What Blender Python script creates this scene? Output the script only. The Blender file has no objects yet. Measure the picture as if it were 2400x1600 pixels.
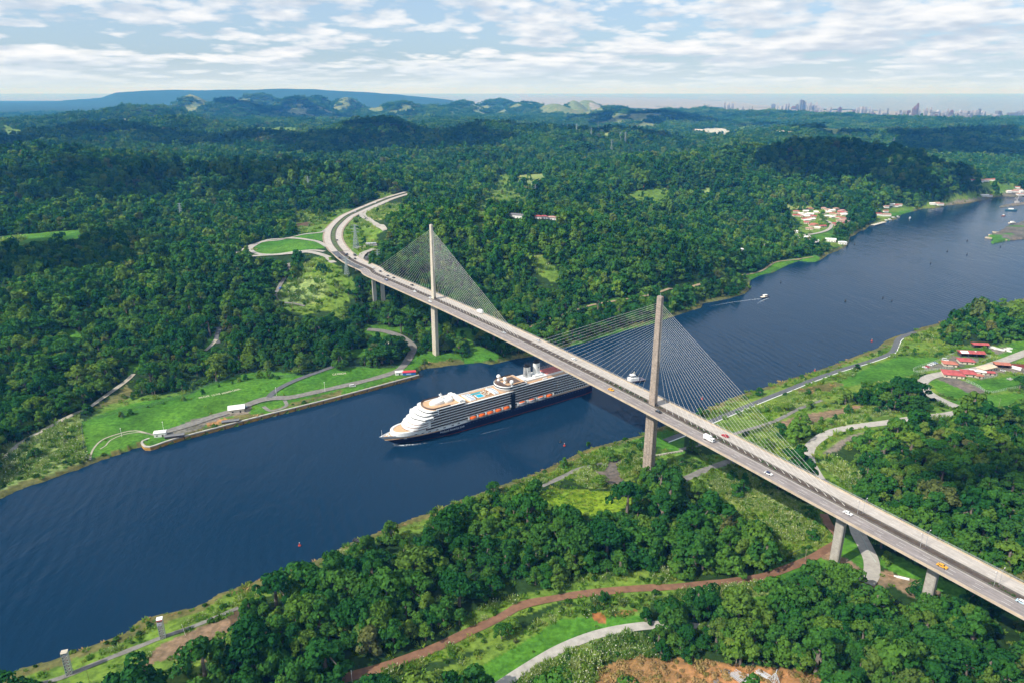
import bpy, bmesh, math, random
import numpy as np
from mathutils import Vector, Matrix
random.seed(7)
RNG = np.random.default_rng(11)
R = math.radians
S = bpy.context.scene
COL = S.collection

# ------------------------------------------------------------------ camera
FP, PITCH, CAMH = 1690.0, R(19.25), 279.67        # focal length in pixels of the 2400 px wide photograph
cd = bpy.data.cameras.new('camera')
cd.sensor_width = 36.0
cd.lens = 36.0 * FP / 2400.0
cd.clip_start = 1.0
cd.clip_end = 120000.0
cam = bpy.data.objects.new('camera', cd)
cam.location = (0, 0, CAMH)
cam.rotation_euler = (math.pi / 2 - PITCH, 0, 0)
COL.objects.link(cam)
S.camera = cam

# ------------------------------------------------------------------ exposure, world, sun
S.view_settings.view_transform = 'Standard'
S.view_settings.look = 'None'
S.view_settings.exposure = 0.45
S.view_settings.gamma = 1.0
S.view_settings.use_curve_mapping = False
S.cycles.use_denoising = True
S.cycles.max_bounces = 5
S.cycles.diffuse_bounces = 2
S.cycles.glossy_bounces = 2
S.cycles.transmission_bounces = 2
S.cycles.transparent_max_bounces = 8
S.cycles.volume_bounces = 0
S.cycles.caustics_reflective = False
S.cycles.caustics_refractive = False

SUN_AZ, SUN_EL = Vector((-0.85, -0.53, 0)).normalized(), R(42)
sun_dir = Vector((SUN_AZ.x * math.cos(SUN_EL), SUN_AZ.y * math.cos(SUN_EL), math.sin(SUN_EL)))
sl = bpy.data.lights.new('sun', 'SUN')
sl.energy = 4.3
sl.angle = R(0.6)
sl.color = (1.0, 0.955, 0.88)
sun = bpy.data.objects.new('sun', sl)
sun.rotation_euler = sun_dir.to_track_quat('Z', 'Y').to_euler()
COL.objects.link(sun)

W = bpy.data.worlds.new('World')
S.world = W
W.use_nodes = True
W.cycles.sampling_method = 'MANUAL'
W.cycles.sample_map_resolution = 256


class NT:
    """small helper to write node trees"""
    def __init__(self, tree):
        self.t = tree
        self.t.nodes.clear()

    def n(self, kind, **kw):
        nd = self.t.nodes.new(kind)
        for k, v in kw.items():
            if k.startswith('i_'):
                key = k[2:]
                key = int(key) if key.isdigit() else key.replace('__', ' ')
                nd.inputs[key].default_value = v
            else:
                setattr(nd, k, v)
        return nd

    def l(self, a, b):
        self.t.links.new(a, b)

    def math(self, op, a, b=None, c=None, clamp=False):
        nd = self.n('ShaderNodeMath', operation=op, use_clamp=clamp)
        for i, x in enumerate((a, b, c)):
            if x is None:
                continue
            if hasattr(x, 'is_linked') or hasattr(x, 'links'):
                self.l(x, nd.inputs[i])
            else:
                nd.inputs[i].default_value = x
        return nd.outputs[0]

    def mix(self, fac, a, b, mode='MIX'):
        nd = self.n('ShaderNodeMix', data_type='RGBA', blend_type=mode)
        for sock, x in ((nd.inputs[0], fac), (nd.inputs[6], a), (nd.inputs[7], b)):
            if hasattr(x, 'links'):
                self.l(x, sock)
            elif isinstance(x, (tuple, list)):
                sock.default_value = (*x[:3], 1.0)
            else:
                sock.default_value = x
        return nd.outputs[2]

    def ramp(self, fac, stops, interp='LINEAR'):
        nd = self.n('ShaderNodeValToRGB')
        nd.color_ramp.interpolation = interp
        el = nd.color_ramp.elements
        while len(el) < len(stops):
            el.new(0.5)
        for e, (p, c) in zip(el, stops):
            e.position = p
            e.color = (c, c, c, 1) if not isinstance(c, (tuple, list)) else (*c[:3], 1)
        self.l(fac, nd.inputs[0])
        return nd.outputs[0]

    def noise(self, vec, scale, detail=4, rough=0.55, dist=0.0, dims='3D'):
        nd = self.n('ShaderNodeTexNoise', noise_dimensions=dims)
        nd.inputs['Scale'].default_value = scale
        nd.inputs['Detail'].default_value = detail
        nd.inputs['Roughness'].default_value = rough
        nd.inputs['Distortion'].default_value = dist
        if vec is not None:
            self.l(vec, nd.inputs['Vector'])
        return nd.outputs['Fac']


def build_world():
    k = NT(W.node_tree)
    out = k.n('ShaderNodeOutputWorld')
    bg = k.n('ShaderNodeBackground')
    bg.inputs['Strength'].default_value = 0.108
    tc = k.n('ShaderNodeTexCoord')
    sx = k.n('ShaderNodeSeparateXYZ')
    k.l(tc.outputs['Generated'], sx.inputs[0])
    z = k.math('MAXIMUM', sx.outputs['Z'], 0.004)
    cv = k.n('ShaderNodeCombineXYZ')
    k.l(sx.outputs['X'], cv.inputs[0]); k.l(sx.outputs['Y'], cv.inputs[1]); k.l(k.math('MAXIMUM', z, 0.012), cv.inputs[2])
    sky = k.n('ShaderNodeTexSky', sky_type='NISHITA')
    sky.sun_disc = False
    sky.sun_elevation = SUN_EL
    sky.sun_rotation = math.atan2(SUN_AZ.x, SUN_AZ.y)
    sky.altitude = 280
    sky.air_density = 1.0
    sky.dust_density = 1.4
    sky.ozone_density = 1.0
    k.l(cv.outputs[0], sky.inputs['Vector'])

    # broken cumulus: compass bearing against height, rows of clouds crowding together towards the horizon
    az = k.math('ARCTAN2', sx.outputs['X'], sx.outputs['Y'])
    v = k.math('LOGARITHM', k.math('ADD', z, 0.045), 2.718)

    def field(dv, du):
        """thickness of the clouds at a point shifted by (du, dv)"""
        vv = k.math('ADD', v, dv)
        sc = k.math('DIVIDE', 1.0, k.math('ADD', z, 0.115))
        c = k.n('ShaderNodeCombineXYZ')
        k.l(k.math('ADD', k.math('MULTIPLY', az, 3.6), du), c.inputs[0]); k.l(k.math('MULTIPLY', vv, 2.4), c.inputs[1]); c.inputs[2].default_value = CLZ
        big = k.noise(c.outputs[0], 1.0, 5, 0.55, 0.25)
        c2 = k.n('ShaderNodeCombineXYZ')
        k.l(k.math('ADD', k.math('MULTIPLY', az, 11.5), k.math('MULTIPLY', du, 2.6)), c2.inputs[0]); k.l(k.math('MULTIPLY', vv, 5.4), c2.inputs[1]); c2.inputs[2].default_value = CLZ + 3.3
        mid = k.noise(c2.outputs[0], 1.0, 7, 0.60, 0.15)
        vo = k.n('ShaderNodeTexVoronoi', feature='F1')
        vo.inputs['Scale'].default_value = 2.2; vo.inputs['Detail'].default_value = 1.0; vo.inputs['Roughness'].default_value = 0.5
        k.l(c2.outputs[0], vo.inputs['Vector'])
        t = k.math('MULTIPLY_ADD', k.math('SUBTRACT', mid, 0.5), 1.15, big)
        return k.math('MULTIPLY_ADD', k.math('SUBTRACT', 0.50, vo.outputs['Distance']), 0.30, t)
    t0 = field(0.0, 0.0)
    t1 = field(0.13, -0.05)       # what lies above and towards the sun
    fac = k.ramp(t0, [(0.30, 0.0), (0.41, 0.72), (0.54, 1.0)])
    lit = k.math('ADD', k.math('MULTIPLY', k.math('SUBTRACT', t0, t1), 1.15), 0.46)
    lit = k.math('ADD', lit, k.math('MULTIPLY', k.math('SUBTRACT', 0.50, t0), 0.45), clamp=True)
    ccol = k.ramp(lit, [(0.0, (3.5, 4.2, 5.1)), (0.35, (4.5, 5.05, 5.75)), (0.66, (6.2, 6.4, 6.65)), (1.0, (7.3, 7.2, 7.1))])
    gap = k.mix(0.55, k.mix(1.0, sky.outputs[0], (0.72, 0.90, 1.12), 'MULTIPLY'), (3.5, 4.5, 5.6))
    col = k.mix(fac, gap, ccol)
    hf = k.ramp(z, [(0.004, 0.85), (0.016, 0.50), (0.040, 0.0)])
    col = k.mix(hf, col, (5.2, 6.0, 6.6))
    k.l(col, bg.inputs['Color'])
    k.l(bg.outputs[0], out.inputs[0])


CLZ = 1.7
build_world()


# ------------------------------------------------------------------ the photograph's pixels as rays
_cp, _sp = math.cos(PITCH), math.sin(PITCH)


def rays(P):
    P = np.atleast_2d(np.asarray(P, float))
    a = (P[:, 0] - 1200) / FP
    b = (800 - P[:, 1]) / FP
    return np.stack([a, _cp + b * _sp, -_sp + b * _cp], 1)


def on_level(P, z=0.0):
    d = rays(P)
    d[:, 2] = np.minimum(d[:, 2], -1e-4)
    t = (z - CAMH) / d[:, 2]
    q = d * t[:, None]
    q[:, 2] += CAMH
    return q


def at_level(px, py, z=0.0):
    return on_level([(px, py)], z)[0]


ZONE = dict(A=(0, 0, 2.94), B=(800, 0, 2.94), C=(1600, 0, 2.94), D=(0, 533, 2.94), E=(800, 533, 2.94), F=(1600, 533, 2.94),
            G=(0, 1066, 2.936), H=(800, 1066, 2.936), I=(1600, 1066, 2.936), N=(700, 440, 6.533), P=(1800, 400, 3.92),
            Q=(90, 1430, 5.88), R=(2140, 780, 8.711), X=(0, 0, 1.0))


def zp(zone, pts):
    ox, oy, s = ZONE[zone]
    return [(ox + x / s, oy + y / s) for x, y in pts]


# ------------------------------------------------------------------ numbers
def ss(t):
    t = np.clip(t, 0, 1)
    return t * t * (3 - 2 * t)


_TAB = np.random.default_rng(5).random((256, 256))


def vnoise(x, y):
    xi = np.floor(x).astype(int); yi = np.floor(y).astype(int)
    fx = x - xi; fy = y - yi
    fx = fx * fx * (3 - 2 * fx); fy = fy * fy * (3 - 2 * fy)
    a = _TAB[xi & 255, yi & 255]; b = _TAB[(xi + 1) & 255, yi & 255]
    c = _TAB[xi & 255, (yi + 1) & 255]; d = _TAB[(xi + 1) & 255, (yi + 1) & 255]
    return (a * (1 - fx) + b * fx) * (1 - fy) + (c * (1 - fx) + d * fx) * fy


def fbm(x, y, scale, octaves=4, seed=0.0):
    v = 0; amp = 1; tot = 0
    x = x / scale + seed * 17.3; y = y / scale + seed * 9.1
    for _ in range(octaves):
        v = v + amp * vnoise(x, y); tot += amp
        x = x * 2.03 + 5.1; y = y * 2.03 + 3.7; amp *= 0.5
    return v / tot - 0.5


def in_poly(X, Y, poly):
    poly = np.asarray(poly)
    res = np.zeros(X.shape, bool)
    bb = (X >= poly[:, 0].min()) & (X <= poly[:, 0].max()) & (Y >= poly[:, 1].min()) & (Y <= poly[:, 1].max())
    if not bb.any():
        return res
    x = X[bb]; y = Y[bb]; r = np.zeros(x.shape, bool)
    n = len(poly); j = n - 1
    for i in range(n):
        xi, yi = poly[i][:2]; xj, yj = poly[j][:2]
        c = (yi > y) != (yj > y)
        r ^= c & (x < (xj - xi) * (y - yi) / (yj - yi + 1e-12) + xi)
        j = i
    res[bb] = r
    return res


def line_dist(X, Y, pts, closed=False, reach=None):
    """distance to a polyline, and the height carried by the polyline's third coordinate"""
    pts = np.asarray(pts, float)
    if closed:
        pts = np.vstack([pts, pts[:1]])
    best = np.full(X.shape, 1e9); zz = np.zeros(X.shape)
    if reach is not None:
        m = (X > pts[:, 0].min() - reach) & (X < pts[:, 0].max() + reach) & (Y > pts[:, 1].min() - reach) & (Y < pts[:, 1].max() + reach)
    else:
        m = np.ones(X.shape, bool)
    x = X[m]; y = Y[m]; b = best[m]; z = zz[m]
    for p, q in zip(pts[:-1], pts[1:]):
        ex, ey = q[0] - p[0], q[1] - p[1]
        L2 = ex * ex + ey * ey + 1e-9
        t = np.clip(((x - p[0]) * ex + (y - p[1]) * ey) / L2, 0, 1)
        d = np.hypot(x - p[0] - t * ex, y - p[1] - t * ey)
        u = d < b
        b[u] = d[u]
        if pts.shape[1] > 2:
            z[u] = (p[2] + t * (q[2] - p[2]))[u]
    best[m] = b; zz[m] = z
    return best, zz


def smooth_line(pts, step):
    """Catmull-Rom through pts, resampled every step metres"""
    P = np.asarray(pts, float)
    P = np.vstack([2 * P[0] - P[1], P, 2 * P[-1] - P[-2]])
    out = []
    for i in range(1, len(P) - 2):
        a, b, c, d = P[i - 1:i + 3]
        n = max(2, int(np.linalg.norm(c - b) / step))
        for t in np.linspace(0, 1, n, endpoint=False):
            out.append(0.5 * (2 * b + (c - a) * t + (2 * a - 5 * b + 4 * c - d) * t * t + (3 * b - a - 3 * c + d) * t ** 3))
    out.append(P[-2])
    return np.array(out)


# ------------------------------------------------------------------ objects, tags and meshes
def tag(o, label=None, cat=None, group=None, kind=None):
    if label: o['label'] = label
    if cat: o['category'] = cat
    if group: o['group'] = group
    if kind: o['kind'] = kind
    return o


def empty(name, loc=(0, 0, 0), rz=0.0, label=None, cat=None, group=None):
    o = bpy.data.objects.new(name, None)
    o.empty_display_size = 0.5
    o.location = loc
    o.rotation_euler = (0, 0, rz)
    COL.objects.link(o)
    return tag(o, label, cat, group)


def link(name, me, parent=None):
    o = bpy.data.objects.new(name, me)
    COL.objects.link(o)
    if parent is not None:
        o.parent = parent
    return o


def copy_tree(o, parent=None):
    c = o.copy()
    COL.objects.link(c)
    c.parent = parent
    for ch in list(KIDS.get(o.name, [])):
        copy_tree(ch, c)
    return c


KIDS = {}


def np_mesh(name, V, F, mats=(), mat_index=None, smooth=False):
    """fast mesh from arrays; F is (n,3) or (n,4)"""
    me = bpy.data.meshes.new(name)
    V = np.asarray(V, np.float32); F = np.asarray(F, np.int32)
    k = F.shape[1]
    me.vertices.add(len(V)); me.vertices.foreach_set('co', V.ravel())
    me.loops.add(F.size); me.loops.foreach_set('vertex_index', F.ravel())
    me.polygons.add(len(F))
    me.polygons.foreach_set('loop_start', np.arange(0, F.size, k, dtype=np.int32))
    if mat_index is not None:
        me.polygons.foreach_set('material_index', np.asarray(mat_index, np.int32))
    if smooth:
        me.polygons.foreach_set('use_smooth', np.ones(len(F), bool))
    for m in mats:
        me.materials.append(m)
    me.update(calc_edges=True)
    return me


class MB:
    """collects simple solids into one mesh"""
    def __init__(s):
        s.v = []; s.f = []; s.m = []; s.mat = 0

    def add(s, vs, fs):
        b = len(s.v)
        s.v += [tuple(map(float, v)) for v in vs]
        s.f += [tuple(b + i for i in f) for f in fs]
        s.m += [s.mat] * len(fs)
        return s

    def box(s, x0, x1, y0, y1, z0, z1):
        return s.add([(x0, y0, z0), (x1, y0, z0), (x1, y1, z0), (x0, y1, z0), (x0, y0, z1), (x1, y0, z1), (x1, y1, z1), (x0, y1, z1)],
                     [(0, 3, 2, 1), (4, 5, 6, 7), (0, 1, 5, 4), (1, 2, 6, 5), (2, 3, 7, 6), (3, 0, 4, 7)])

    def cbox(s, c, d, rz=0.0):
        cx, cy, cz = c; a, b, h = d[0] / 2, d[1] / 2, d[2] / 2
        co, si = math.cos(rz), math.sin(rz)
        vs = [(cx + x * co - y * si, cy + x * si + y * co, cz + z) for z in (-h, h) for x, y in ((-a, -b), (a, -b), (a, b), (-a, b))]
        return s.add(vs, [(0, 3, 2, 1), (4, 5, 6, 7), (0, 1, 5, 4), (1, 2, 6, 5), (2, 3, 7, 6), (3, 0, 4, 7)])

    def loft(s, rings, cap=True, closed=True):
        n = len(rings[0]); b = len(s.v)
        vs = [p for r in rings for p in r]
        fs = []
        for i in range(len(rings) - 1):
            for j in range(n if closed else n - 1):
                k = (j + 1) % n
                fs.append((i * n + j, i * n + k, (i + 1) * n + k, (i + 1) * n + j))
        if cap:
            fs.append(tuple(range(n))[::-1]); fs.append(tuple((len(rings) - 1) * n + j for j in range(n)))
        return s.add(vs, fs)

    def prism(s, outline, z0, z1, top_scale=None):
        r0 = [(x, y, z0) for x, y in outline]; r1 = [(x, y, z1) for x, y in outline]
        return s.loft([r0, r1])

    def tube(s, p, q, r, n=6, r2=None):
        p = Vector(p); q = Vector(q); d = (q - p)
        if d.length < 1e-6: return s
        d.normalize()
        a = d.orthogonal().normalized(); b = d.cross(a)
        r2 = r if r2 is None else r2
        rings = [[tuple(c + (a * math.cos(t) + b * math.sin(t)) * rr) for t in [2 * math.pi * i / n for i in range(n)]] for c, rr in ((p, r), (q, r2))]
        return s.loft(rings)

    def lathe(s, prof, n=12, c=(0, 0, 0), sx=1.0, sy=1.0):
        rings = [[(c[0] + r * sx * math.cos(2 * math.pi * i / n), c[1] + r * sy * math.sin(2 * math.pi * i / n), c[2] + z) for i in range(n)] for r, z in prof]
        return s.loft(rings)

    def ball(s, c, r, n=12, m=7, sz=1.0):
        prof = [(max(1e-3, r * math.sin(math.pi * i / m)), -r * sz * math.cos(math.pi * i / m)) for i in range(m + 1)]
        return s.lathe(prof, n, c)

    def mesh(s, name, mats, smooth=False):
        me = bpy.data.meshes.new(name)
        me.from_pydata(s.v, [], s.f)
        if not isinstance(mats, (list, tuple)): mats = [mats]
        for m in mats: me.materials.append(m)
        me.polygons.foreach_set('material_index', np.array(s.m, np.int32))
        if smooth:
            me.polygons.foreach_set('use_smooth', np.ones(len(s.f), bool))
        bm = bmesh.new(); bm.from_mesh(me)
        bmesh.ops.recalc_face_normals(bm, faces=bm.faces)
        bm.to_mesh(me); bm.free()
        me.update()
        return me

    def build(s, name, mats, parent=None, smooth=False):
        o = link(name, s.mesh(name, mats, smooth), parent)
        if parent is not None:
            KIDS.setdefault(parent.name, []).append(o)
        return o


# ------------------------------------------------------------------ materials
MATS = {}


def mat(name, col, rough=0.6, metal=0.0, vary=0.0, vscale=3.0, spec=0.4):
    if name in MATS: return MATS[name]
    m = bpy.data.materials.new(name); m.use_nodes = True
    k = NT(m.node_tree)
    out = k.n('ShaderNodeOutputMaterial'); b = k.n('ShaderNodeBsdfPrincipled')
    b.inputs['Roughness'].default_value = rough
    b.inputs['Metallic'].default_value = metal
    b.inputs['Specular IOR Level'].default_value = spec
    if vary > 0:
        tc = k.n('ShaderNodeTexCoord')
        f = k.noise(tc.outputs['Object'], vscale, 5, 0.6)
        lo = tuple(c * (1 - vary) for c in col); hi = tuple(min(1, c * (1 + vary)) for c in col)
        k.l(k.ramp(f, [(0.3, lo), (0.7, hi)]), b.inputs['Base Color'])
    else:
        tc = k.n('ShaderNodeTexCoord')
        f = k.noise(tc.outputs['Object'], vscale, 2, 0.5)
        lo = tuple(c * 0.95 for c in col); hi = tuple(min(1, c * 1.05) for c in col)
        k.l(k.ramp(f, [(0.3, lo), (0.7, hi)]), b.inputs['Base Color'])
    k.l(b.outputs[0], out.inputs[0])
    MATS[name] = m
    return m
# ================================================================== the land: shoreline, heights, cover
NEAR_BANK = [(-330, 1760)] + zp('G', [(0, 1545), (70, 1500), (150, 1460), (260, 1430), (390, 1400), (540, 1340), (700, 1280), (830, 1230), (900, 1200), (905, 1175), (960, 1130), (1090, 1095), (1180, 1075), (1330, 1045), (1430, 1000), (1500, 950), (1620, 910), (1750, 865), (1850, 830), (1990, 780), (2130, 740), (2250, 680), (2349, 630)]) + \
    zp('H', [(80, 590), (140, 570), (240, 530), (400, 465), (560, 405), (650, 390), (620, 376), (700, 350), (800, 310), (930, 265), (1060, 215), (1180, 175), (1340, 120), (1470, 60), (1560, 20)]) + \
    zp('E', [(1620, 1555), (1700, 1520), (1850, 1480), (1990, 1445), (2100, 1420), (2200, 1370)]) + \
    zp('F', [(80, 1280), (200, 1230), (350, 1165), (450, 1130), (560, 1100), (700, 1050), (900, 990), (1050, 940), (1200, 880), (1340, 830), (1390, 780), (1460, 750), (1560, 725), (1640, 690), (1760, 660), (1880, 615), (1960, 580), (2060, 560), (2160, 530), (2250, 515), (2352, 490)]) + \
    [(2520, 655), (2760, 590)]
QUAY = zp('E', [(510, 1000), (530, 1012), (535, 1035), (0, 1180)]) + zp('D', [(2100, 1245), (1800, 1320), (1500, 1400), (1200, 1480), (1040, 1533), (990, 1520), (985, 1495), (1035, 1475)])
FAR_BANK = [(2700, 400)] + zp('P', [(2352, 240), (2190, 246), (2110, 242), (2000, 270), (1850, 300), (1650, 322), (1540, 347), (1420, 352), (1360, 370), (1260, 395), (1200, 420), (1190, 445), (1060, 480), (970, 505), (930, 512), (900, 545), (850, 555), (800, 595), (760, 610), (735, 680), (720, 700), (640, 740), (560, 770), (500, 815), (440, 840), (380, 842), (290, 832), (200, 862), (100, 910), (60, 935)]) + \
    zp('F', [(540, 330), (470, 365), (460, 430), (430, 460), (330, 490), (230, 510), (140, 525), (130, 555), (60, 575), (0, 595)]) + \
    zp('E', [(2240, 632), (2150, 665), (2000, 700), (1850, 745), (1650, 800), (1500, 835), (1330, 885), (1290, 892), (1200, 905), (1100, 930), (1030, 945), (960, 930), (860, 940), (760, 950), (640, 965), (560, 973)]) + QUAY + \
    zp('D', [(985, 1505), (930, 1520), (870, 1540), (800, 1567)]) + \
    zp('G', [(700, 35), (600, 75), (540, 100), (470, 120), (380, 155), (300, 185), (200, 215), (120, 245), (60, 275), (20, 295), (0, 300)]) + [(-120, 1205), (-420, 1290)]
CANAL = on_level(NEAR_BANK + FAR_BANK)[:, :2]
ISLE = on_level(zp('P', [(2500, 455), (2352, 457), (2240, 500), (2180, 520), (2120, 560), (2020, 600), (2000, 622), (2060, 632), (2035, 668), (2070, 676), (2200, 648), (2352, 632), (2600, 610)]))[:, :2]
PIER = on_level(zp('P', [(2105, 332), (2200, 312), (2352, 290), (2600, 270), (2600, 300), (2352, 316), (2160, 342)]))[:, :2]
SEA = on_level([(1240, 226.5), (1600, 232), (1715, 238), (1810, 250), (2100, 261), (2400, 272), (2900, 285), (3400, 290), (3400, 214), (1240, 214)])[:, :2]

# bridge line: mast feet, axis and deck height along it
T1 = np.array([-84.0, 746.31]); T2 = np.array([104.01, 487.36])
BU = (T2 - T1) / np.linalg.norm(T2 - T1); BN = np.array([BU[1], -BU[0]])      # BN looks down the canal towards the open lawn
_DS = np.array([-400, -215, -100, 20, 100, 160, 220, 315, 390, 460, 570, 700, 900])
_DZ = np.array([65.6, 66.2, 66.9, 67.2, 66.6, 65.6, 63.8, 60.2, 56.2, 52.0, 45.6, 38.2, 27.0])


def deck_z(s):
    return np.interp(s, _DS, _DZ)


# centreline: straight over the canal, then a right-hand curve on the western plateau
_curve_px = [(868, 631), (827, 611.5), (798, 589), (783, 568), (780.5, 549), (788.5, 531), (812, 509), (838, 496), (876, 479.5), (914, 464.5), (960, 451)]
_cv = on_level(_curve_px, 66.0)
_st = [np.array([*(T1 + BU * s), deck_z(s)]) for s in (800, 700, 570, 460, 390, 315, 220, 160, 80, 20, -60, -140)]
AXIS = smooth_line(np.vstack([_st, _cv]), 6.0)
_seg = np.r_[0, np.cumsum(np.linalg.norm(np.diff(AXIS[:, :2], axis=0), axis=1))]
HIGHWAY = AXIS[np.argmin(np.linalg.norm(AXIS[:, :2] - _cv[1, :2], axis=1)):]           # the part that lies on the ground

# hills: pixel of the crest, crest height, half-widths across the view and along it, turn
HILLS = [((1130, 520), 86, 210, 120, 0.05), ((1420, 548), 62, 150, 110, -0.2), ((960, 505), 74, 90, 120, 0.0), ((1620, 600), 34, 110, 90, 0),
         ((640, 404), 102, 230, 130, 0.1), ((800, 425), 90, 130, 110, 0), ((320, 420), 84, 220, 160, 0), ((120, 376), 110, 330, 200, 0.0), ((-200, 380), 110, 350, 220, 0.0), ((420, 560), 34, 200, 130, 0.1), ((100, 640), 24, 170, 100, 0.1),
         ((1930, 348), 120, 300, 200, 0.0), ((1600, 385), 88, 260, 190, 0.1), ((2180, 425), 40, 160, 160, 0), ((1760, 352), 96, 170, 200, 0),
         ((870, 289), 140, 260, 230, 0.0), ((640, 320), 92, 330, 220, 0), ((385, 279), 138, 240, 240, 0.0), ((250, 300), 120, 260, 220, 0), ((120, 318), 110, 350, 240, 0), ((1180, 302), 120, 330, 230, 0), ((1420, 303), 118, 300, 220, 0.1), ((1300, 330), 92, 240, 180, 0), ((1010, 380), 46, 300, 200, 0),
         ((450, 227), 214, 170, 300, 0), ((540, 234), 190, 330, 400, 0), ((605, 223), 216, 260, 380, 0), ((690, 230), 200, 260, 380, 0), ((740, 229), 196, 160, 340, 0), ((812, 233), 180, 140, 340, 0), ((330, 254), 160, 260, 380, 0), ((220, 274), 120, 380, 380, 0), ((60, 290), 100, 480, 380, 0), ((960, 243), 150, 420, 400, 0),
         ((1085, 240), 150, 200, 330, 0), ((1165, 234), 160, 230, 330, 0), ((1240, 239), 150, 220, 330, 0), ((1300, 246), 130, 200, 330, 0), ((1345, 238), 150, 110, 300, 0), ((1378, 236), 154, 160, 300, 0), ((1440, 252), 120, 260, 330, 0),
         ((1640, 257), 92, 520, 330, 0), ((1800, 262), 82, 500, 330, 0), ((1960, 270), 66, 480, 330, 0), ((2120, 277), 54, 480, 330, 0), ((2280, 283), 46, 460, 330, 0), ((2430, 277), 48, 420, 330, 0), ((2600, 285), 50, 420, 330, 0), ((1500, 262), 118, 420, 330, 0),
         ((1905, 302), 84, 300, 260, 0), ((2150, 312), 70, 360, 260, 0), ((2330, 305), 62, 380, 280, 0), ((1700, 330), 70, 300, 220, 0), ((2500, 310), 60, 380, 260, 0),
         ((2240, 1010), 20, 80, 70, 0.5), ((2330, 1150), 24, 90, 70, 0.6), ((1850, 1500), 8, 60, 40, 0), ((2250, 1560), 10, 60, 40, 0), ((1180, 1290), 9, 90, 40, -0.35), ((1500, 1230), 9, 60, 40, -0.3), ((760, 1480), 7, 60, 35, -0.4),
         ((2330, 760), 8, 90, 60, 0)]
_hp = []
for (p, z, a, b, r) in HILLS:
    c = on_level([p], min(z, CAMH - 20))[0]
    _hp.append((c[0], c[1], z, a, b, r))
RIDGE = [(-260, 252), (0, 246), (100, 241), (200, 233), (235, 230), (270, 219), (330, 213.5), (420, 212.5), (500, 212), (600, 211.2), (740, 210), (800, 214), (870, 218), (950, 225), (1060, 236), (1100, 246), (1180, 262)]


def far_side(X, Y):
    a = at_level(0, 1370)[:2]; b = at_level(2400, 580)[:2]
    return ((b[0] - a[0]) * (Y - a[1]) - (b[1] - a[1]) * (X - a[0])) > 0


def shore(X, Y):
    """metres from the water's edge, positive on land"""
    ins = in_poly(X, Y, CANAL)
    d, _ = line_dist(X, Y, CANAL, closed=True, reach=700)
    d = np.minimum(d, 700)
    sd = np.where(ins, -d, d)
    for isl in (ISLE, PIER):
        i2 = in_poly(X, Y, isl)
        if i2.any():
            e, _ = line_dist(X[i2], Y[i2], isl, closed=True)
            sd[i2] = e
    return sd


_QW = on_level(QUAY, 0)[:, :2]


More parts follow.
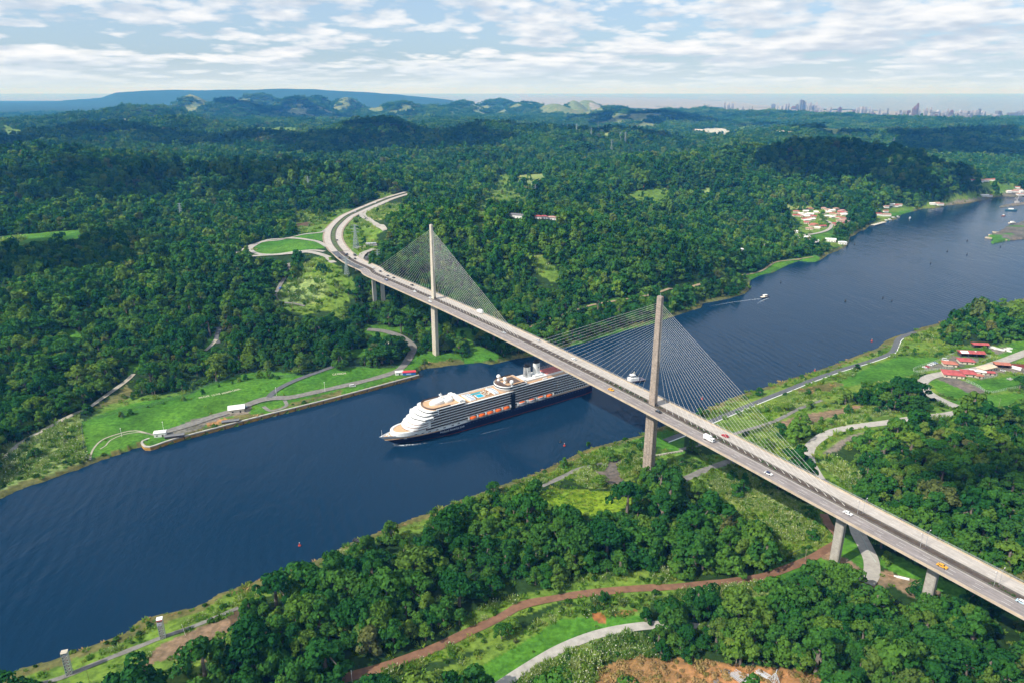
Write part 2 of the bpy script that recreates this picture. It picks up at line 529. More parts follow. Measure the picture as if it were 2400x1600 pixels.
def height(X, Y, sd=None):
    X = np.asarray(X, float); Y = np.asarray(Y, float)
    if sd is None: sd = shore(X, Y)
    D = np.hypot(X, Y)
    far = far_side(X, Y)
    land = np.maximum(sd, 0)
    rough = fbm(X, Y, 160, 4, 1.0)
    h_near = 2.6 * ss(land / 6) + 3.4 * ss((land - 5) / 45) + rough * 6 * ss((land - 25) / 80)
    ramp = 1 - ss((X - 150) / 350)
    h_far = 2.8 * ss(land / 5) + 4.0 * ss((land - 8) / 60) + (10 + 34 * ramp) * ss((land - 75) / 330) + rough * 14 * ss((land - 60) / 150)
    h = np.where(far, h_far, h_near)
    h = h * (1 - np.where(far, 0.88, 0) * ss((D - 5600) / 2200))
    dd = ss((D - 2000) / 3000) * (1 - 0.8 * ss((D - 7400) / 900) * (X > 600))
    if dd.max() > 0:
        rg = 1 - np.abs(fbm(X, Y, 1300, 5, 2.0)) * 3.2
        h = h + dd * ss(land / 400) * (np.clip(rg, 0, 1) ** 2 * 17 + fbm(X, Y, 420, 4, 3.0) * 20) * (1 - 0.55 * ss((X - 900) / 1300)) * (1 - 0.9 * ss((D - 9800) / 1500))
    jag = 1 + 0.55 * fbm(X, Y, 260, 4, 4.0) * ss((D - 3000) / 3500)
    near_noise = 1 + 0.5 * fbm(X, Y, 190, 3, 6.0) * (1 - ss((D - 3000) / 3500))
    hh = np.zeros_like(h)
    for (cx, cy, z, a, b, r) in _hp:
        dx, dy = X - cx, Y - cy
        m = (np.abs(dx) < 3.2 * max(a, b)) & (np.abs(dy) < 3.2 * max(a, b))
        if not m.any(): continue
        co, si = math.cos(r), math.sin(r)
        u = (dx[m] * co + dy[m] * si) / a; v = (-dx[m] * si + dy[m] * co) / b
        g = z * np.exp(-0.5 * (u * u + v * v))
        cur = hh[m]
        hh[m] = np.log(np.exp(np.clip(cur / 9, 0, 60)) + np.exp(np.clip(g / 9, 0, 60)) - 1) * 9       # smooth union
    hh = hh * jag * near_noise * ss((sd - 4) / 70)
    h = np.hypot(np.maximum(h, 0), hh)
    # blue range on the skyline
    if (D > 11000).any():
        az = 1200 + FP * X / np.maximum(_cp * Y, 1)
        py = np.interp(az, [p[0] for p in RIDGE], [p[1] for p in RIDGE])
        dep = PITCH - np.arctan((800 - py) / FP)
        crest = CAMH - 15500 * np.tan(dep) + (fbm(X, Y, 1100, 4, 7.0) * 46 + fbm(X, Y, 330, 3, 17.0) * 26) * (1 - ss((az - 950) / 150))
        crest = np.where((az < -260) | (az > 1110), 0, crest)
        prof = np.exp(-((Y - 15500) / 1500.0) ** 2)
        h = np.maximum(h, crest * prof)
    h = np.where((Y > 19000) & (X < 300), -8.0, h)
    # the highway's bench
    d, z = line_dist(X, Y, HIGHWAY[:, :3], reach=140)
    w = 1 - ss((d - 26) / 60)
    h = h * (1 - w) + (z - 0.25) * w
    # nothing may stand above the deck under the viaduct
    s = (X - T1[0]) * BU[0] + (Y - T1[1]) * BU[1]; o = np.abs((X - T1[0]) * BN[0] + (Y - T1[1]) * BN[1])
    lim = deck_z(s) - np.interp(s, [-260, -200, -120], [4, 7, 12])
    w = (1 - ss((o - 30) / 40)) * ((s > -262) & (s < 900))
    h = np.where(w > 0, h * (1 - w) + np.minimum(h, lim) * w, h)
    # level quay
    dq, _ = line_dist(X, Y, _QW, reach=60)
    w = (1 - ss((dq - 14) / 22)) * (sd > -1)
    h = h * (1 - w) + 3.6 * w
    # water and sea beds
    h = np.where(sd < 0, np.maximum(-6.0, sd * 1.2) - 0.3, h + 0.12)
    sea = in_poly(X, Y, SEA)
    return np.where(sea, -6.0, h)


def ground(P):
    """walk the photograph's rays down to the land; returns (n,3)"""
    d = rays(P)
    n = len(d)
    t = 120 * (1.012 ** np.arange(420))
    out = np.zeros((n, 3))
    X = d[:, 0][:, None] * t; Y = d[:, 1][:, None] * t; Z = CAMH + d[:, 2][:, None] * t
    Hh = np.maximum(height(X.ravel(), Y.ravel()), 0).reshape(X.shape)
    below = Z < Hh
    for i in range(n):
        k = int(np.argmax(below[i])) if below[i].any() else len(t) - 1
        k = max(k, 1)
        a = Z[i, k - 1] - Hh[i, k - 1]; b = Z[i, k] - Hh[i, k]
        f = a / (a - b) if a != b else 0.5
        tt = t[k - 1] + f * (t[k] - t[k - 1])
        out[i] = (d[i, 0] * tt, d[i, 1] * tt, Hh[i, k - 1] + f * (Hh[i, k] - Hh[i, k - 1]))
    return out


def on_land(zone, pts):
    return ground(zp(zone, pts))


def hz(x, y):
    return float(height(np.array([x]), np.array([y]))[0])


# ---- cover: F forest, L lawn, M meadow, C pale cane, K dry shore, B soil, W dark soil, G gravel, R red earth, Y bright grass, Q quarry
COVER = dict(F=(0.020, 0.048, 0.012), L=(0.060, 0.170, 0.018), M=(0.115, 0.195, 0.030), C=(0.200, 0.270, 0.090), K=(0.125, 0.125, 0.045), B=(0.205, 0.145, 0.095),
             W=(0.088, 0.064, 0.040), G=(0.165, 0.155, 0.135), R=(0.270, 0.110, 0.040), Y=(0.165, 0.260, 0.016), Q=(0.480, 0.470, 0.420), A=(0.085, 0.085, 0.088), S=(0.30, 0.17, 0.075), O=(0.135, 0.125, 0.115), P=(0.150, 0.190, 0.090), T=(0.27, 0.27, 0.26))
CODES = list(COVER)
PATCH = [
    ('L', 'D', [(560, 1345), (760, 1245), (1000, 1195), (1300, 1140), (1450, 1075), (1640, 1005), (1780, 985), (2000, 1000), (2120, 1020), (2300, 955), (2352, 975), (2352, 1165), (1800, 1310), (1040, 1525), (985, 1490), (860, 1530), (640, 1590), (600, 1560), (575, 1450)]),
    ('L', 'E', [(-5, 965), (380, 960), (440, 900), (490, 860), (520, 900), (505, 1000), (530, 1010), (0, 1160)]),
    ('K', 'D', [(1100, 1490), (1400, 1410), (1800, 1300), (2000, 1245), (2360, 1155), (2360, 1118), (2000, 1205), (1850, 1272), (1640, 1292), (1400, 1385), (1250, 1440)]),
    ('G', 'D', [(1130, 1400), (1350, 1315), (1580, 1262), (1700, 1235), (1750, 1240), (1700, 1290), (1560, 1300), (1430, 1350), (1400, 1395), (1280, 1430), (1180, 1440)]),
    ('S', 'D', [(1420, 1350), (1560, 1305), (1600, 1320), (1440, 1375)]),
    ('M', 'D', [(640, 1270), (860, 1190), (930, 1150), (1100, 1150), (1300, 1130), (1440, 1070), (1300, 1140), (900, 1215), (600, 1320)]),
    ('C', 'D', [(0, 1500), (130, 1480), (380, 1330), (540, 1290), (560, 1350), (580, 1480), (600, 1580), (0, 1600)]),
    ('C', 'G', [(-40, 0), (640, 0), (560, 60), (300, 160), (0, 280), (-40, 290)]),
    ('K', 'D', [(640, 1250), (880, 1080), (915, 1110), (930, 1160), (860, 1195), (700, 1240)]),
    ('L', 'D', [(440, 695), (520, 705), (580, 770), (640, 820), (680, 880), (800, 905), (1000, 940), (930, 990), (880, 1040), (890, 960), (800, 925), (700, 915), (640, 870), (600, 810), (500, 780), (460, 750)]),
    ('L', 'D', [(1500, 690), (1530, 740), (1480, 790), (1420, 850), (1340, 890), (1280, 905), (1380, 850), (1440, 770)]),
    ('M', 'D', [(1880, 480), (1950, 400), (2060, 330), (2120, 230), (2260, 200), (2352, 300), (2352, 720), (2290, 640), (2270, 560), (2150, 600), (2010, 600), (1960, 560), (1890, 520)]),
    ('C', 'D', [(1930, 440), (1990, 370), (2110, 340), (2230, 360), (2290, 420), (2200, 510), (2000, 530), (1930, 500)]),
    ('M', 'E', [(-10, 330), (60, 340), (110, 420), (60, 500), (-10, 560)]),
    ('L', 'D', [(1740, 130), (1800, 90), (1950, 78), (2150, 80), (2240, 115), (2240, 145), (2100, 168), (1850, 188), (1760, 172)]),
    ('L', 'D', [(1640, 180), (1720, 125), (1830, 92), (2000, 68), (2200, 35), (2240, 60), (2230, 95), (2150, 80), (1950, 78), (1800, 90), (1740, 130)]),
    ('L', 'N', [(-60, 740), (400, 670), (395, 820), (220, 785), (-60, 770)]),
    ('L', 'N', [(-60, 790), (200, 780), (380, 850), (300, 940), (-60, 960)]),
    ('M', 'N', [(680, 680), (800, 490), (960, 440), (1100, 520), (1310, 650), (1180, 740), (1170, 850), (1180, 900), (1130, 940), (930, 1060), (880, 1090), (740, 900), (690, 800)]),
    ('C', 'N', [(1050, 400), (1150, 330), (1400, 250), (1700, 280), (2090, 310), (2080, 370), (1850, 430), (1550, 370), (1350, 420), (1300, 500), (1100, 480)]),
    ('C', 'N', [(880, 520), (1000, 490), (1240, 620), (1150, 640), (960, 560)]),
    ('M', 'N', [(-60, 330), (150, 350), (380, 440), (600, 340), (830, 330), (560, 500), (440, 640), (250, 690), (-60, 720)]),
    ('W', 'N', [(-30, 545), (120, 525), (250, 555), (200, 585), (0, 600)]),
    ('M', 'N', [(1050, 50), (1350, 60), (1450, 110), (1250, 200), (1150, 150)]),
    ('A', 'N', [(1090, 985), (1010, 1050), (985, 1100), (1050, 1150), (1115, 1215), (1125, 1180), (1075, 1090)]),
    ('L', 'D', [(-20, 62), (200, 45), (570, 12), (550, 80), (440, 112), (200, 132), (100, 147), (-20, 122)]),
    ('C', 'D', [(-20, 100), (120, 75), (190, 80), (60, 125)]),
    ('C', 'D', [(850, 195), (1000, 200), (1130, 225), (1060, 250), (960, 235)]),
    ('L', 'E', [(1250, 700), (1380, 640), (1550, 575), (1720, 530), (1900, 490), (2100, 455), (2320, 420), (2330, 442), (2150, 482), (1930, 517), (1780, 550), (1700, 565), (1560, 615), (1400, 670), (1260, 715)]),
    ('L', 'E', [(1500, 830), (1650, 778), (1850, 722), (2050, 677), (2240, 615), (2240, 640), (2000, 705), (1650, 805), (1500, 840)]),
    ('L', 'E', [(150, 665), (400, 680), (620, 690), (640, 715), (860, 690), (940, 700), (900, 740), (620, 735), (380, 718), (160, 700)]),
    ('L', 'E', [(840, 700), (960, 710), (900, 800), (1080, 870), (1090, 915), (850, 935), (830, 880), (900, 860)]),
    ('L', 'E', [(560, 870), (640, 840), (720, 860), (820, 870), (840, 930), (640, 950), (540, 960), (500, 1000), (510, 900), (490, 860)]),
    ('L', 'E', [(160, 705), (330, 720), (340, 790), (250, 790), (160, 770)]),
    ('Q', 'E', [(262, 780), (350, 745), (430, 770), (340, 800), (310, 838)]),
    ('L', 'E', [(20, 840), (170, 830), (200, 880), (60, 900)]),
    ('K', 'E', [(500, 995), (560, 940), (700, 920), (820, 900), (840, 940), (640, 970), (560, 980)]),
    ('L', 'F', [(410, 325), (540, 295), (640, 235), (760, 215), (920, 190), (950, 215), (930, 245), (840, 240), (740, 270), (620, 305), (540, 335), (470, 370)]),
    ('M', 'F', [(200, 280), (300, 290), (420, 320), (380, 335), (220, 325)]),
    ('L', 'F', [(60, 395), (180, 375), (190, 390), (90, 415)]),
    ('M', 'P', [(180, 370), (560, 350), (740, 400), (720, 460), (640, 500), (600, 560), (640, 640), (700, 700), (600, 700), (520, 660), (350, 610), (200, 640), (230, 560), (300, 480)]),
    ('L', 'P', [(380, 590), (590, 520), (620, 580), (610, 660), (480, 650), (400, 620)]),
    ('C', 'P', [(50, 315), (440, 320), (420, 345), (150, 360), (40, 340)]),
    ('M', 'P', [(930, 512), (1000, 380), (1200, 310), (1350, 330), (1370, 372), (1200, 412), (1100, 445), (960, 510)]),
    ('L', 'P', [(1100, 390), (1250, 370), (1360, 366), (1260, 397), (1180, 422), (1100, 410)]),
    ('M', 'P', [(1360, 350), (1480, 280), (1650, 240), (1900, 180), (2150, 120), (2352, 55), (2352, 110), (2250, 160), (2352, 170), (2352, 245), (2000, 272), (1650, 324), (1420, 354)]),
    ('G', 'P', [(1480, 347), (1650, 297), (2000, 244), (2190, 210), (2352, 200), (2352, 243), (2110, 244), (1850, 300), (1650, 322), (1500, 350)]),
    ('M', 'P', [(1840, 100), (2110, 80), (2110, 115), (1900, 145)]),
    ('M', 'A', [(0, 855), (160, 900), (210, 945), (60, 950), (0, 935)]), ('M', 'A', [(600, 945), (900, 880), (980, 900), (700, 960)]), ('M', 'A', [(1650, 885), (2000, 862), (2352, 870), (2300, 905), (1900, 918)]),
    ('P', 'A', [(2040, 765), (2130, 742), (2090, 805)]), ('P', 'A', [(1260, 732), (1310, 728), (1380, 782), (1300, 765)]), ('P', 'A', [(2220, 830), (2330, 828), (2300, 872)]), ('P', 'A', [(700, 868), (860, 808), (1000, 826), (900, 848), (740, 880)]), ('P', 'A', [(510, 912), (530, 885), (590, 922)]), ('P', 'A', [(330, 880), (420, 905), (360, 910)]), ('P', 'A', [(1520, 768), (1560, 725), (1590, 730)]),
    ('P', 'B', [(180, 768), (240, 738), (290, 758), (240, 778)]), ('P', 'B', [(365, 768), (470, 742), (450, 772), (380, 780)]), ('P', 'B', [(1370, 762), (1450, 710), (1550, 742), (1650, 690), (1780, 742), (1800, 772), (1600, 798), (1500, 778), (1400, 792)]),
    ('M', 'B', [(1030, 1440), (1000, 1330), (1080, 1210), (1140, 1190), (1190, 1300), (1300, 1420), (1230, 1450)]), ('M', 'B', [(940, 1400), (1030, 1350), (1005, 1500), (930, 1500)]), ('M', 'B', [(1900, 1385), (2000, 1320), (2200, 1288), (2330, 1340), (2200, 1405)]),
    ('M', 'E', [(1290, 235), (1345, 165), (1480, 280), (1520, 345), (1450, 385), (1340, 290)]), ('M', 'E', [(1050, 355), (1190, 298), (1185, 322), (1070, 375)]), ('C', 'E', [(1310, 215), (1350, 170), (1370, 185), (1330, 225)]),
    ('C', 'B', [(1180, 1215), (1380, 1198), (1430, 1215), (1340, 1290), (1230, 1290)]),
    ('C', 'B', [(1740, 900), (1810, 893), (1870, 965), (1800, 940)]),
    ('C', 'B', [(1180, 925), (1250, 925), (1230, 945)]), ('C', 'B', [(1130, 910), (1170, 915), (1150, 925)]),
    ('Q', 'C', [(30, 903), (150, 885), (280, 885), (350, 905), (300, 945), (200, 940), (120, 918)]),
    ('M', 'C', [(330, 890), (430, 868), (600, 900), (500, 908)]),
    ('Q', 'C', [(640, 903), (780, 908), (770, 928), (650, 915)]),
    ('R', 'C', [(450, 1008), (520, 1003), (760, 1030), (740, 1047), (560, 1032), (470, 1027)]),
    ('M', 'C', [(410, 1090), (520, 1078), (530, 1100), (440, 1135)]), ('M', 'C', [(300, 1030), (370, 1035), (360, 1070)]),
    ('C', 'C', [(960, 905), (1060, 883), (1165, 907), (1060, 928)]),
    ('C', 'C', [(0, 1340), (160, 1300), (220, 1330), (80, 1352), (0, 1372)]),
    ('R', 'B', [(2050, 1285), (2090, 1262), (2085, 1290), (2060, 1300)]),
    ('M', 'A', [(780, 1500), (900, 1440), (930, 1470), (820, 1540), (700, 1580)]), ('R', 'A', [(1310, 1505), (1370, 1490), (1340, 1515)]), ('Q', 'A', [(1120, 1420), (1160, 1412), (1150, 1436)]),
    # the near bank
    ('M', 'G', [(-40, 1580), (0, 1530), (700, 1270), (1100, 1085), (1500, 945), (1800, 840), (2349, 620), (2349, 720), (1850, 960), (1680, 1040), (1600, 1100), (1090, 1330), (860, 1520), (820, 1640), (-60, 1640)]),
    ('B', 'G', [(830, 1540), (1040, 1370), (1090, 1310), (1300, 1210), (1570, 1115), (1660, 1040), (1690, 1180), (1820, 1180), (1880, 1230), (1640, 1300), (1400, 1420), (1080, 1450), (960, 1520), (880, 1600)]),
    ('W', 'G', [(1575, 1110), (1665, 1040), (1690, 1180), (1820, 1190), (1870, 1230), (1600, 1330), (1350, 1420), (1340, 1360), (1500, 1300), (1600, 1210)]),
    ('M', 'G', [(1080, 1420), (1400, 1380), (1380, 1500), (1100, 1640), (900, 1640)]),
    ('M', 'H', [(-20, 610), (560, 395), (930, 255), (1340, 110), (1620, -20), (2360, -30), (2360, 60), (2090, 110), (1940, 200), (1700, 130), (1400, 200), (1200, 280), (1050, 300), (650, 450), (560, 530), (250, 600), (-10, 760)]),
    ('Y', 'H', [(1345, 330), (1360, 250), (1450, 235), (1700, 240), (1880, 250), (1990, 270), (1990, 330), (1930, 380), (1750, 420), (1600, 410), (1500, 390), (1400, 370)]),
    ('O', 'H', [(1690, 100), (1800, 110), (1860, 20), (1950, 20), (1900, 90), (1960, 200), (1860, 210), (1780, 150)]),
    ('C', 'H', [(1600, 110), (1700, 100), (1760, 150), (1880, 230), (1700, 230), (1600, 180)]),
    ('M', 'H', [(850, 1100), (1000, 1040), (1250, 960), (1330, 930), (1500, 900), (1700, 810), (2360, 790), (2360, 1000), (2140, 1020), (1500, 1010), (1200, 1110), (1240, 1230), (1000, 1330), (720, 1400), (400, 1500), (150, 1620), (-100, 1620), (150, 1500), (600, 1330), (800, 1230)]),
    ('M', 'H', [(300, 1640), (1000, 1340), (1240, 1200), (1500, 1040), (2120, 1030), (2140, 1100), (2090, 1150), (1700, 1220), (1400, 1360), (1050, 1640)]),
    ('L', 'H', [(700, 1590), (1000, 1430), (1240, 1290), (1500, 1130), (1900, 1100), (2100, 1110), (2080, 1150), (1700, 1220), (1400, 1360), (1080, 1600)]),
    ('R', 'H', [(1710, 1070), (1780, 1070), (1830, 1150), (1740, 1140)]), ('R', 'H', [(1850, 1062), (2060, 1066), (1980, 1088), (1880, 1088)]),
    ('C', 'H', [(1130, 1640), (1500, 1330), (1750, 1260), (2080, 1215), (2070, 1250), (2200, 1380), (1950, 1400), (1800, 1420), (1700, 1640)]),
    ('S', 'H', [(1750, 1480), (1950, 1400), (2150, 1390), (2360, 1390), (2360, 1650), (1720, 1650)]),
    ('S', 'I', [(-5, 1430), (150, 1410), (450, 1450), (750, 1480), (850, 1480), (1000, 1568), (1050, 1650), (-5, 1650)]),
    ('M', 'I', [(-10, 0), (300, 0), (400, 80), (560, 170), (700, 260), (860, 340), (980, 400), (980, 520), (1080, 560), (1050, 640), (840, 660), (700, 700), (600, 640), (560, 520), (430, 480), (380, 400), (300, 300), (100, 220), (-10, 180)]),
    ('C', 'I', [(160, 190), (420, 110), (760, 300), (880, 540), (780, 600), (560, 520), (600, 400), (340, 330)]),
    ('L', 'I', [(600, 770), (860, 690), (1000, 660), (1080, 560), (1200, 540), (1330, 740), (1350, 900), (1230, 900), (900, 740), (800, 800), (780, 940), (560, 1040), (330, 1040), (330, 1000), (620, 920)]),
    ('C', 'I', [(0, 900), (350, 885), (600, 880), (600, 960), (300, 990), (0, 1010)]),
    ('L', 'I', [(1340, 740), (1420, 660), (1720, 820), (1860, 870), (2000, 960), (2360, 1110), (2360, 1160), (1960, 1020), (1800, 940), (1700, 905), (1440, 800)]),
    ('B', 'I', [(1230, 880), (1400, 790), (1560, 840), (1740, 930), (1900, 1000), (1850, 1040), (1570, 980), (1450, 890), (1340, 920), (1220, 930)]),
    ('B', 'I', [(930, 690), (1000, 660), (1180, 740), (1250, 800), (1240, 860), (1180, 780), (1050, 740)]),
    ('M', 'I', [(540, -30), (900, -10), (960, 100), (1240, 200), (1200, 290), (1060, 240), (860, 70)]),
    ('C', 'I', [(930, 40), (1040, 20), (1230, 110), (1210, 260), (1080, 200)]),
    ('M', 'E', [(1600, 1560), (1700, 1515), (1990, 1440), (2230, 1350), (2360, 1440), (2360, 1600), (1600, 1600)]),
    ('L', 'E', [(2000, 1470), (2240, 1390), (2360, 1450), (2360, 1560), (2200, 1530)]),
    ('M', 'F', [(60, 1300), (350, 1155), (700, 1040), (1200, 870), (1460, 740), (1880, 605), (2360, 480), (2420, 600), (2250, 570), (2040, 570), (1900, 640), (1770, 730), (1780, 780), (1900, 830), (1990, 800), (2100, 830), (2420, 740), (2420, 1260), (1960, 1270), (1950, 1320), (1440, 1350), (1300, 1410), (1080, 1490), (970, 1580), (830, 1600), (540, 1570), (-20, 1340)]),
    ('L', 'F', [(1050, 1080), (1300, 950), (1480, 890), (1800, 900), (1600, 980), (1640, 1000), (1380, 1060), (1100, 1100)]),
    ('L', 'F', [(1700, 1060), (1760, 1050), (1850, 1080), (2100, 1150), (2420, 1130), (2420, 1210), (1900, 1180), (1780, 1150)]),
    ('L', 'F', [(1830, 1190), (2420, 1180), (2420, 1225), (2000, 1250)]), ('L', 'F', [(1960, 1060), (2420, 1000), (2420, 1090), (2110, 1135)]), ('L', 'F', [(1900, 830), (2120, 830), (2350, 770), (2420, 760), (2420, 850), (2210, 890), (2050, 850)]),
    ('G', 'F', [(2110, 830), (2240, 825), (2260, 850), (2170, 880)]),
    ('O', 'F', [(1750, 1040), (1800, 1020), (1930, 1050), (2100, 1130), (2000, 1150)]), ('G', 'F', [(1650, 985), (1700, 950), (1780, 930), (1860, 880), (1910, 890), (2060, 900), (1990, 940), (1850, 975)]), ('G', 'F', [(1940, 1020), (2200, 930), (2420, 960), (2420, 1010), (2200, 1000), (2050, 1050)]),
    ('K', 'F', [(780, 1120), (1040, 1060), (1120, 1080), (960, 1140), (800, 1150)]), ('B', 'F', [(640, 1340), (900, 1275), (1180, 1225), (1280, 1235), (1100, 1280), (870, 1350), (700, 1380)]),
    ('C', 'F', [(700, 1210), (930, 1150), (960, 1190), (760, 1260)]), ('C', 'F', [(1200, 1270), (1440, 1230), (1450, 1290), (1280, 1310)]), ('C', 'F', [(1050, 1320), (1220, 1290), (1240, 1340), (1010, 1370)]), ('C', 'F', [(470, 1440), (560, 1430), (640, 1490), (480, 1505)]),
    ('G', 'F', [(950, 1565), (1080, 1470), (1180, 1420), (1340, 1400), (1200, 1440), (1060, 1540)]),
    ('F', 'F', [(1760, 730), (1880, 650), (2040, 570), (2200, 580), (2420, 590), (2420, 740), (2180, 790), (1990, 790), (1900, 760), (1790, 760)]),
    ('F', 'F', [(1010, 1220), (1080, 1165), (1280, 1110), (1450, 1112), (1600, 1115), (1730, 1180), (1690, 1250), (1560, 1280), (1430, 1270), (1370, 1230), (1200, 1215)]),
    ('F', 'F', [(680, 1420), (760, 1350), (830, 1340), (860, 1400), (930, 1430), (780, 1470)]),
]
PATCH_W = []
_all = [p for c, z, pts in PATCH for p in zp(z, pts)]
_gr = ground(_all)
_i = 0
for c, z, pts in PATCH:
    PATCH_W.append((c, _gr[_i:_i + len(pts), :2])); _i += len(pts)

# ---- roads: name, surface, width, centreline on the land
ROADS = [
    ('service_road', 'asphalt', 6.5, 'F', [(1600, 722), (1560, 738), (1490, 770), (1460, 830), (1430, 870), (1300, 920), (1100, 980), (900, 1050), (700, 1130), (500, 1210), (200, 1335), (60, 1400), (-120, 1470)]),
    ('camp_road', 'concrete', 11.0, 'F', [(2440, 840), (2352, 868), (2200, 925), (2050, 972), (1850, 1002), (1720, 1025), (1655, 1060), (1650, 1090), (1690, 1140), (1790, 1195), (1900, 1240), (2000, 1262), (2150, 1275), (2440, 1295)]),
    ('valley_road', 'concrete', 9.0, 'F', [(1950, 1264), (1800, 1293), (1600, 1315), (1400, 1345), (1200, 1370), (1040, 1405), (930, 1460), (868, 1530), (870, 1600), (910, 1690), (960, 1760), (1060, 1880), (1180, 2030), (1210, 2110), (1262, 2210), (1300, 2300), (1300, 2390), (1262, 2450)]),
    ('side_road', 'concrete', 5.0, 'F', [(2040, 1268), (2200, 1245), (2440, 1222)]),
    ('farm_track', 'gravel', 4.0, 'F', [(1650, 1058), (1560, 1070), (1450, 1085), (1330, 1110)]),
    ('bank_track', 'gravel', 4.0, 'F', [(960, 1190), (820, 1240), (640, 1330), (420, 1400), (200, 1470), (-20, 1530)]),
    ('dirt_road', 'dirt', 5.6, 'H', [(-60, 1590), (20, 1535), (300, 1455), (600, 1345), (900, 1205), (1100, 1112), (1250, 1030), (1500, 980), (1700, 950), (2000, 920), (2349, 902), (2660, 870), (2909, 832), (3080, 772), (3230, 712), (3330, 650), (3408, 600), (3408, 545), (3350, 475), (3318, 405)]),
    ('hill_road', 'concrete', 6.0, 'H', [(1040, 1620), (1250, 1480), (1450, 1360), (1650, 1270), (1850, 1210), (2080, 1175), (2240, 1168), (2420, 1180), (2600, 1210)]),
    ('shore_track', 'gravel', 3.4, 'G', [(-60, 1660), (330, 1560), (480, 1510), (720, 1410), (1050, 1280), (1300, 1190), (1500, 1110), (1640, 1050)]),
    ('gravel_track', 'gravel', 4.5, 'H', [(1380, 215), (1500, 160), (1640, 95), (1800, 60)]),
    ('gravel_track', 'gravel', 6.5, 'I', [(-60, 200), (60, 145), (180, 90), (320, 45), (480, 0)]),
    ('hill_track', 'pale', 4.5, 'D', [(30, 1600), (60, 1560), (150, 1480), (330, 1380), (500, 1290), (600, 1250), (700, 1180), (800, 1110), (880, 1050), (920, 1010)]),
    ('lawn_path', 'pale', 1.6, 'D', [(620, 1600), (640, 1530), (700, 1465), (800, 1425), (930, 1398), (1060, 1425), (1130, 1398)]),
    ('lawn_path', 'pale', 1.2, 'D', [(690, 1525), (730, 1500), (760, 1465), (850, 1425), (960, 1410), (1060, 1430)]),
    ('quay_road', 'gravel', 9.0, 'D', [(1130, 1412), (1300, 1360), (1450, 1310), (1580, 1270), (1700, 1225), (1800, 1190), (1900, 1175), (2000, 1172), (2150, 1140), (2352, 1095), (2502, 1060), (2652, 1020), (2752, 978), (2802, 925), (2842, 850), (2830, 800), (2752, 750), (2652, 718), (2532, 705)]),
    ('lawn_road', 'asphalt', 6.0, 'D', [(1840, 1185), (1870, 1150), (1910, 1118), (2000, 1070), (2130, 1018), (2300, 958), (2352, 930)]),
    ('loop_road', 'gravel', 3.6, 'D', [(1815, 1232), (1862, 1262), (1930, 1250), (1975, 1225), (1962, 1190)]),
    ('old_road', 'gravel', 4.5, 'D', [(1990, 250), (1985, 300), (1955, 360), (1910, 440), (1900, 490), (1950, 520), (2020, 525), (2100, 545)]),
    ('wood_road', 'asphalt', 5.0, 'D', [(1500, 690), (1510, 705), (1490, 760), (1505, 800)]),
    ('wood_road', 'pale', 4.0, 'D', [(1490, 775), (1450, 820), (1415, 850)]),
    ('canal_trail', 'dirtpale', 3.5, 'E', [(1200, 730), (1260, 705), (1400, 645), (1560, 592), (1720, 540), (1930, 502), (2130, 468), (2320, 430), (2442, 404), (2537, 382)]),
    ('canal_trail', 'dirtpale', 3.5, 'F', [(400, 332), (540, 302), (640, 242), (760, 227), (900, 205)]),
    ('village_road', 'concrete', 7.0, 'P', [(270, 605), (330, 598), (450, 580), (540, 553), (578, 520), (570, 482), (530, 462), (470, 452)]),
    ('far_road', 'concrete', 7.0, 'C', [(380, 985), (420, 1000), (440, 1032)]),
    ('far_road', 'dirtpale', 7.0, 'B', [(2050, 1035), (2110, 1060), (2150, 1085), (2172, 1108)]),
    ('loop_ramp', 'concrete', 7.0, 'D', [(2255, 135), (2190, 100), (2100, 84), (1950, 80), (1830, 92), (1755, 125), (1725, 152), (1760, 178), (1850, 190), (2000, 176), (2150, 160), (2235, 168)]),
    ('exit_ramp', 'concrete', 6.5, 'D', [(2262, 8), (2200, 38), (2000, 72), (1830, 98), (1720, 130), (1650, 168), (1590, 195)]),
    ('cross_road', 'concrete', 9.0, 'D', [(1530, 216), (1700, 204), (1850, 192), (2000, 182), (2120, 172), (2200, 185), (2262, 215), (2300, 245)]),
    ('entry_ramp', 'concrete', 7.0, 'N', [(965, 385), (960, 430), (1020, 488), (1130, 542), (1220, 600), (1320, 665)]),
    ('entry_ramp', 'concrete', 5.5, 'N', [(1360, 215), (1150, 310), (1040, 370), (1008, 415), (1080, 478), (1200, 562), (1330, 650)]),
    ('truck_road', 'concrete', 7.0, 'N', [(870, 925), (940, 908), (1050, 900), (1200, 882)]),
    ('entry_ramp', 'concrete', 8.0, 'N', [(1150, 940), (1060, 975), (975, 1040), (945, 1085), (960, 1120)]),
]
ROAD_W = []
_gr = ground([p for r in ROADS for p in zp(r[3], r[4])]); _i = 0
for r in ROADS:
    ROAD_W.append((r[0], r[1], r[2], smooth_line(_gr[_i:_i + len(r[4]), :2], 4.0))); _i += len(r[4])


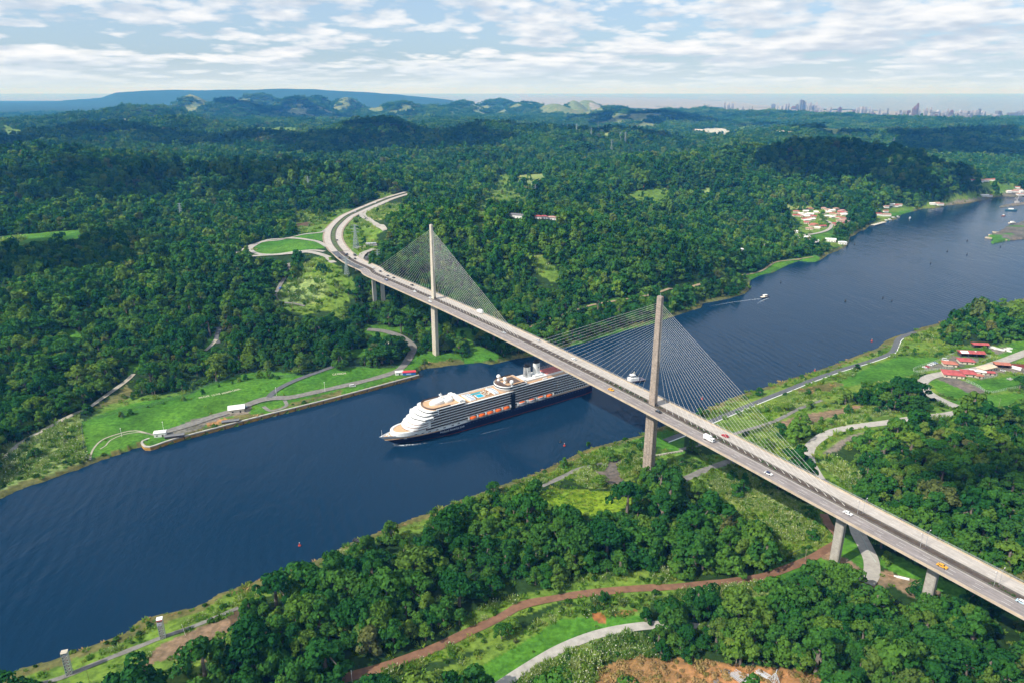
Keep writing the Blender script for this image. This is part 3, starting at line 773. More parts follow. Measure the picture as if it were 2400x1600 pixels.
def cover(X, Y, sd, jitter=1.0):
    """index into CODES for every point"""
    c = np.full(X.shape, CODES.index('F'))
    D = np.hypot(X, Y)
    j = jitter * np.clip(D / 900, 0.3, 3)
    Xj = X + fbm(X, Y, 9, 2, 8.0) * 7 * j; Yj = Y + fbm(X, Y, 9, 2, 9.0) * 7 * j
    for code, poly in PATCH_W:
        big = 0.35 if code in 'LYAO' else 1.0
        c[in_poly(X + (Xj - X) * big, Y + (Yj - Y) * big, poly)] = CODES.index(code)
    # bare crests and slides on the far hills
    farb = (D > 5200) & (D < 10500) & (fbm(X, Y, 210, 4, 12.0) > 0.14) & (X < 1500)
    c[farb] = CODES.index('P')
    town = (D > 7900) & (X > 900)
    c[town & (fbm(X, Y, 380, 4, 14.0) > -0.12)] = CODES.index('T')
    town = (D > 9800) & (fbm(X, Y, 500, 4, 14.0) > 0.02) & (X > 300) & (D < 24000)
    c[town] = CODES.index('T')
    c[(D > 14000) & (X > -900) & (X < 30000) & (fbm(X, Y, 700, 3, 15.0) > -0.3)] = CODES.index('T')
    near_edge = (sd < 5.5 + 9 * fbm(X, Y, 14, 3, 13.0) + 5.0 * (~far_side(X, Y))) & (D < 2500)
    c[near_edge & (c != CODES.index('L'))] = CODES.index('K')
    isl = in_poly(X, Y, ISLE)
    c[isl] = np.where(fbm(X, Y, 60, 3, 18.0) > 0.03, CODES.index('L'), CODES.index('O'))[isl]
    c[in_poly(X, Y, PIER)] = CODES.index('G')
    return c


def build_land():
    # one sheet of land reaching the horizon, finest where it is nearest
    nr, na = 1050, 760
    r = 215 * (52000 / 215) ** (np.linspace(0, 1, nr) ** 1.12)
    a = np.linspace(R(-47), R(47), na)
    rr, aa = np.meshgrid(r, a, indexing='ij')
    X = (rr * np.sin(aa)).ravel(); Y = (rr * np.cos(aa)).ravel() - 20
    sd = shore(X, Y)
    Z = height(X, Y, sd)
    c = cover(X, Y, sd)
    V = np.stack([X, Y, Z], 1)
    i = np.arange(nr - 1)[:, None] * na + np.arange(na - 1)[None, :]
    i = i.ravel()
    F = np.stack([i, i + 1, i + na + 1, i + na], 1)[:, ::-1]
    me = np_mesh('ground', V, F, smooth=True)
    tab = np.array([COVER[k] for k in CODES])
    colr = np.ones((len(V), 4), np.float32); colr[:, :3] = tab[c]
    at = me.color_attributes.new('cover', 'FLOAT_COLOR', 'POINT')
    at.data.foreach_set('color', colr.ravel())
    m = bpy.data.materials.new('land_cover'); m.use_nodes = True
    k = NT(m.node_tree)
    out = k.n('ShaderNodeOutputMaterial'); b = k.n('ShaderNodeBsdfPrincipled')
    b.inputs['Roughness'].default_value = 0.95; b.inputs['Specular IOR Level'].default_value = 0.1
    ca = k.n('ShaderNodeVertexColor', layer_name='cover')
    tc = k.n('ShaderNodeTexCoord')
    f1 = k.noise(tc.outputs['Object'], 0.035, 6, 0.62)
    f2 = k.noise(tc.outputs['Object'], 0.30, 4, 0.6)
    f3 = k.noise(tc.outputs['Object'], 0.012, 3, 0.5)
    g1 = k.ramp(f1, [(0.30, (0.62, 0.64, 0.60)), (0.50, (1, 1, 1)), (0.70, (1.45, 1.32, 1.25))])
    g2 = k.ramp(f2, [(0.35, (0.66, 0.70, 0.66)), (0.65, (1.32, 1.28, 1.25))])
    g3 = k.ramp(f3, [(0.35, (0.85, 0.96, 0.95)), (0.65, (1.18, 1.04, 1.0))])
    col = k.mix(1.0, ca.outputs[0], g1, 'MULTIPLY'); col = k.mix(1.0, col, g2, 'MULTIPLY'); col = k.mix(1.0, col, g3, 'MULTIPLY')
    k.l(col, b.inputs['Base Color'])
    bp = k.n('ShaderNodeBump'); bp.inputs['Strength'].default_value = 0.6; bp.inputs['Distance'].default_value = 0.8
    k.l(f2, bp.inputs['Height']); k.l(bp.outputs[0], b.inputs['Normal'])
    k.l(b.outputs[0], out.inputs[0])
    me.materials.append(m)
    o = link('ground', me)
    tag(o, kind='structure')


build_land()


def build_water():
    m = bpy.data.materials.new('canal_water'); m.use_nodes = True
    k = NT(m.node_tree)
    out = k.n('ShaderNodeOutputMaterial'); b = k.n('ShaderNodeBsdfPrincipled')
    b.inputs['Base Color'].default_value = (0.0050, 0.025, 0.055, 1)
    b.inputs['Roughness'].default_value = 0.12
    b.inputs['IOR'].default_value = 1.33
    b.inputs['Specular IOR Level'].default_value = 0.13
    tc = k.n('ShaderNodeTexCoord')
    mp = k.n('ShaderNodeMapping'); mp.inputs['Rotation'].default_value = (0, 0, R(-40)); mp.inputs['Scale'].default_value = (1.0, 0.42, 1)
    k.l(tc.outputs['Object'], mp.inputs['Vector'])
    a = k.noise(mp.outputs[0], 0.32, 4, 0.55, 0.4)
    c = k.noise(mp.outputs[0], 0.045, 3, 0.5, 0.8)
    wv = k.n('ShaderNodeTexWave', wave_type='BANDS', bands_direction='DIAGONAL'); wv.inputs['Scale'].default_value = 0.05; wv.inputs['Distortion'].default_value = 5.0; wv.inputs['Detail'].default_value = 2.5; wv.inputs['Detail Scale'].default_value = 0.35
    mp2 = k.n('ShaderNodeMapping'); mp2.inputs['Rotation'].default_value = (0, 0, R(28)); k.l(tc.outputs['Object'], mp2.inputs['Vector']); k.l(mp2.outputs[0], wv.inputs['Vector'])
    patch = k.ramp(k.noise(mp.outputs[0], 0.008, 3, 0.5), [(0.42, 0.0), (0.62, 1.0)])
    h = k.math('ADD', k.math('MULTIPLY', a, 0.55), k.math('MULTIPLY', c, 1.4))
    h = k.math('ADD', h, k.math('MULTIPLY', k.math('MULTIPLY', wv.outputs['Fac'], patch), 0.30))
    bp = k.n('ShaderNodeBump'); bp.inputs['Strength'].default_value = 0.55; bp.inputs['Distance'].default_value = 0.9
    k.l(h, bp.inputs['Height']); k.l(bp.outputs[0], b.inputs['Normal'])
    k.l(b.outputs[0], out.inputs[0])
    n = 40
    V = [(-50000, -3000, 0), (50000, -3000, 0), (50000, 52000, 0), (-50000, 52000, 0)]
    me = np_mesh('water', V, [(0, 1, 2, 3)], [m])
    tag(link('water', me), kind='structure')


build_water()


def build_haze():
    m = bpy.data.materials.new('haze_air'); m.use_nodes = True
    k = NT(m.node_tree)
    out = k.n('ShaderNodeOutputMaterial'); v = k.n('ShaderNodeVolumePrincipled')
    v.inputs['Density'].default_value = 6.5e-5
    v.inputs['Color'].default_value = (0.08, 0.37, 1.0, 1)
    v.inputs['Absorption Color'].default_value = (1, 1, 1, 1)
    v.inputs['Anisotropy'].default_value = 0.0
    k.l(v.outputs[0], out.inputs['Volume'])
    b = MB().box(-56000, 56000, -4000, 56000, -8, 330)
    o = b.build('haze', m)
    tag(o, kind='stuff')


build_haze()


def build_shade_clouds():
    """unseen cumulus added above the frame to lay shade on the hill slopes"""
    m = bpy.data.materials.new('shade_cloud_white'); m.use_nodes = True
    k = NT(m.node_tree); out = k.n('ShaderNodeOutputMaterial'); d = k.n('ShaderNodeBsdfDiffuse')
    tc = k.n('ShaderNodeTexCoord'); k.l(k.ramp(k.noise(tc.outputs['Object'], 0.01, 3), [(0.3, (0.82, 0.83, 0.85)), (0.7, (0.90, 0.90, 0.90))]), d.inputs['Color']); k.l(d.outputs[0], out.inputs[0])
    rng = np.random.default_rng(31)
    spots = [((1960, 400), 55, 430, 300), ((2130, 430), 40, 260, 150), ((400, 318), 95, 560, 460), ((900, 335), 80, 520, 420), ((2180, 312), 55, 900, 560), ((2330, 350), 30, 420, 420), ((1560, 272), 90, 900, 420), ((80, 640), 30, 260, 150), ((330, 440), 70, 420, 200), ((620, 425), 80, 260, 130), ((1180, 310), 90, 420, 340), ((60, 340), 70, 420, 330), ((690, 245), 150, 700, 420), ((1440, 330), 60, 330, 240), ((2330, 1120), 20, 70, 40)]
    alt = 1500.0
    for (p, z, a, b) in spots:
        g = on_level([p], z)[0]
        c = np.array([g[0], g[1]]) + np.array([sun_dir.x, sun_dir.y]) / sun_dir.z * (alt - z)
        mb = MB()
        for i in range(34):
            u = rng.uniform(0, 2 * math.pi); q = math.sqrt(rng.uniform(0, 1)) * 0.86
            r = rng.uniform(0.16, 0.34) * min(a, b) * (1.15 - 0.6 * q)
            mb.ball((a * q * math.cos(u), b * q * math.sin(u), r * 0.35 + rng.uniform(0, 0.25) * b * (1 - q)), r * 1.25, 12, 7, 0.62)
        mb.v = [(x, y, max(zz, -12 + 6 * math.sin(x * 0.02))) for x, y, zz in mb.v]
        o = mb.build('shade_cloud', m, smooth=True)  # added out of view, only to cast shade on the land below
        o.location = (c[0], c[1], alt)
        tag(o, kind='stuff')


build_shade_clouds()
# ================================================================== plants
def leaf_material(name, stops, trans=0.22, spots=None):
    m = bpy.data.materials.new(name); m.use_nodes = True
    k = NT(m.node_tree)
    out = k.n('ShaderNodeOutputMaterial')
    oi = k.n('ShaderNodeObjectInfo')
    col = k.ramp(oi.outputs['Random'], stops)
    tc = k.n('ShaderNodeTexCoord')
    f = k.noise(tc.outputs['Object'], 0.9, 3, 0.6)
    col = k.mix(1.0, col, k.ramp(f, [(0.3, (0.62, 0.68, 0.6)), (0.7, (1.42, 1.34, 1.3))]), 'MULTIPLY')
    gp = k.n('ShaderNodeNewGeometry')
    f2 = k.noise(gp.outputs['Position'], 0.006, 4, 0.6)
    col = k.mix(1.0, col, k.ramp(f2, [(0.32, (0.58, 0.68, 0.80)), (0.68, (1.42, 1.32, 1.08))]), 'MULTIPLY')
    if spots:
        f3 = k.noise(tc.outputs['Object'], 2.6, 2, 0.5)
        col = k.mix(k.ramp(f3, [(0.56, 0.0), (0.62, 1.0)]), col, spots)
    d = k.n('ShaderNodeBsdfDiffuse'); t = k.n('ShaderNodeBsdfTranslucent'); mx = k.n('ShaderNodeMixShader')
    mx.inputs[0].default_value = trans
    k.l(col, d.inputs['Color']); k.l(k.mix(1.0, col, (1.1, 1.25, 0.5), 'MULTIPLY'), t.inputs['Color'])
    k.l(d.outputs[0], mx.inputs[1]); k.l(t.outputs[0], mx.inputs[2]); k.l(mx.outputs[0], out.inputs[0])
    return m


LEAF = leaf_material('leaves', [(0.0, (0.019, 0.088, 0.021)), (0.28, (0.033, 0.122, 0.024)), (0.56, (0.052, 0.150, 0.027)), (0.78, (0.082, 0.182, 0.030)), (0.93, (0.118, 0.208, 0.034)), (0.985, (0.110, 0.175, 0.038)), (0.998, (0.130, 0.145, 0.052))])
CANE = leaf_material('cane_leaves', [(0.0, (0.13, 0.26, 0.05)), (0.4, (0.20, 0.31, 0.07)), (0.75, (0.26, 0.35, 0.11)), (1.0, (0.34, 0.40, 0.18))], 0.4)
PLUME = mat('cane_plume', (0.50, 0.50, 0.36), 0.9)
SHRUB = leaf_material('shrub_leaves', [(0.0, (0.030, 0.090, 0.016)), (0.5, (0.060, 0.140, 0.020)), (0.85, (0.105, 0.180, 0.025)), (1.0, (0.15, 0.19, 0.04))])
GRASS = leaf_material('grass_blades', [(0.0, (0.095, 0.230, 0.028)), (0.5, (0.150, 0.270, 0.038)), (1.0, (0.26, 0.29, 0.08))], 0.4)
DRY = leaf_material('dry_scrub', [(0.0, (0.30, 0.19, 0.09)), (0.6, (0.40, 0.27, 0.13)), (1.0, (0.22, 0.20, 0.06))], 0.2)
BARK = mat('bark', (0.17, 0.14, 0.11), 0.9, vary=0.3)
PALE_BARK = mat('pale_bark', (0.32, 0.28, 0.22), 0.9, vary=0.25)


def quads(rng, C, N, size, flat=0.35):
    """one leaf-clump card at each point C, facing roughly along N"""
    n = len(C)
    nn = N + rng.normal(0, flat, (n, 3)); nn /= np.linalg.norm(nn, axis=1)[:, None]
    t = np.cross(nn, rng.normal(0, 1, (n, 3))); t /= np.linalg.norm(t, axis=1)[:, None] + 1e-9
    b = np.cross(nn, t)
    sz = size * rng.uniform(0.6, 1.25, n)[:, None]; sb = sz * rng.uniform(0.55, 0.9, (n, 1))
    bend = nn * sz * 0.25
    V = np.stack([C - t * sz, C - b * sb + bend, C + t * sz, C + b * sb + bend], 1).reshape(-1, 3)
    F = np.arange(4 * n).reshape(n, 4)
    return V, F


def crown(rng, lobes, per, size, rx, h0, h1, lobe_r, umbrella=False):
    """leaf cards on many rounded lobes spread over an irregular dome"""
    cs = []; rs = []
    while len(cs) < lobes:
        u = rng.uniform(0, 2 * math.pi); q = math.sqrt(rng.uniform(0, 1))
        top = (h1 - h0) * (1 - (0.55 if umbrella else 0.9) * q * q) + h0
        z = top - abs(rng.normal(0, 0.10 if umbrella else 0.22)) * (h1 - h0) * (0.6 + q)
        w = rx * (1 + 0.28 * math.sin(2 * u + lobes) + 0.18 * math.sin(3 * u + per))
        cs.append((w * q * math.cos(u), w * q * math.sin(u), max(h0 * 0.75, z - lobe_r * 0.6)))
        rs.append(lobe_r * rng.uniform(0.65, 1.3))
    cs = np.array(cs); rs = np.array(rs)
    i = np.repeat(np.arange(lobes), per)
    d = rng.normal(0, 1, (len(i), 3)); d[:, 2] = np.abs(d[:, 2]) * 1.1 - 0.45
    d /= np.linalg.norm(d, axis=1)[:, None]
    C = cs[i] + d * rs[i][:, None] * np.array([1, 1, 0.78]) * rng.uniform(0.82, 1.05, (len(i), 1))
    return quads(rng, C, d + np.array([0, 0, 0.25]), size, 0.42), cs


def trunk_mb(rng, h, r, cs, n=4):
    b = MB()
    lean = rng.normal(0, 0.04 * h, 2)
    p = [(0, 0, -1.0), (lean[0] * 0.3, lean[1] * 0.3, h * 0.35), (lean[0], lean[1], h * 0.72)]
    b.tube(p[0], p[1], r * 1.25, 6, r * 0.9); b.tube(p[1], p[2], r * 0.9, 6, r * 0.55)
    for j in rng.choice(len(cs), min(n, len(cs)), replace=False):
        b.tube(p[1] if j % 2 else p[2], tuple(cs[j]), r * 0.5, 5, r * 0.15)
    return b


TREE_MESH = []          # (crown mesh, trunk mesh, joined mesh, kind text)


def tree_proto(idx, lobes, per, size, rx, h0, h1, lobe_r, umb, text):
    rng = np.random.default_rng(100 + idx)
    (V, F), cs = crown(rng, lobes, per, size, rx, h0, h1, lobe_r, umb)
    cm = np_mesh('tree_crown', V, F, [LEAF])
    tb = trunk_mb(rng, h1, 0.26 + 0.02 * h1, cs)
    tm = tb.mesh('tree_trunk', BARK)
    n0 = len(V)
    TV = np.array(tb.v); quadsF = [f for f in tb.f if len(f) == 4]
    jm = np_mesh('tree_joined', np.vstack([V, TV]), np.vstack([F, np.array(quadsF) + n0]), [LEAF, BARK], np.r_[np.zeros(len(F)), np.ones(len(quadsF))])
    TREE_MESH.append((cm, tm, jm, text))


tree_proto(0, 26, 58, 0.62, 4.6, 3.5, 11.5, 1.55, False, 'broad round-crowned')
tree_proto(1, 20, 62, 0.60, 3.6, 3.5, 13.5, 1.50, False, 'tall oval-crowned')
tree_proto(2, 30, 52, 0.58, 5.6, 5.5, 11.0, 1.45, True, 'wide flat-topped')
tree_proto(3, 16, 64, 0.56, 3.2, 2.0, 8.5, 1.45, False, 'small rounded')
tree_proto(4, 24, 60, 0.66, 4.2, 4.0, 12.5, 1.80, False, 'lumpy many-lobed')
tree_proto(5, 18, 40, 0.66, 4.4, 6.0, 13.0, 1.35, True, 'thin open-crowned')


def far_mesh(idx, lobes, per, size, rx, h0, h1, lr):
    rng = np.random.default_rng(300 + idx)
    (V, F), cs = crown(rng, lobes, per, size, rx, h0, h1, lr)
    return np_mesh('canopy', V, F, [LEAF])


MID_MESH = [far_mesh(i, 15 + 2 * i, 20, 1.05, 4.4 + 0.5 * (i % 3), 2.5, 11.0 + i, 1.8) for i in range(4)]


def clump_mesh(idx, n, rad, per):
    rng = np.random.default_rng(500 + idx)
    Vs = []; Fs = []; o = 0
    for j in range(n):
        u = rng.uniform(0, 2 * math.pi); q = math.sqrt(rng.uniform(0, 1)) * rad
        sc = rng.uniform(0.65, 1.5)
        (V, F), _ = crown(rng, 6, per, 2.0, 5.2 * sc, 2.0, 12.5 * sc, 3.0 * sc)
        V = V + np.array([q * math.cos(u), q * math.sin(u), rng.uniform(-3.0, 2.5)])
        Vs.append(V); Fs.append(F + o); o += len(V)
    return np_mesh('canopy_clump', np.vstack(Vs), np.vstack(Fs), [LEAF])


CLUMP_A = [clump_mesh(i, 7, 13, 12) for i in range(4)]
CLUMP_B = [clump_mesh(10 + i, 17, 26, 7) for i in range(4)]


def bush_mesh(idx, material, per=30, size=0.5, rx=1.5, h=2.2):
    rng = np.random.default_rng(700 + idx)
    (V, F), cs = crown(rng, 7, per, size, rx, 0.3, h, 0.85)
    return np_mesh('bush', V, F, [material])


def cane_mesh(idx, material, n=60, h=2.6, rad=1.8):
    """upright blades leaning outwards, paler plumes on top"""
    rng = np.random.default_rng(800 + idx)
    u = rng.uniform(0, 2 * math.pi, n); q = np.sqrt(rng.uniform(0, 1, n)) * rad
    base = np.stack([q * np.cos(u), q * np.sin(u), np.zeros(n) - 0.2], 1)
    lean = np.stack([np.cos(u) * rng.uniform(0.3, 1.3, n), np.sin(u) * rng.uniform(0.3, 1.3, n), h * rng.uniform(0.5, 1.0, n)], 1)
    w = rng.uniform(0.16, 0.34, n)[:, None]; a = rng.uniform(0, math.pi, n)
    s = np.stack([np.cos(a), np.sin(a), np.zeros(n)], 1) * w
    V = np.stack([base - s, base + s, base + lean + s * 0.5 + lean * 0.1, base + lean - s * 0.5], 1).reshape(-1, 3)
    F = np.arange(4 * n).reshape(n, 4)
    if material is CANE:
        m = n // 6
        tip = (base + lean * 1.08)[:m]
        PV, PF = quads(rng, tip, np.tile([0, 0, 1.0], (m, 1)), 0.28, 0.5)
        return np_mesh('cane', np.vstack([V, PV]), np.vstack([F, PF + len(V)]), [CANE, PLUME], np.r_[np.zeros(n), np.ones(m)])
    return np_mesh('cane', V, F, [material])


def scatter(name, protos, P, kidx, sc, rz, kind_label, cat):
    """one mass object: a scatter of points, each carrying one of the plant meshes"""
    coll = bpy.data.collections.new(name + '_kinds')
    for i, me in enumerate(protos):
        o = bpy.data.objects.new('%s_kind_%02d' % (name, i), me)
        coll.objects.link(o)
    me = bpy.data.meshes.new(name)
    me.vertices.add(len(P)); me.vertices.foreach_set('co', np.asarray(P, np.float32).ravel())
    for nm, ty, arr in (('k', 'INT', kidx), ('rz', 'FLOAT', rz)):
        at = me.attributes.new(nm, ty, 'POINT'); at.data.foreach_set('value', np.ascontiguousarray(arr, np.int32 if ty == 'INT' else np.float32))
    at = me.attributes.new('sc', 'FLOAT_VECTOR', 'POINT'); at.data.foreach_set('vector', np.ascontiguousarray(sc, np.float32).ravel())
    o = link(name, me)
    ng = bpy.data.node_groups.new(name + '_nodes', 'GeometryNodeTree')
    ng.interface.new_socket('Geometry', in_out='INPUT', socket_type='NodeSocketGeometry')
    ng.interface.new_socket('Geometry', in_out='OUTPUT', socket_type='NodeSocketGeometry')
    N = ng.nodes; L = ng.links
    gi = N.new('NodeGroupInput'); go = N.new('NodeGroupOutput'); ip = N.new('GeometryNodeInstanceOnPoints'); ci = N.new('GeometryNodeCollectionInfo')
    ci.inputs['Collection'].default_value = coll; ci.inputs['Separate Children'].default_value = True; ci.inputs['Reset Children'].default_value = True

    def attr(nm, ty):
        a = N.new('GeometryNodeInputNamedAttribute'); a.data_type = ty; a.inputs['Name'].default_value = nm
        return a.outputs['Attribute']
    er = N.new('FunctionNodeEulerToRotation'); cx = N.new('ShaderNodeCombineXYZ')
    L.new(attr('rz', 'FLOAT'), cx.inputs[2]); L.new(cx.outputs[0], er.inputs[0])
    L.new(gi.outputs[0], ip.inputs['Points']); L.new(ci.outputs[0], ip.inputs['Instance'])
    ip.inputs['Pick Instance'].default_value = True
    L.new(attr('k', 'INT'), ip.inputs['Instance Index']); L.new(er.outputs[0], ip.inputs['Rotation']); L.new(attr('sc', 'FLOAT_VECTOR'), ip.inputs['Scale'])
    L.new(ip.outputs[0], go.inputs[0])
    md = o.modifiers.new('plants', 'NODES'); md.node_group = ng
    tag(o, kind_label, cat, kind='stuff')
    return o


def sample(r0, r1, sp, half=41):
    t = math.tan(R(half))
    xs = np.arange(-r1 * math.sin(R(half)), r1 * math.sin(R(half)), sp); ys = np.arange(r0 * math.cos(R(half)) * 0.95, r1, sp)
    X, Y = np.meshgrid(xs, ys); X = X + (np.arange(X.shape[0])[:, None] % 2) * sp * 0.5
    X = X.ravel(); Y = Y.ravel()
    D = np.hypot(X, Y)
    m = (D >= r0) & (D < r1) & (np.abs(X) < t * Y + 30)
    X = X[m] + RNG.uniform(-0.42, 0.42, m.sum()) * sp; Y = Y[m] + RNG.uniform(-0.42, 0.42, m.sum()) * sp
    return X, Y


def on_road(X, Y, pad):
    bad = np.zeros(X.shape, bool)
    for n_, s_, w_, pl in ROAD_W:
        if n_ == 'hill_road': pl = pl[:int(len(pl) * 0.62)]
        d, _ = line_dist(X, Y, pl, reach=w_ / 2 + pad + 1)
        bad |= d < w_ / 2 + pad
    d, _ = line_dist(X, Y, HIGHWAY[:, :2], reach=60)
    return bad | (d < 21 + pad)


def under_deck(X, Y, Z, tall):
    s = (X - T1[0]) * BU[0] + (Y - T1[1]) * BU[1]; o = np.abs((X - T1[0]) * BN[0] + (Y - T1[1]) * BN[1])
    near_foot = (np.hypot(X - T1[0], Y - T1[1]) < 11) | (np.hypot(X - T2[0], Y - T2[1]) < 9) | ((np.abs(s - 475) < 8) & (o < 9)) | ((np.abs(s - 562) < 7) & (o < 9))
    return ((s > -300) & (o < 19) & (Z + tall > deck_z(s) - 4)) | near_foot


CLEAR_FOR = []      # (x, y, radius) kept free of trees


def clear_of(X, Y):
    bad = np.zeros(X.shape, bool)
    for (x, y, r) in CLEAR_FOR:
        bad |= (X - x) ** 2 + (Y - y) ** 2 < r * r
    return bad


def to_px(P):
    P = np.atleast_2d(P)
    w = P[:, 1] * _cp - (P[:, 2] - CAMH) * _sp
    return np.stack([1200 + FP * P[:, 0] / w, 800 - FP * (P[:, 1] * _sp + (P[:, 2] - CAMH) * _cp) / w], 1), w


for z_, pts_, r_ in [('R', [(1360, 290), (1170, 480), (1070, 600), (740, 660), (830, 900), (1130, 880), (1490, 770), (1800, 690), (1560, 840), (1340, 900)], 16),
                     ('D', [(1625, 1255), (1105, 1430), (1200, 1450), (1590, 1345)], 14), ('E', [(400, 1005), (468, 1005)], 10), ('Q', [(430, 880), (1710, 380)], 9)]:
    for w in on_land(z_, pts_): CLEAR_FOR.append((w[0], w[1], r_))


def plant_forest():
    P = []; K = []; SC = []; RZ = []; info = []
    # bands: distance, spacing, meshes, base scale
    joined = [t[2] for t in TREE_MESH]
    protos = joined + MID_MESH + CLUMP_A + CLUMP_B
    bands = [(200, 430, 7.2, list(range(6)), 1.06), (430, 900, 7.4, list(range(6)), 1.02), (900, 1500, 8.2, [6, 7, 8, 9], 0.98), (1500, 2600, 11.5, [6, 7, 8, 9], 1.30), (2600, 5200, 20, [10, 11, 12, 13], 0.92), (5200, 10400, 38, [14, 15, 16, 17], 0.95)]
    for (r0, r1, sp, ks, base) in bands:
        X, Y = sample(r0, r1, sp)
        sd = shore(X, Y)
        keep = sd > 3
        X, Y, sd = X[keep], Y[keep], sd[keep]
        c = cover(X, Y, sd)
        Z = height(X, Y, sd)
        F_, M_, C_ = (CODES.index(q) for q in 'FMC')
        pr = np.where(c == F_, 1.0, np.where(c == M_, 0.10 if r0 < 430 else 0.13, np.where(c == C_, 0.05, 0.0)))
        pr = np.where((c == CODES.index('K')) & far_side(X, Y), 0.35, pr)
        if r0 >= 5200:
            pr = np.where(c == F_, 1.0, np.where(c == C_, 0.25, 0))
        dens = fbm(X, Y, 55, 3, 21.0)
        pr = np.where((c == F_) & (dens < -0.2), 0.55, pr)
        # a wood's outline was read along its canopy: a tree belongs only if what its crown hides from above is wood too
        if r0 < 2600:
            q = CAMH / np.maximum(60, CAMH - Z - 8.5 * base) * np.maximum(1e-3, 1 - Z / CAMH)
            bx, by = X * q, Y * q
            bsd = shore(bx, by)
            bc = cover(bx, by, bsd)
            ok = (bc == F_) | (bc == CODES.index('K')) | ((bsd < 0) & (sd > 9)) | (c != F_)
            pr = np.where(ok, pr, pr * 0.04) * np.where(on_road(bx, by, 1.0), 0.0, 1.0)
        keep = (RNG.random(len(X)) < pr) & ~on_road(X, Y, 3.6 if r0 < 900 else 5.0) & ~under_deck(X, Y, Z, 15) & ~clear_of(X, Y) & (Z > 0.3)
        X, Y, Z, c, sd, dens = X[keep], Y[keep], Z[keep], c[keep], sd[keep], dens[keep]
        n = len(X)
        s = base * np.clip(RNG.lognormal(-0.03, 0.36, n), 0.45, 2.0) * (1 + 0.5 * dens)
        s = np.where(c != F_, s * 0.55, s)
        s = np.where(sd < 12, s * 0.7, s)
        sc = np.stack([s * RNG.uniform(0.88, 1.14, n), s * RNG.uniform(0.88, 1.14, n), s * RNG.uniform(0.82, 1.18, n)], 1)
        kk = np.array(ks)[RNG.integers(0, len(ks), n)]
        if r0 < 900:
            kk = RNG.choice(6, n, p=[0.26, 0.16, 0.18, 0.12, 0.20, 0.08])
        P.append(np.stack([X, Y, Z - 0.3], 1)); K.append(kk); SC.append(sc); RZ.append(RNG.uniform(0, 6.28, n))
    P = np.vstack(P); K = np.concatenate(K); SC = np.vstack(SC); RZ = np.concatenate(RZ)
    # the nearest trees in the frame stand as things of their own
    px, w = to_px(P + np.array([0, 0, 6.0]))
    inside = (px[:, 0] > 10) & (px[:, 0] < 2390) & (px[:, 1] > 40) & (px[:, 1] < 1590)
    size = np.where(inside & (K < 6), SC.mean(1) / w, 0)
    top = np.argsort(-size)[:300]
    rest = np.ones(len(P), bool); rest[top] = False
    scatter('forest', protos, P[rest], K[rest], SC[rest], RZ[rest], 'dense green tropical forest covering the hills and both banks of the canal', 'forest')

    def size_word(v):
        return 'large' if v > 0.95 else 'smaller'

    def place(x, y):
        if y > 1330 and x > 1420: return 'in the dark wood at the lower right'
        if x > 1900: return 'in the wood behind the bridge end'
        if x > 1380: return 'in the grove under the near tower'
        if x > 980: return 'in the grove above the dirt road'
        return 'in the lower left wood'
    for i in top:
        cm, tm, jm, text = TREE_MESH[K[i]]
        lab = '%s %s tree %s' % (size_word(SC[i].mean()), text, place(*px[i]))
        r = empty('broadleaf_tree', tuple(P[i]), RZ[i], lab, 'tree', lab.replace(' tree ', ' trees '))
        r.scale = tuple(SC[i])
        link('trunk', tm, r); link('crown', cm, r)


def lone_tree(name, px, proto, scale, label, cat='tree', group=None):
    w = ground([px])[0]
    r = empty(name, (w[0], w[1], w[2] - 0.2), random.uniform(0, 6), label, cat, group)
    r.scale = (scale, scale, scale)
    cm, tm, jm, t = TREE_MESH[proto]
    link('trunk', tm, r); link('crown', cm, r)
    return w


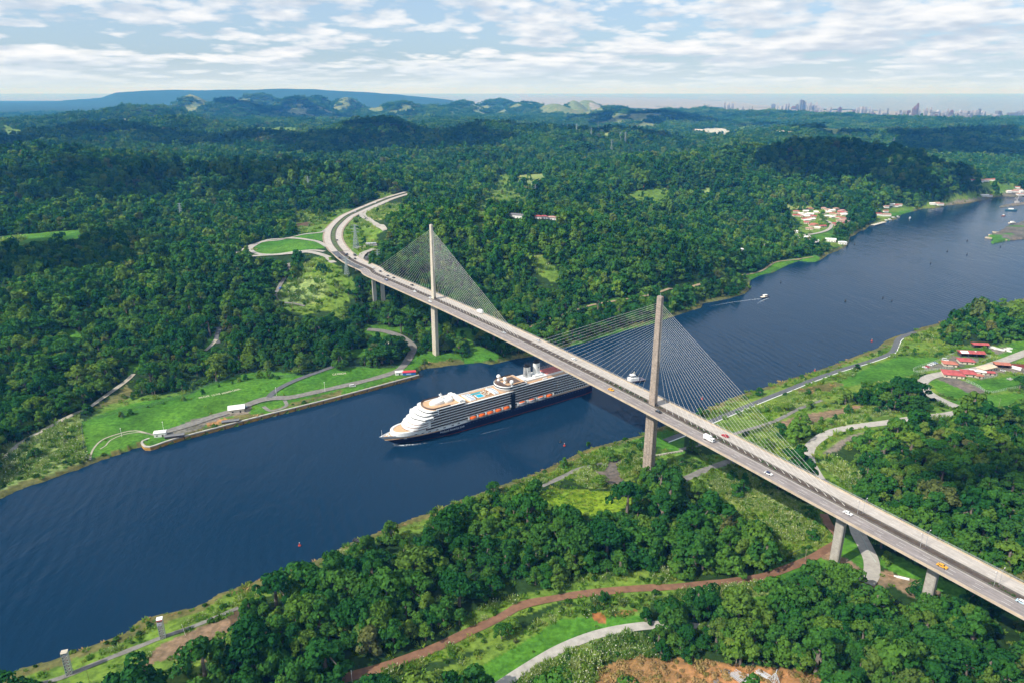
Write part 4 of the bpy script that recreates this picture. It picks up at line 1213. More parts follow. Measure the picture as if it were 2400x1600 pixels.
def plant_lawn_trees():
    data = [((835, 1305), 3, 0.72, 'round dark tree on the lawn, left one of the pair below the lettering'), ((900, 1288), 3, 0.70, 'round dark tree on the lawn, right one of the pair below the lettering'),
            ((1265, 1190), 3, 0.62, 'dark round tree on the lawn just left of the white welcome letters'), ((1398, 1143), 3, 0.60, 'dark round tree on the lawn just above the start of the white welcome letters'),
            ((1510, 1096), 3, 0.38, 'small dark bushy tree by the lawn fence above the word TO'), ((1600, 1075), 3, 0.42, 'small dark bushy tree by the lawn fence above the end of the letters'),
            ((1650, 1060), 3, 0.58, 'mid sized dark tree right of the small one by the lawn fence'), ((1693, 1048), 3, 0.75, 'dark rounded tree beside the biggest tree of the lawn edge'),
            ((1792, 1032), 0, 0.72, 'biggest round dark tree at the upper edge of the lawn'), ((1857, 1036), 1, 0.85, 'tall slim dark tree at the upper edge of the lawn'),
            ((1918, 1042), 3, 0.48, 'small dark tree on the lawn near the asphalt road'), ((1020, 1240), 3, 0.35, 'very small bush on the lawn above the left pair of trees'), ((1130, 1215), 3, 0.32, 'very small pale bush on the lawn by the fence'), ((1958, 1158), 3, 0.30, 'tiny bush on the grass wedge between the two lawn roads')]
    for p, k, s, lab in data:
        lone_tree('lawn_tree', zp('D', [p])[0], k, s, lab, 'tree', 'trees standing on the welcome lawn')
    lone_tree('lawn_tree', zp('E', [(30, 905)])[0], 0, 1.15, 'broad spreading tree on the grass left of the curving road by the far tower')
    lone_tree('shore_tree', zp('H', [(1740, 90)])[0], 3, 0.9, 'round dark bush beside the gravel patch left of the near tower')
    lone_tree('shore_tree', zp('E', [(1700, 1500)])[0], 3, 0.5, 'small bushy tree on the near shore left of the near tower')
    lone_tree('roadside_tree', zp('I', [(1400, 740)])[0], 3, 1.0, 'round bushy tree beside the concrete road under the bridge')
    lone_tree('roadside_tree', zp('H', [(1180, 1210)])[0], 4, 0.75, 'dark bushy tree alone in the grass between the dirt road and the concrete road')
    lone_tree('roadside_tree', zp('H', [(1400, 870)])[0], 5, 0.8, 'thin pale tree at the edge of the grove by the grass path')
    lone_tree('roadside_tree', zp('F', [(1160, 1400)])[0], 3, 0.5, 'small bush on the grass by the bend of the concrete road')


def frond_palm(label, px, h, r):
    w = ground([px])[0]
    root = empty('palm_tree', (w[0], w[1], w[2] - 0.2), random.uniform(0, 6), label, 'palm', None)
    lean = random.uniform(-0.7, 0.7)
    MB().tube((0, 0, -0.4), (lean * 0.4, 0, h * 0.5), 0.24, 7, 0.19).tube((lean * 0.4, 0, h * 0.5), (lean, 0, h), 0.19, 7, 0.14).build('trunk', PALE_BARK, root)
    Vs = []; Fs = []; o = 0
    for j in range(13):
        a = 2 * math.pi * j / 13 + random.uniform(-0.2, 0.2); L = r * random.uniform(0.8, 1.1); up = random.uniform(0.1, 0.9)
        pts = []
        for t in np.linspace(0, 1, 7):
            rr = L * t; z = h + up * L * 0.55 * t - 0.85 * L * t * t * (1.1 - 0.4 * up)
            pts.append(np.array([lean + rr * math.cos(a), rr * math.sin(a), z]))
        side = np.array([-math.sin(a), math.cos(a), 0])
        for s in (-1, 1):
            for q in range(6):
                wd0 = 0.55 * math.sin(math.pi * (q + 0.4) / 6.6) + 0.06; wd1 = 0.55 * math.sin(math.pi * (q + 1.4) / 6.6) + 0.02
                Vs += [pts[q], pts[q + 1], pts[q + 1] + side * s * wd1 - np.array([0, 0, wd1 * 0.5]), pts[q] + side * s * wd0 - np.array([0, 0, wd0 * 0.5])]
                Fs.append([o, o + 1, o + 2, o + 3]); o += 4
    link('fronds', np_mesh('fronds', np.array(Vs), np.array(Fs), [SHRUB]), root)


def plant_palms():
    for z_, p, h, r, lab in [('H', (270, 610), 5, 3.2, 'small palm nearest the water on the near bank'), ('H', (165, 700), 7, 4.0, 'palm at the edge of the wood right by the black boat'), ('H', (268, 712), 7, 4.2, 'palm in the grass just right of the palm by the boat'),
                             ('H', (430, 660), 8, 4.6, 'tall bushy palm furthest right along the near shore edge'), ('G', (1885, 930), 8, 4.2, 'lone palm at the water side edge of the lower left wood'), ('H', (2110, 730), 9, 4.6, 'palm in the grove above the grass verge of the dirt road'), ('H', (60, 1140), 8, 4.4, 'palm with dark fronds within the lower left wood'),
                             ('I', (315, 1400), 12, 3.6, 'slim tall palm with pale trunk at the edge of the cleared slope'), ('I', (365, 1450), 13, 3.8, 'leaning slim palm with brown trunk above the steel pipes'), ('H', (1340, 390), 6, 3.6, 'palm beside the bright green clearing')]:
        frond_palm(lab, zp(z_, [p])[0], h, r)


def plant_ground_cover():
    # tall cane, shrubs and rough grass on the open ground
    canes = [cane_mesh(i, CANE, 46, 2.6, 1.7) for i in range(3)] + [cane_mesh(5 + i, GRASS, 40, 1.5, 1.6) for i in range(3)] + [bush_mesh(i, SHRUB) for i in range(3)] + [bush_mesh(4, DRY, 26, 0.45, 1.4, 1.0), cane_mesh(9, DRY, 30, 0.8, 1.6)]
    P = []; K = []; SC = []; RZ = []
    for (r0, r1, sp) in [(200, 520, 2.5), (520, 900, 4.0), (900, 1700, 8.0)]:
        X, Y = sample(r0, r1, sp, 38)
        sd = shore(X, Y); m = sd > 1.5; X, Y, sd = X[m], Y[m], sd[m]
        c = cover(X, Y, sd); Z = height(X, Y, sd)
        code = np.array(CODES)[c]
        dens = fbm(X, Y, 26, 3, 31.0)
        pr = np.zeros(len(X))
        for q, v in dict(M=0.62, C=0.95, K=0.16, Y=0.55, F=0.10, S=0.6, L=0.015, W=0.02, B=0.02).items():
            pr[code == q] = v
        pr = np.where(code == 'M', pr * np.clip(0.75 + 3.0 * dens, 0.12, 1.3), pr)
        keep = (RNG.random(len(X)) < pr) & ~on_road(X, Y, 0.8) & ~clear_of(X, Y) & (Z > 0.3)
        X, Y, Z, code, dens = X[keep], Y[keep], Z[keep], code[keep], dens[keep]
        n = len(X); r = RNG.random(n)
        k = np.full(n, 3) + RNG.integers(0, 3, n)
        k = np.where((code == 'C') & (r < 0.72), RNG.integers(0, 3, n), k)
        k = np.where((code == 'M') & (r < 0.20), RNG.integers(0, 3, n), k)
        k = np.where((r > 0.84) & (code != 'Y'), 6 + RNG.integers(0, 3, n), k)
        k = np.where(code == 'S', np.where(r < 0.55, 9, 10), k)
        k = np.where((code == 'K') & (r < 0.3), 10, k)
        s = RNG.uniform(0.6, 1.25, n) * (1 + 0.9 * np.clip(dens, -0.4, 0.5)) * (1 if r0 < 500 else 1.25 if r0 < 900 else 1.9)
        s = np.where(code == 'L', s * 0.5, s); s = np.where(code == 'Y', s * 0.6, s)
        P.append(np.stack([X, Y, Z], 1)); K.append(k); SC.append(np.stack([s, s, s * RNG.uniform(0.7, 1.2, n)], 1)); RZ.append(RNG.uniform(0, 6.28, n))
    scatter('tall_grass', canes, np.vstack(P), np.concatenate(K), np.vstack(SC), np.concatenate(RZ), 'rough tall grass, pale cane and low scrub on the open banks', 'grass')


# ================================================================== roads and the cable-stayed bridge
def streak_mat(name, col, ang, lo=0.72, hi=1.18, along=0.02, across=0.9, speck=0.25):
    m = bpy.data.materials.new(name); m.use_nodes = True
    k = NT(m.node_tree)
    out = k.n('ShaderNodeOutputMaterial'); b = k.n('ShaderNodeBsdfPrincipled')
    b.inputs['Roughness'].default_value = 0.85; b.inputs['Specular IOR Level'].default_value = 0.2
    tc = k.n('ShaderNodeTexCoord'); mp = k.n('ShaderNodeMapping'); mp.vector_type = 'TEXTURE'
    mp.inputs['Rotation'].default_value = (0, 0, ang); mp.inputs['Scale'].default_value = (1 / along, 1 / across, 1)
    k.l(tc.outputs['Object'], mp.inputs['Vector'])
    f = k.noise(mp.outputs[0], 1.0, 4, 0.6)
    g = k.noise(tc.outputs['Object'], speck, 5, 0.65)
    c = k.mix(1.0, col, k.ramp(f, [(0.30, lo), (0.70, hi)]), 'MULTIPLY')
    c = k.mix(1.0, c, k.ramp(g, [(0.30, 0.86), (0.70, 1.13)]), 'MULTIPLY')
    k.l(c, b.inputs['Base Color']); k.l(b.outputs[0], out.inputs[0])
    return m


BANG = math.atan2(BU[1], BU[0])
ROADMAT = dict(asphalt=mat('asphalt', (0.105, 0.110, 0.115), 0.9, vary=0.25, vscale=0.3), concrete=mat('road_concrete', (0.37, 0.345, 0.305), 0.9, vary=0.22, vscale=0.25),
               gravel=mat('gravel', (0.190, 0.180, 0.160), 0.95, vary=0.3, vscale=0.3), dirt=mat('red_dirt', (0.190, 0.098, 0.055), 0.95, vary=0.3, vscale=0.25),
               dirtpale=mat('pale_dirt', (0.30, 0.235, 0.14), 0.95, vary=0.25, vscale=0.25), pale=mat('pale_track', (0.36, 0.33, 0.26), 0.95, vary=0.25, vscale=0.25))
CONC = mat('concrete', (0.42, 0.395, 0.35), 0.85, vary=0.16, vscale=0.12)
EDGE = mat('edge_concrete', (0.46, 0.37, 0.27), 0.85, vary=0.2, vscale=0.2)
WHITE = mat('white_paint', (0.80, 0.80, 0.79), 0.5)
LINE = mat('line_paint', (0.62, 0.61, 0.57), 0.7)
DARK = mat('dark_gap', (0.035, 0.032, 0.030), 0.9)
STEEL = mat('galvanised_steel', (0.46, 0.47, 0.48), 0.45, metal=0.5)
SOIL = mat('median_soil', (0.080, 0.060, 0.046), 0.95, vary=0.35, vscale=0.35)
CABLE = mat('cable_sheath', (0.70, 0.69, 0.64), 0.45)
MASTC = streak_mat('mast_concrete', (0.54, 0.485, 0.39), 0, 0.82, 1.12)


def normals2d(pl):
    t = np.gradient(pl[:, :2], axis=0); t /= np.linalg.norm(t, axis=1)[:, None]
    return np.stack([-t[:, 1], t[:, 0]], 1)


def sweep(mb, pl, prof, closed=True):
    n = normals2d(pl)
    rings = [[(p[0] + nn[0] * o, p[1] + nn[1] * o, p[2] + z) for o, z in prof] for p, nn in zip(pl, n)]
    return mb.loft(rings, cap=closed, closed=closed)


def build_roads():
    for name, surf, w, pl in ROAD_W:
        n = normals2d(pl)
        D = np.hypot(pl[:, 0], pl[:, 1]).mean()
        lift = 0.22 if D < 700 else 0.45 if D < 1300 else 1.0
        offs = (-0.5, -0.17, 0.17, 0.5)
        wob = 1 + (0.22 if surf in ('dirt', 'gravel', 'dirtpale', 'pale') else 0.03) * 2 * fbm(pl[:, 0], pl[:, 1], 14, 3, 41.0)
        G = [pl[:, :2] + n * (o * w * wob)[:, None] for o in offs]
        hh = [height(g[:, 0], g[:, 1]) for g in G]
        top = np.max(hh, 0)
        rings = [[(G[j][i][0], G[j][i][1], 0.5 * (hh[j][i] + top[i]) + lift) for j in range(4)] for i in range(len(pl))]
        b = MB().loft(rings, cap=False, closed=False)
        tag(b.build(name, ROADMAT[surf], smooth=True), kind='structure')
    # white kerb along the landward side of the service road
    pl = ROAD_W[0][3]; n = normals2d(pl)
    off = 3.7
    s = np.stack([pl[:, 0] + n[:, 0] * off, pl[:, 1] + n[:, 1] * off], 1)
    s2 = np.stack([pl[:, 0] - n[:, 0] * off, pl[:, 1] - n[:, 1] * off], 1)
    near = s if np.hypot(*s.T).mean() < np.hypot(*s2.T).mean() else s2
    z = np.maximum(height(near[:, 0], near[:, 1]), height(pl[:, 0], pl[:, 1])) + 0.2
    b = MB(); sweep(b, np.column_stack([near, z])[8:], [(-0.35, -0.5), (0.35, -0.5), (0.35, 0.3), (-0.35, 0.3)])
    tag(b.build('road_kerb', WHITE), kind='structure')


build_roads()


def axis_s(s):
    return np.array([T1[0] + BU[0] * s, T1[1] + BU[1] * s, deck_z(s)])


def build_bridge():
    root = empty('cable_stayed_bridge', (T1[0], T1[1], 6.0), 0, 'long concrete cable-stayed bridge with two tall single masts crossing the canal', 'bridge')
    inv = np.array([T1[0], T1[1], 6.0])
    k_end = int(np.argmin(np.linalg.norm(AXIS[:, :2] - _cv[2, :2], axis=1)))
    pl = AXIS[:k_end + 1].copy() - inv
    far_pl = AXIS[k_end:].copy() - inv

    def part(mb, name, m, smooth=False, parent=root):
        return mb.build(name, m, parent, smooth)
    b = MB(); sweep(b, pl, [(-13.9, -0.05), (13.9, -0.05), (13.9, -0.75), (7.0, -1.6), (4.2, -4.0), (-4.2, -4.0), (-7.0, -1.6), (-13.9, -0.75)])
    part(b, 'deck', CONC)
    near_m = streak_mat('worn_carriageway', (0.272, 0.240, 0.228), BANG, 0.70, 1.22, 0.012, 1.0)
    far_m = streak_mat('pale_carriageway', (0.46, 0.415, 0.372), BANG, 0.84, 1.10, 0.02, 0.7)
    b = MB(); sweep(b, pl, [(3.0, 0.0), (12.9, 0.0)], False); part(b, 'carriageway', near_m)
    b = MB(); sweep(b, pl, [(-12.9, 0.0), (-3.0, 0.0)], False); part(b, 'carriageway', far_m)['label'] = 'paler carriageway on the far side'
    for sgn in (1, -1):
        b = MB()
        for off in (3.35, 12.5):
            sweep(b, pl, sorted([(sgn * off - 0.09, 0.012), (sgn * off + 0.09, 0.012)]), False)
        for off in (6.3, 9.4):
            for i in range(0, len(pl) - 1, 2):
                seg = pl[i:i + 2]; seg = np.array([seg[0], seg[0] + (seg[1] - seg[0]) * 0.62])
                nn = normals2d(pl[i:i + 2])[0]
                o0, o1 = sgn * off - 0.10, sgn * off + 0.10
                b.add([(seg[0][0] + nn[0] * o0, seg[0][1] + nn[1] * o0, seg[0][2] + 0.012), (seg[0][0] + nn[0] * o1, seg[0][1] + nn[1] * o1, seg[0][2] + 0.012), (seg[1][0] + nn[0] * o1, seg[1][1] + nn[1] * o1, seg[1][2] + 0.012), (seg[1][0] + nn[0] * o0, seg[1][1] + nn[1] * o0, seg[1][2] + 0.012)], [(0, 1, 2, 3)])
        part(b, 'lane_marking', LINE)
    b = MB(); sweep(b, pl, [(-1.9, 0.0), (1.9, 0.0), (1.9, 0.32), (-1.9, 0.32)]); part(b, 'median', SOIL)
    for sgn in (1, -1):
        b = MB(); sweep(b, pl, [(sgn * 2.45 - 0.13, 0.0), (sgn * 2.45 + 0.13, 0.0), (sgn * 2.45 + 0.08, 0.85), (sgn * 2.45 - 0.08, 0.85)]); part(b, 'barrier', mat('barrier_concrete', (0.13, 0.118, 0.105), 0.9, vary=0.3, vscale=0.3))
        b = MB(); sweep(b, pl, [(sgn * 13.55 - 0.22, -0.06), (sgn * 13.55 + 0.36, -0.6), (sgn * 13.55 + 0.36, 0.70), (sgn * 13.55 - 0.10, 0.70)]); part(b, 'parapet', EDGE)
    # rail of posts and two lines along the far edge
    b = MB()
    n = normals2d(pl)
    for zz in (1.15, 1.6):
        sweep(b, pl, [(-13.75, zz - 0.05), (-13.6, zz - 0.05), (-13.6, zz + 0.05), (-13.75, zz + 0.05)])
    for i in range(0, len(pl), 1):
        c = pl[i] + np.array([n[i][0], n[i][1], 0]) * -13.67
        b.cbox((c[0], c[1], c[2] + 1.1), (0.12, 0.12, 1.1), BANG)
    part(b, 'handrail', STEEL)
    # tufts growing in the median
    Vs = []; Fs = []; o = 0; rng = np.random.default_rng(9)
    for i in range(0, len(pl) - 1):
        if fbm(np.array([pl[i][0]]), np.array([pl[i][1]]), 40, 2, 51.0)[0] < 0.10: continue
        for _ in range(9):
            p = pl[i] + (pl[i + 1] - pl[i]) * rng.random() + np.array([n[i][0], n[i][1], 0]) * rng.uniform(-1.6, 1.6)
            V, F = quads(rng, p + np.array([0, 0, 0.5]) + rng.normal(0, 0.25, (6, 3)), np.tile([0, 0, 1.0], (6, 1)), 0.38, 0.9)
            Vs.append(V); Fs.append(F + o); o += len(V)
    tuft = link('median_plants', np_mesh('median_plants', np.vstack(Vs), np.vstack(Fs), [SHRUB]), root)
    tuft['kind'] = 'stuff'

    # masts
    def octa(hu, hn, c, z, at):
        pts = [(hu - c, -hn), (hu, -hn + c), (hu, hn - c), (hu - c, hn), (-hu + c, hn), (-hu, hn - c), (-hu, -hn + c), (-hu + c, -hn)]
        return [(at[0] + BU[0] * u - BN[0] * v, at[1] + BU[1] * u - BN[1] * v, z) for u, v in pts]
    M = {}
    for (P, base, top, k, zd, nm) in ((T1, 0.0, 146.8, 1.0, float(deck_z(0)), 'far'), (T2, 0.0, 142.4, 1.12, float(deck_z(320)), 'near')):
        at = (P[0] - inv[0], P[1] - inv[1])
        b = MB()
        b.loft([octa(3.75 * k, 2.25 * k, 0.45, -8, at), octa(3.7 * k, 2.15 * k, 0.45, zd - 6 - 4.2, at), octa(3.3 * k, 1.9 * k, 0.4, zd - 6 - 0.02, at)])
        b.loft([octa(2.65 * k, 1.62 * k, 0.4, zd - 6, at), octa(1.95 * k, 1.25 * k, 0.32, top - 6, at)])
        b.loft([octa(1.75 * k, 1.05 * k, 0.3, top - 6, at), octa(1.75 * k, 1.05 * k, 0.3, top - 5.5, at)])
        # shallow ribs down the broad faces
        for sgn in (1, -1):
            for u in (-1.25 * k, 1.25 * k):
                r = []
                for z, kk in ((-8, 2.25), (zd - 6 - 4.3, 2.15)):
                    v0 = sgn * kk * k; v1 = sgn * (kk * k + 0.22)
                    r.append([(at[0] + BU[0] * (u + du) - BN[0] * v, at[1] + BU[1] * (u + du) - BN[1] * v, z) for du, v in ((-0.55, v0), (0.55, v0), (0.55, v1), (-0.55, v1))])
                b.loft(r)
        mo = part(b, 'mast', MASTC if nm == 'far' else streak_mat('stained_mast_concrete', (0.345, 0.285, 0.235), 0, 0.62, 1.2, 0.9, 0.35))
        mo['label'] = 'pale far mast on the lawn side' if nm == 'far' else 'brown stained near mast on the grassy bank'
        hu = 2.66 * k
        for sgn in (1, -1):
            d = MB()
            c = (at[0] + BU[0] * hu * sgn, at[1] + BU[1] * hu * sgn)
            pts = [(-0.6, 0.35), (0.6, 0.35), (0.6, 2.3), (0.35, 2.9), (0, 3.1), (-0.35, 2.9), (-0.6, 2.3)]
            ring = lambda e: [(c[0] + BU[0] * e * sgn - BN[0] * y, c[1] + BU[1] * e * sgn - BN[1] * y, zd - 6 + z) for y, z in pts]
            d.loft([ring(-0.5), ring(0.03)])
            d.build('doorway', DARK, mo)
        l = MB(); l.tube((at[0], at[1], top - 6), (at[0], at[1], top - 3.4), 0.09, 5).cbox((at[0], at[1], top - 5.3), (1.2, 0.5, 0.6), BANG)
        l.build('beacon', STEEL, mo)
        M[nm] = (P, top, zd)
    # stay cables in four fans
    for nm, s0, sgn, far_s, first in (('far', 0, -1, 152, 14), ('far', 0, 1, 153, 14), ('near', 320, -1, 148, 14), ('near', 320, 1, 152, 14)):
        P, top, zd = M[nm]
        for i in range(25):
            t = i / 24
            s = s0 + sgn * (first + (far_s - first) * t)
            a = axis_s(s) - inv; a[2] += 0.4
            z0_ = zd + 0.50 * (top - zd)
            z1 = z0_ + (top - 5.0 - z0_) * t - 6
            q = np.array([P[0] - inv[0] + BU[0] * sgn * 1.8, P[1] - inv[1] + BU[1] * sgn * 1.8, z1])
            b = MB()
            lat = np.array([BN[0], BN[1], 0])
            b.tube(tuple(a), tuple(q), 0.078 if nm == 'far' else 0.055, 5)
            d = (q - a) / np.linalg.norm(q - a)
            b.tube(tuple(a - d * 0.2), tuple(a + d * 2.0), 0.12, 6)
            part(b, 'stay_cable', CABLE)
    # piers
    gp = on_land('I', [(1112, 705), (1755, 985)])
    for g_ in gp:
        s = float(np.dot(g_[:2] - T1, BU)); zd = float(deck_z(s)) - 6
        at = BU * s
        b = MB(); b.loft([octa(2.7, 1.9, 0.6, -6, at), octa(2.7, 1.9, 0.6, zd - 3.9, at)])
        b.loft([octa(3.0, 3.9, 0.5, zd - 4.6, at), octa(3.0, 4.1, 0.5, zd - 3.95, at)])
        part(b, 'pier', streak_mat('pier_concrete', (0.37, 0.345, 0.305), 0, 0.75, 1.12, 0.9, 0.4))
    wp = on_level(zp('N', [(1180, 1400), (870, 1235), (690, 1135)]), 62)
    for w in wp:
        i = int(np.argmin(np.linalg.norm(AXIS[:, :2] - w[:2], axis=1))); p = AXIS[i]; nn = normals2d(AXIS)[i]
        g_ = hz(p[0], p[1])
        b = MB()
        for o in (-5.5, 5.5):
            c = p[:2] + nn * o - inv[:2]
            b.cbox((c[0], c[1], (g_ - 12 + p[2] - 8.9) / 2), (4.6, 1.8, p[2] - 8.9 - g_ + 12), math.atan2(nn[1], nn[0]))
        c = p[:2] - inv[:2]; a_ = math.atan2(nn[1], nn[0])
        b.cbox((c[0], c[1], p[2] - 6 - 2.2), (21, 2.0, 1.4), a_)
        part(b, 'pier', CONC)
    # the highway on the plateau
    fl = far_pl + inv
    n2 = normals2d(fl)
    for name, o0, o1, m in (('highway', 3.2, 13.0, far_m), ('highway', -13.0, -3.2, far_m)):
        b = MB(); pts = fl.copy(); pts[:, 2] += 0.35
        sweep(b, pts, [(o0, 0), (o1, 0)], False); tag(b.build(name, m), kind='structure')
    b = MB(); pts = fl.copy(); pts[:, 2] += 0.30
    sweep(b, pts, [(-3.4, 0), (3.4, 0)], False); tag(b.build('highway_median', mat('median_grass', (0.085, 0.115, 0.035), 0.95, vary=0.4, vscale=0.2)), kind='structure')
    b = MB(); pts = fl.copy(); pts[:, 2] += 0.26
    sweep(b, pts, [(-15.4, 0), (15.4, 0)], False); tag(b.build('highway_shoulder', mat('shoulder_gravel', (0.30, 0.235, 0.17), 0.95, vary=0.25, vscale=0.2)), kind='structure')
    b = MB()
    for off in (3.4, -3.4):
        sweep(b, fl, [(off - 0.15, 0.2), (off + 0.15, 0.2), (off + 0.1, 1.15), (off - 0.1, 1.15)])
    o = b.build('crash_barrier', mat('barrier_concrete', (0.13, 0.118, 0.105)))
    tag(o, 'low dark concrete barriers along the highway median on the plateau', 'barrier')
    # newer dark asphalt on the near lanes where the bridge meets the plateau
    ia = int(np.argmin(np.linalg.norm(AXIS[:, :2] - on_level(zp('N', [(500, 965)]), 66)[0][:2], axis=1))); ib = int(np.argmin(np.linalg.norm(AXIS[:, :2] - on_level(zp('N', [(900, 1245)]), 66)[0][:2], axis=1)))
    seg = AXIS[min(ia, ib):max(ia, ib)].copy(); seg[:, 2] += np.where(np.arange(len(seg)) >= 0, 0.012, 0)
    iz = k_end - min(ia, ib)
    seg[max(0, iz - 1):, 2] += 0.36
    b = MB(); sweep(b, seg, [(3.6, 0), (12.4, 0)], False)
    tag(b.build('asphalt_patch', ROADMAT['asphalt']), kind='structure')


build_bridge()


def deck_point(zone, p, off_guess=0):
    """a pixel on the deck -> point, arc-wise along the straight part"""
    px = zp(zone, [p])[0]
    z = 60.0
    for _ in range(30):
        w = at_level(px[0], px[1], z)
        s = float(np.dot(w[:2] - T1, BU)); z = float(deck_z(s))
    return w, s


def build_lamps():
    Z = MB()

    def lamp(px, zone, lean, label):
        w, s = deck_point(zone, px)
        root = empty('street_lamp', (T1[0] + BU[0] * s + BN[0] * lean * 1.7, T1[1] + BU[1] * s + BN[1] * lean * 1.7, deck_z(s) + 0.3), math.atan2(BN[1] * lean, BN[0] * lean), label, 'street lamp', 'street lamps on the bridge median')
        MB().tube((0, 0, 0), (0, 0, 8.6), 0.13, 6, 0.08).tube((0, 0, 8.6), (1.6, 0, 9.3), 0.07, 5).build('pole', STEEL, root)
        MB().cbox((1.9, 0, 9.33), (0.9, 0.32, 0.18)).build('lamp_head', mat('lamp_head', (0.75, 0.75, 0.72), 0.4), root)
    for p, t in (((1240, 403), 'by the last cable'), ((1668, 632), 'between the two deck piers'), ((2185, 888), 'nearest the right picture edge')):
        lamp(p, 'I', -1, 'grey street lamp %s, over the far lanes' % t)
        lamp((p[0] - 18, p[1] - 8), 'I', 1, 'grey street lamp %s, over the near lanes' % t)


build_lamps()
# ================================================================== vessels
SHIP_C = np.array([72.757, 660.445]); SHIP_A = R(-144.91)
NAVY = mat('navy_hull', (0.007, 0.009, 0.044), 0.5, spec=0.2)
SWHITE = mat('ship_white', (0.82, 0.82, 0.80), 0.4)
TEAK = mat('teak_deck', (0.56, 0.36, 0.21), 0.8, vary=0.2, vscale=0.4)
GLASS = mat('dark_glass', (0.012, 0.016, 0.022), 0.12, spec=0.6)
CABIN = mat('cabin_front', (0.040, 0.034, 0.032), 0.35, vary=0.6, vscale=0.9)
ORANGE = mat('lifeboat_orange', (0.90, 0.15, 0.015), 0.45)
BLACK = mat('black_paint', (0.015, 0.015, 0.016), 0.6)
RED = mat('court_red', (0.42, 0.10, 0.075), 0.8, vary=0.2, vscale=0.3)
BROWN = mat('windscreen_brown', (0.095, 0.060, 0.045), 0.3)
POOL = mat('pool_water', (0.03, 0.42, 0.60), 0.1)
BOOT = mat('boot_red', (0.22, 0.035, 0.02), 0.5)
RUBBER = mat('rubber', (0.02, 0.02, 0.02), 0.9)


def text_mesh(txt, size, name, m, extrude=0.02, font_shear=0.0):
    cu = bpy.data.curves.new(name, 'FONT')
    cu.body = txt; cu.size = size; cu.extrude = extrude; cu.align_x = 'CENTER'; cu.align_y = 'CENTER'; cu.shear = font_shear; cu.resolution_u = 3
    o = bpy.data.objects.new(name, cu); COL.objects.link(o)
    dg = bpy.context.evaluated_depsgraph_get(); dg.update()
    me = bpy.data.meshes.new_from_object(o.evaluated_get(dg))
    bpy.data.objects.remove(o); bpy.data.curves.remove(cu)
    me.materials.clear(); me.materials.append(m); me.name = name
    return me


def outl(xa, xk, xf, b, n=14, p=1.0):
    pts = [(xa, -b), (xk, -b)]
    for i in range(1, n):
        t = -math.pi / 2 + math.pi * i / n
        pts.append((xk + (xf - xk) * abs(math.cos(t)) ** p, b * math.sin(t)))
    return pts + [(xk, b), (xa, b)]


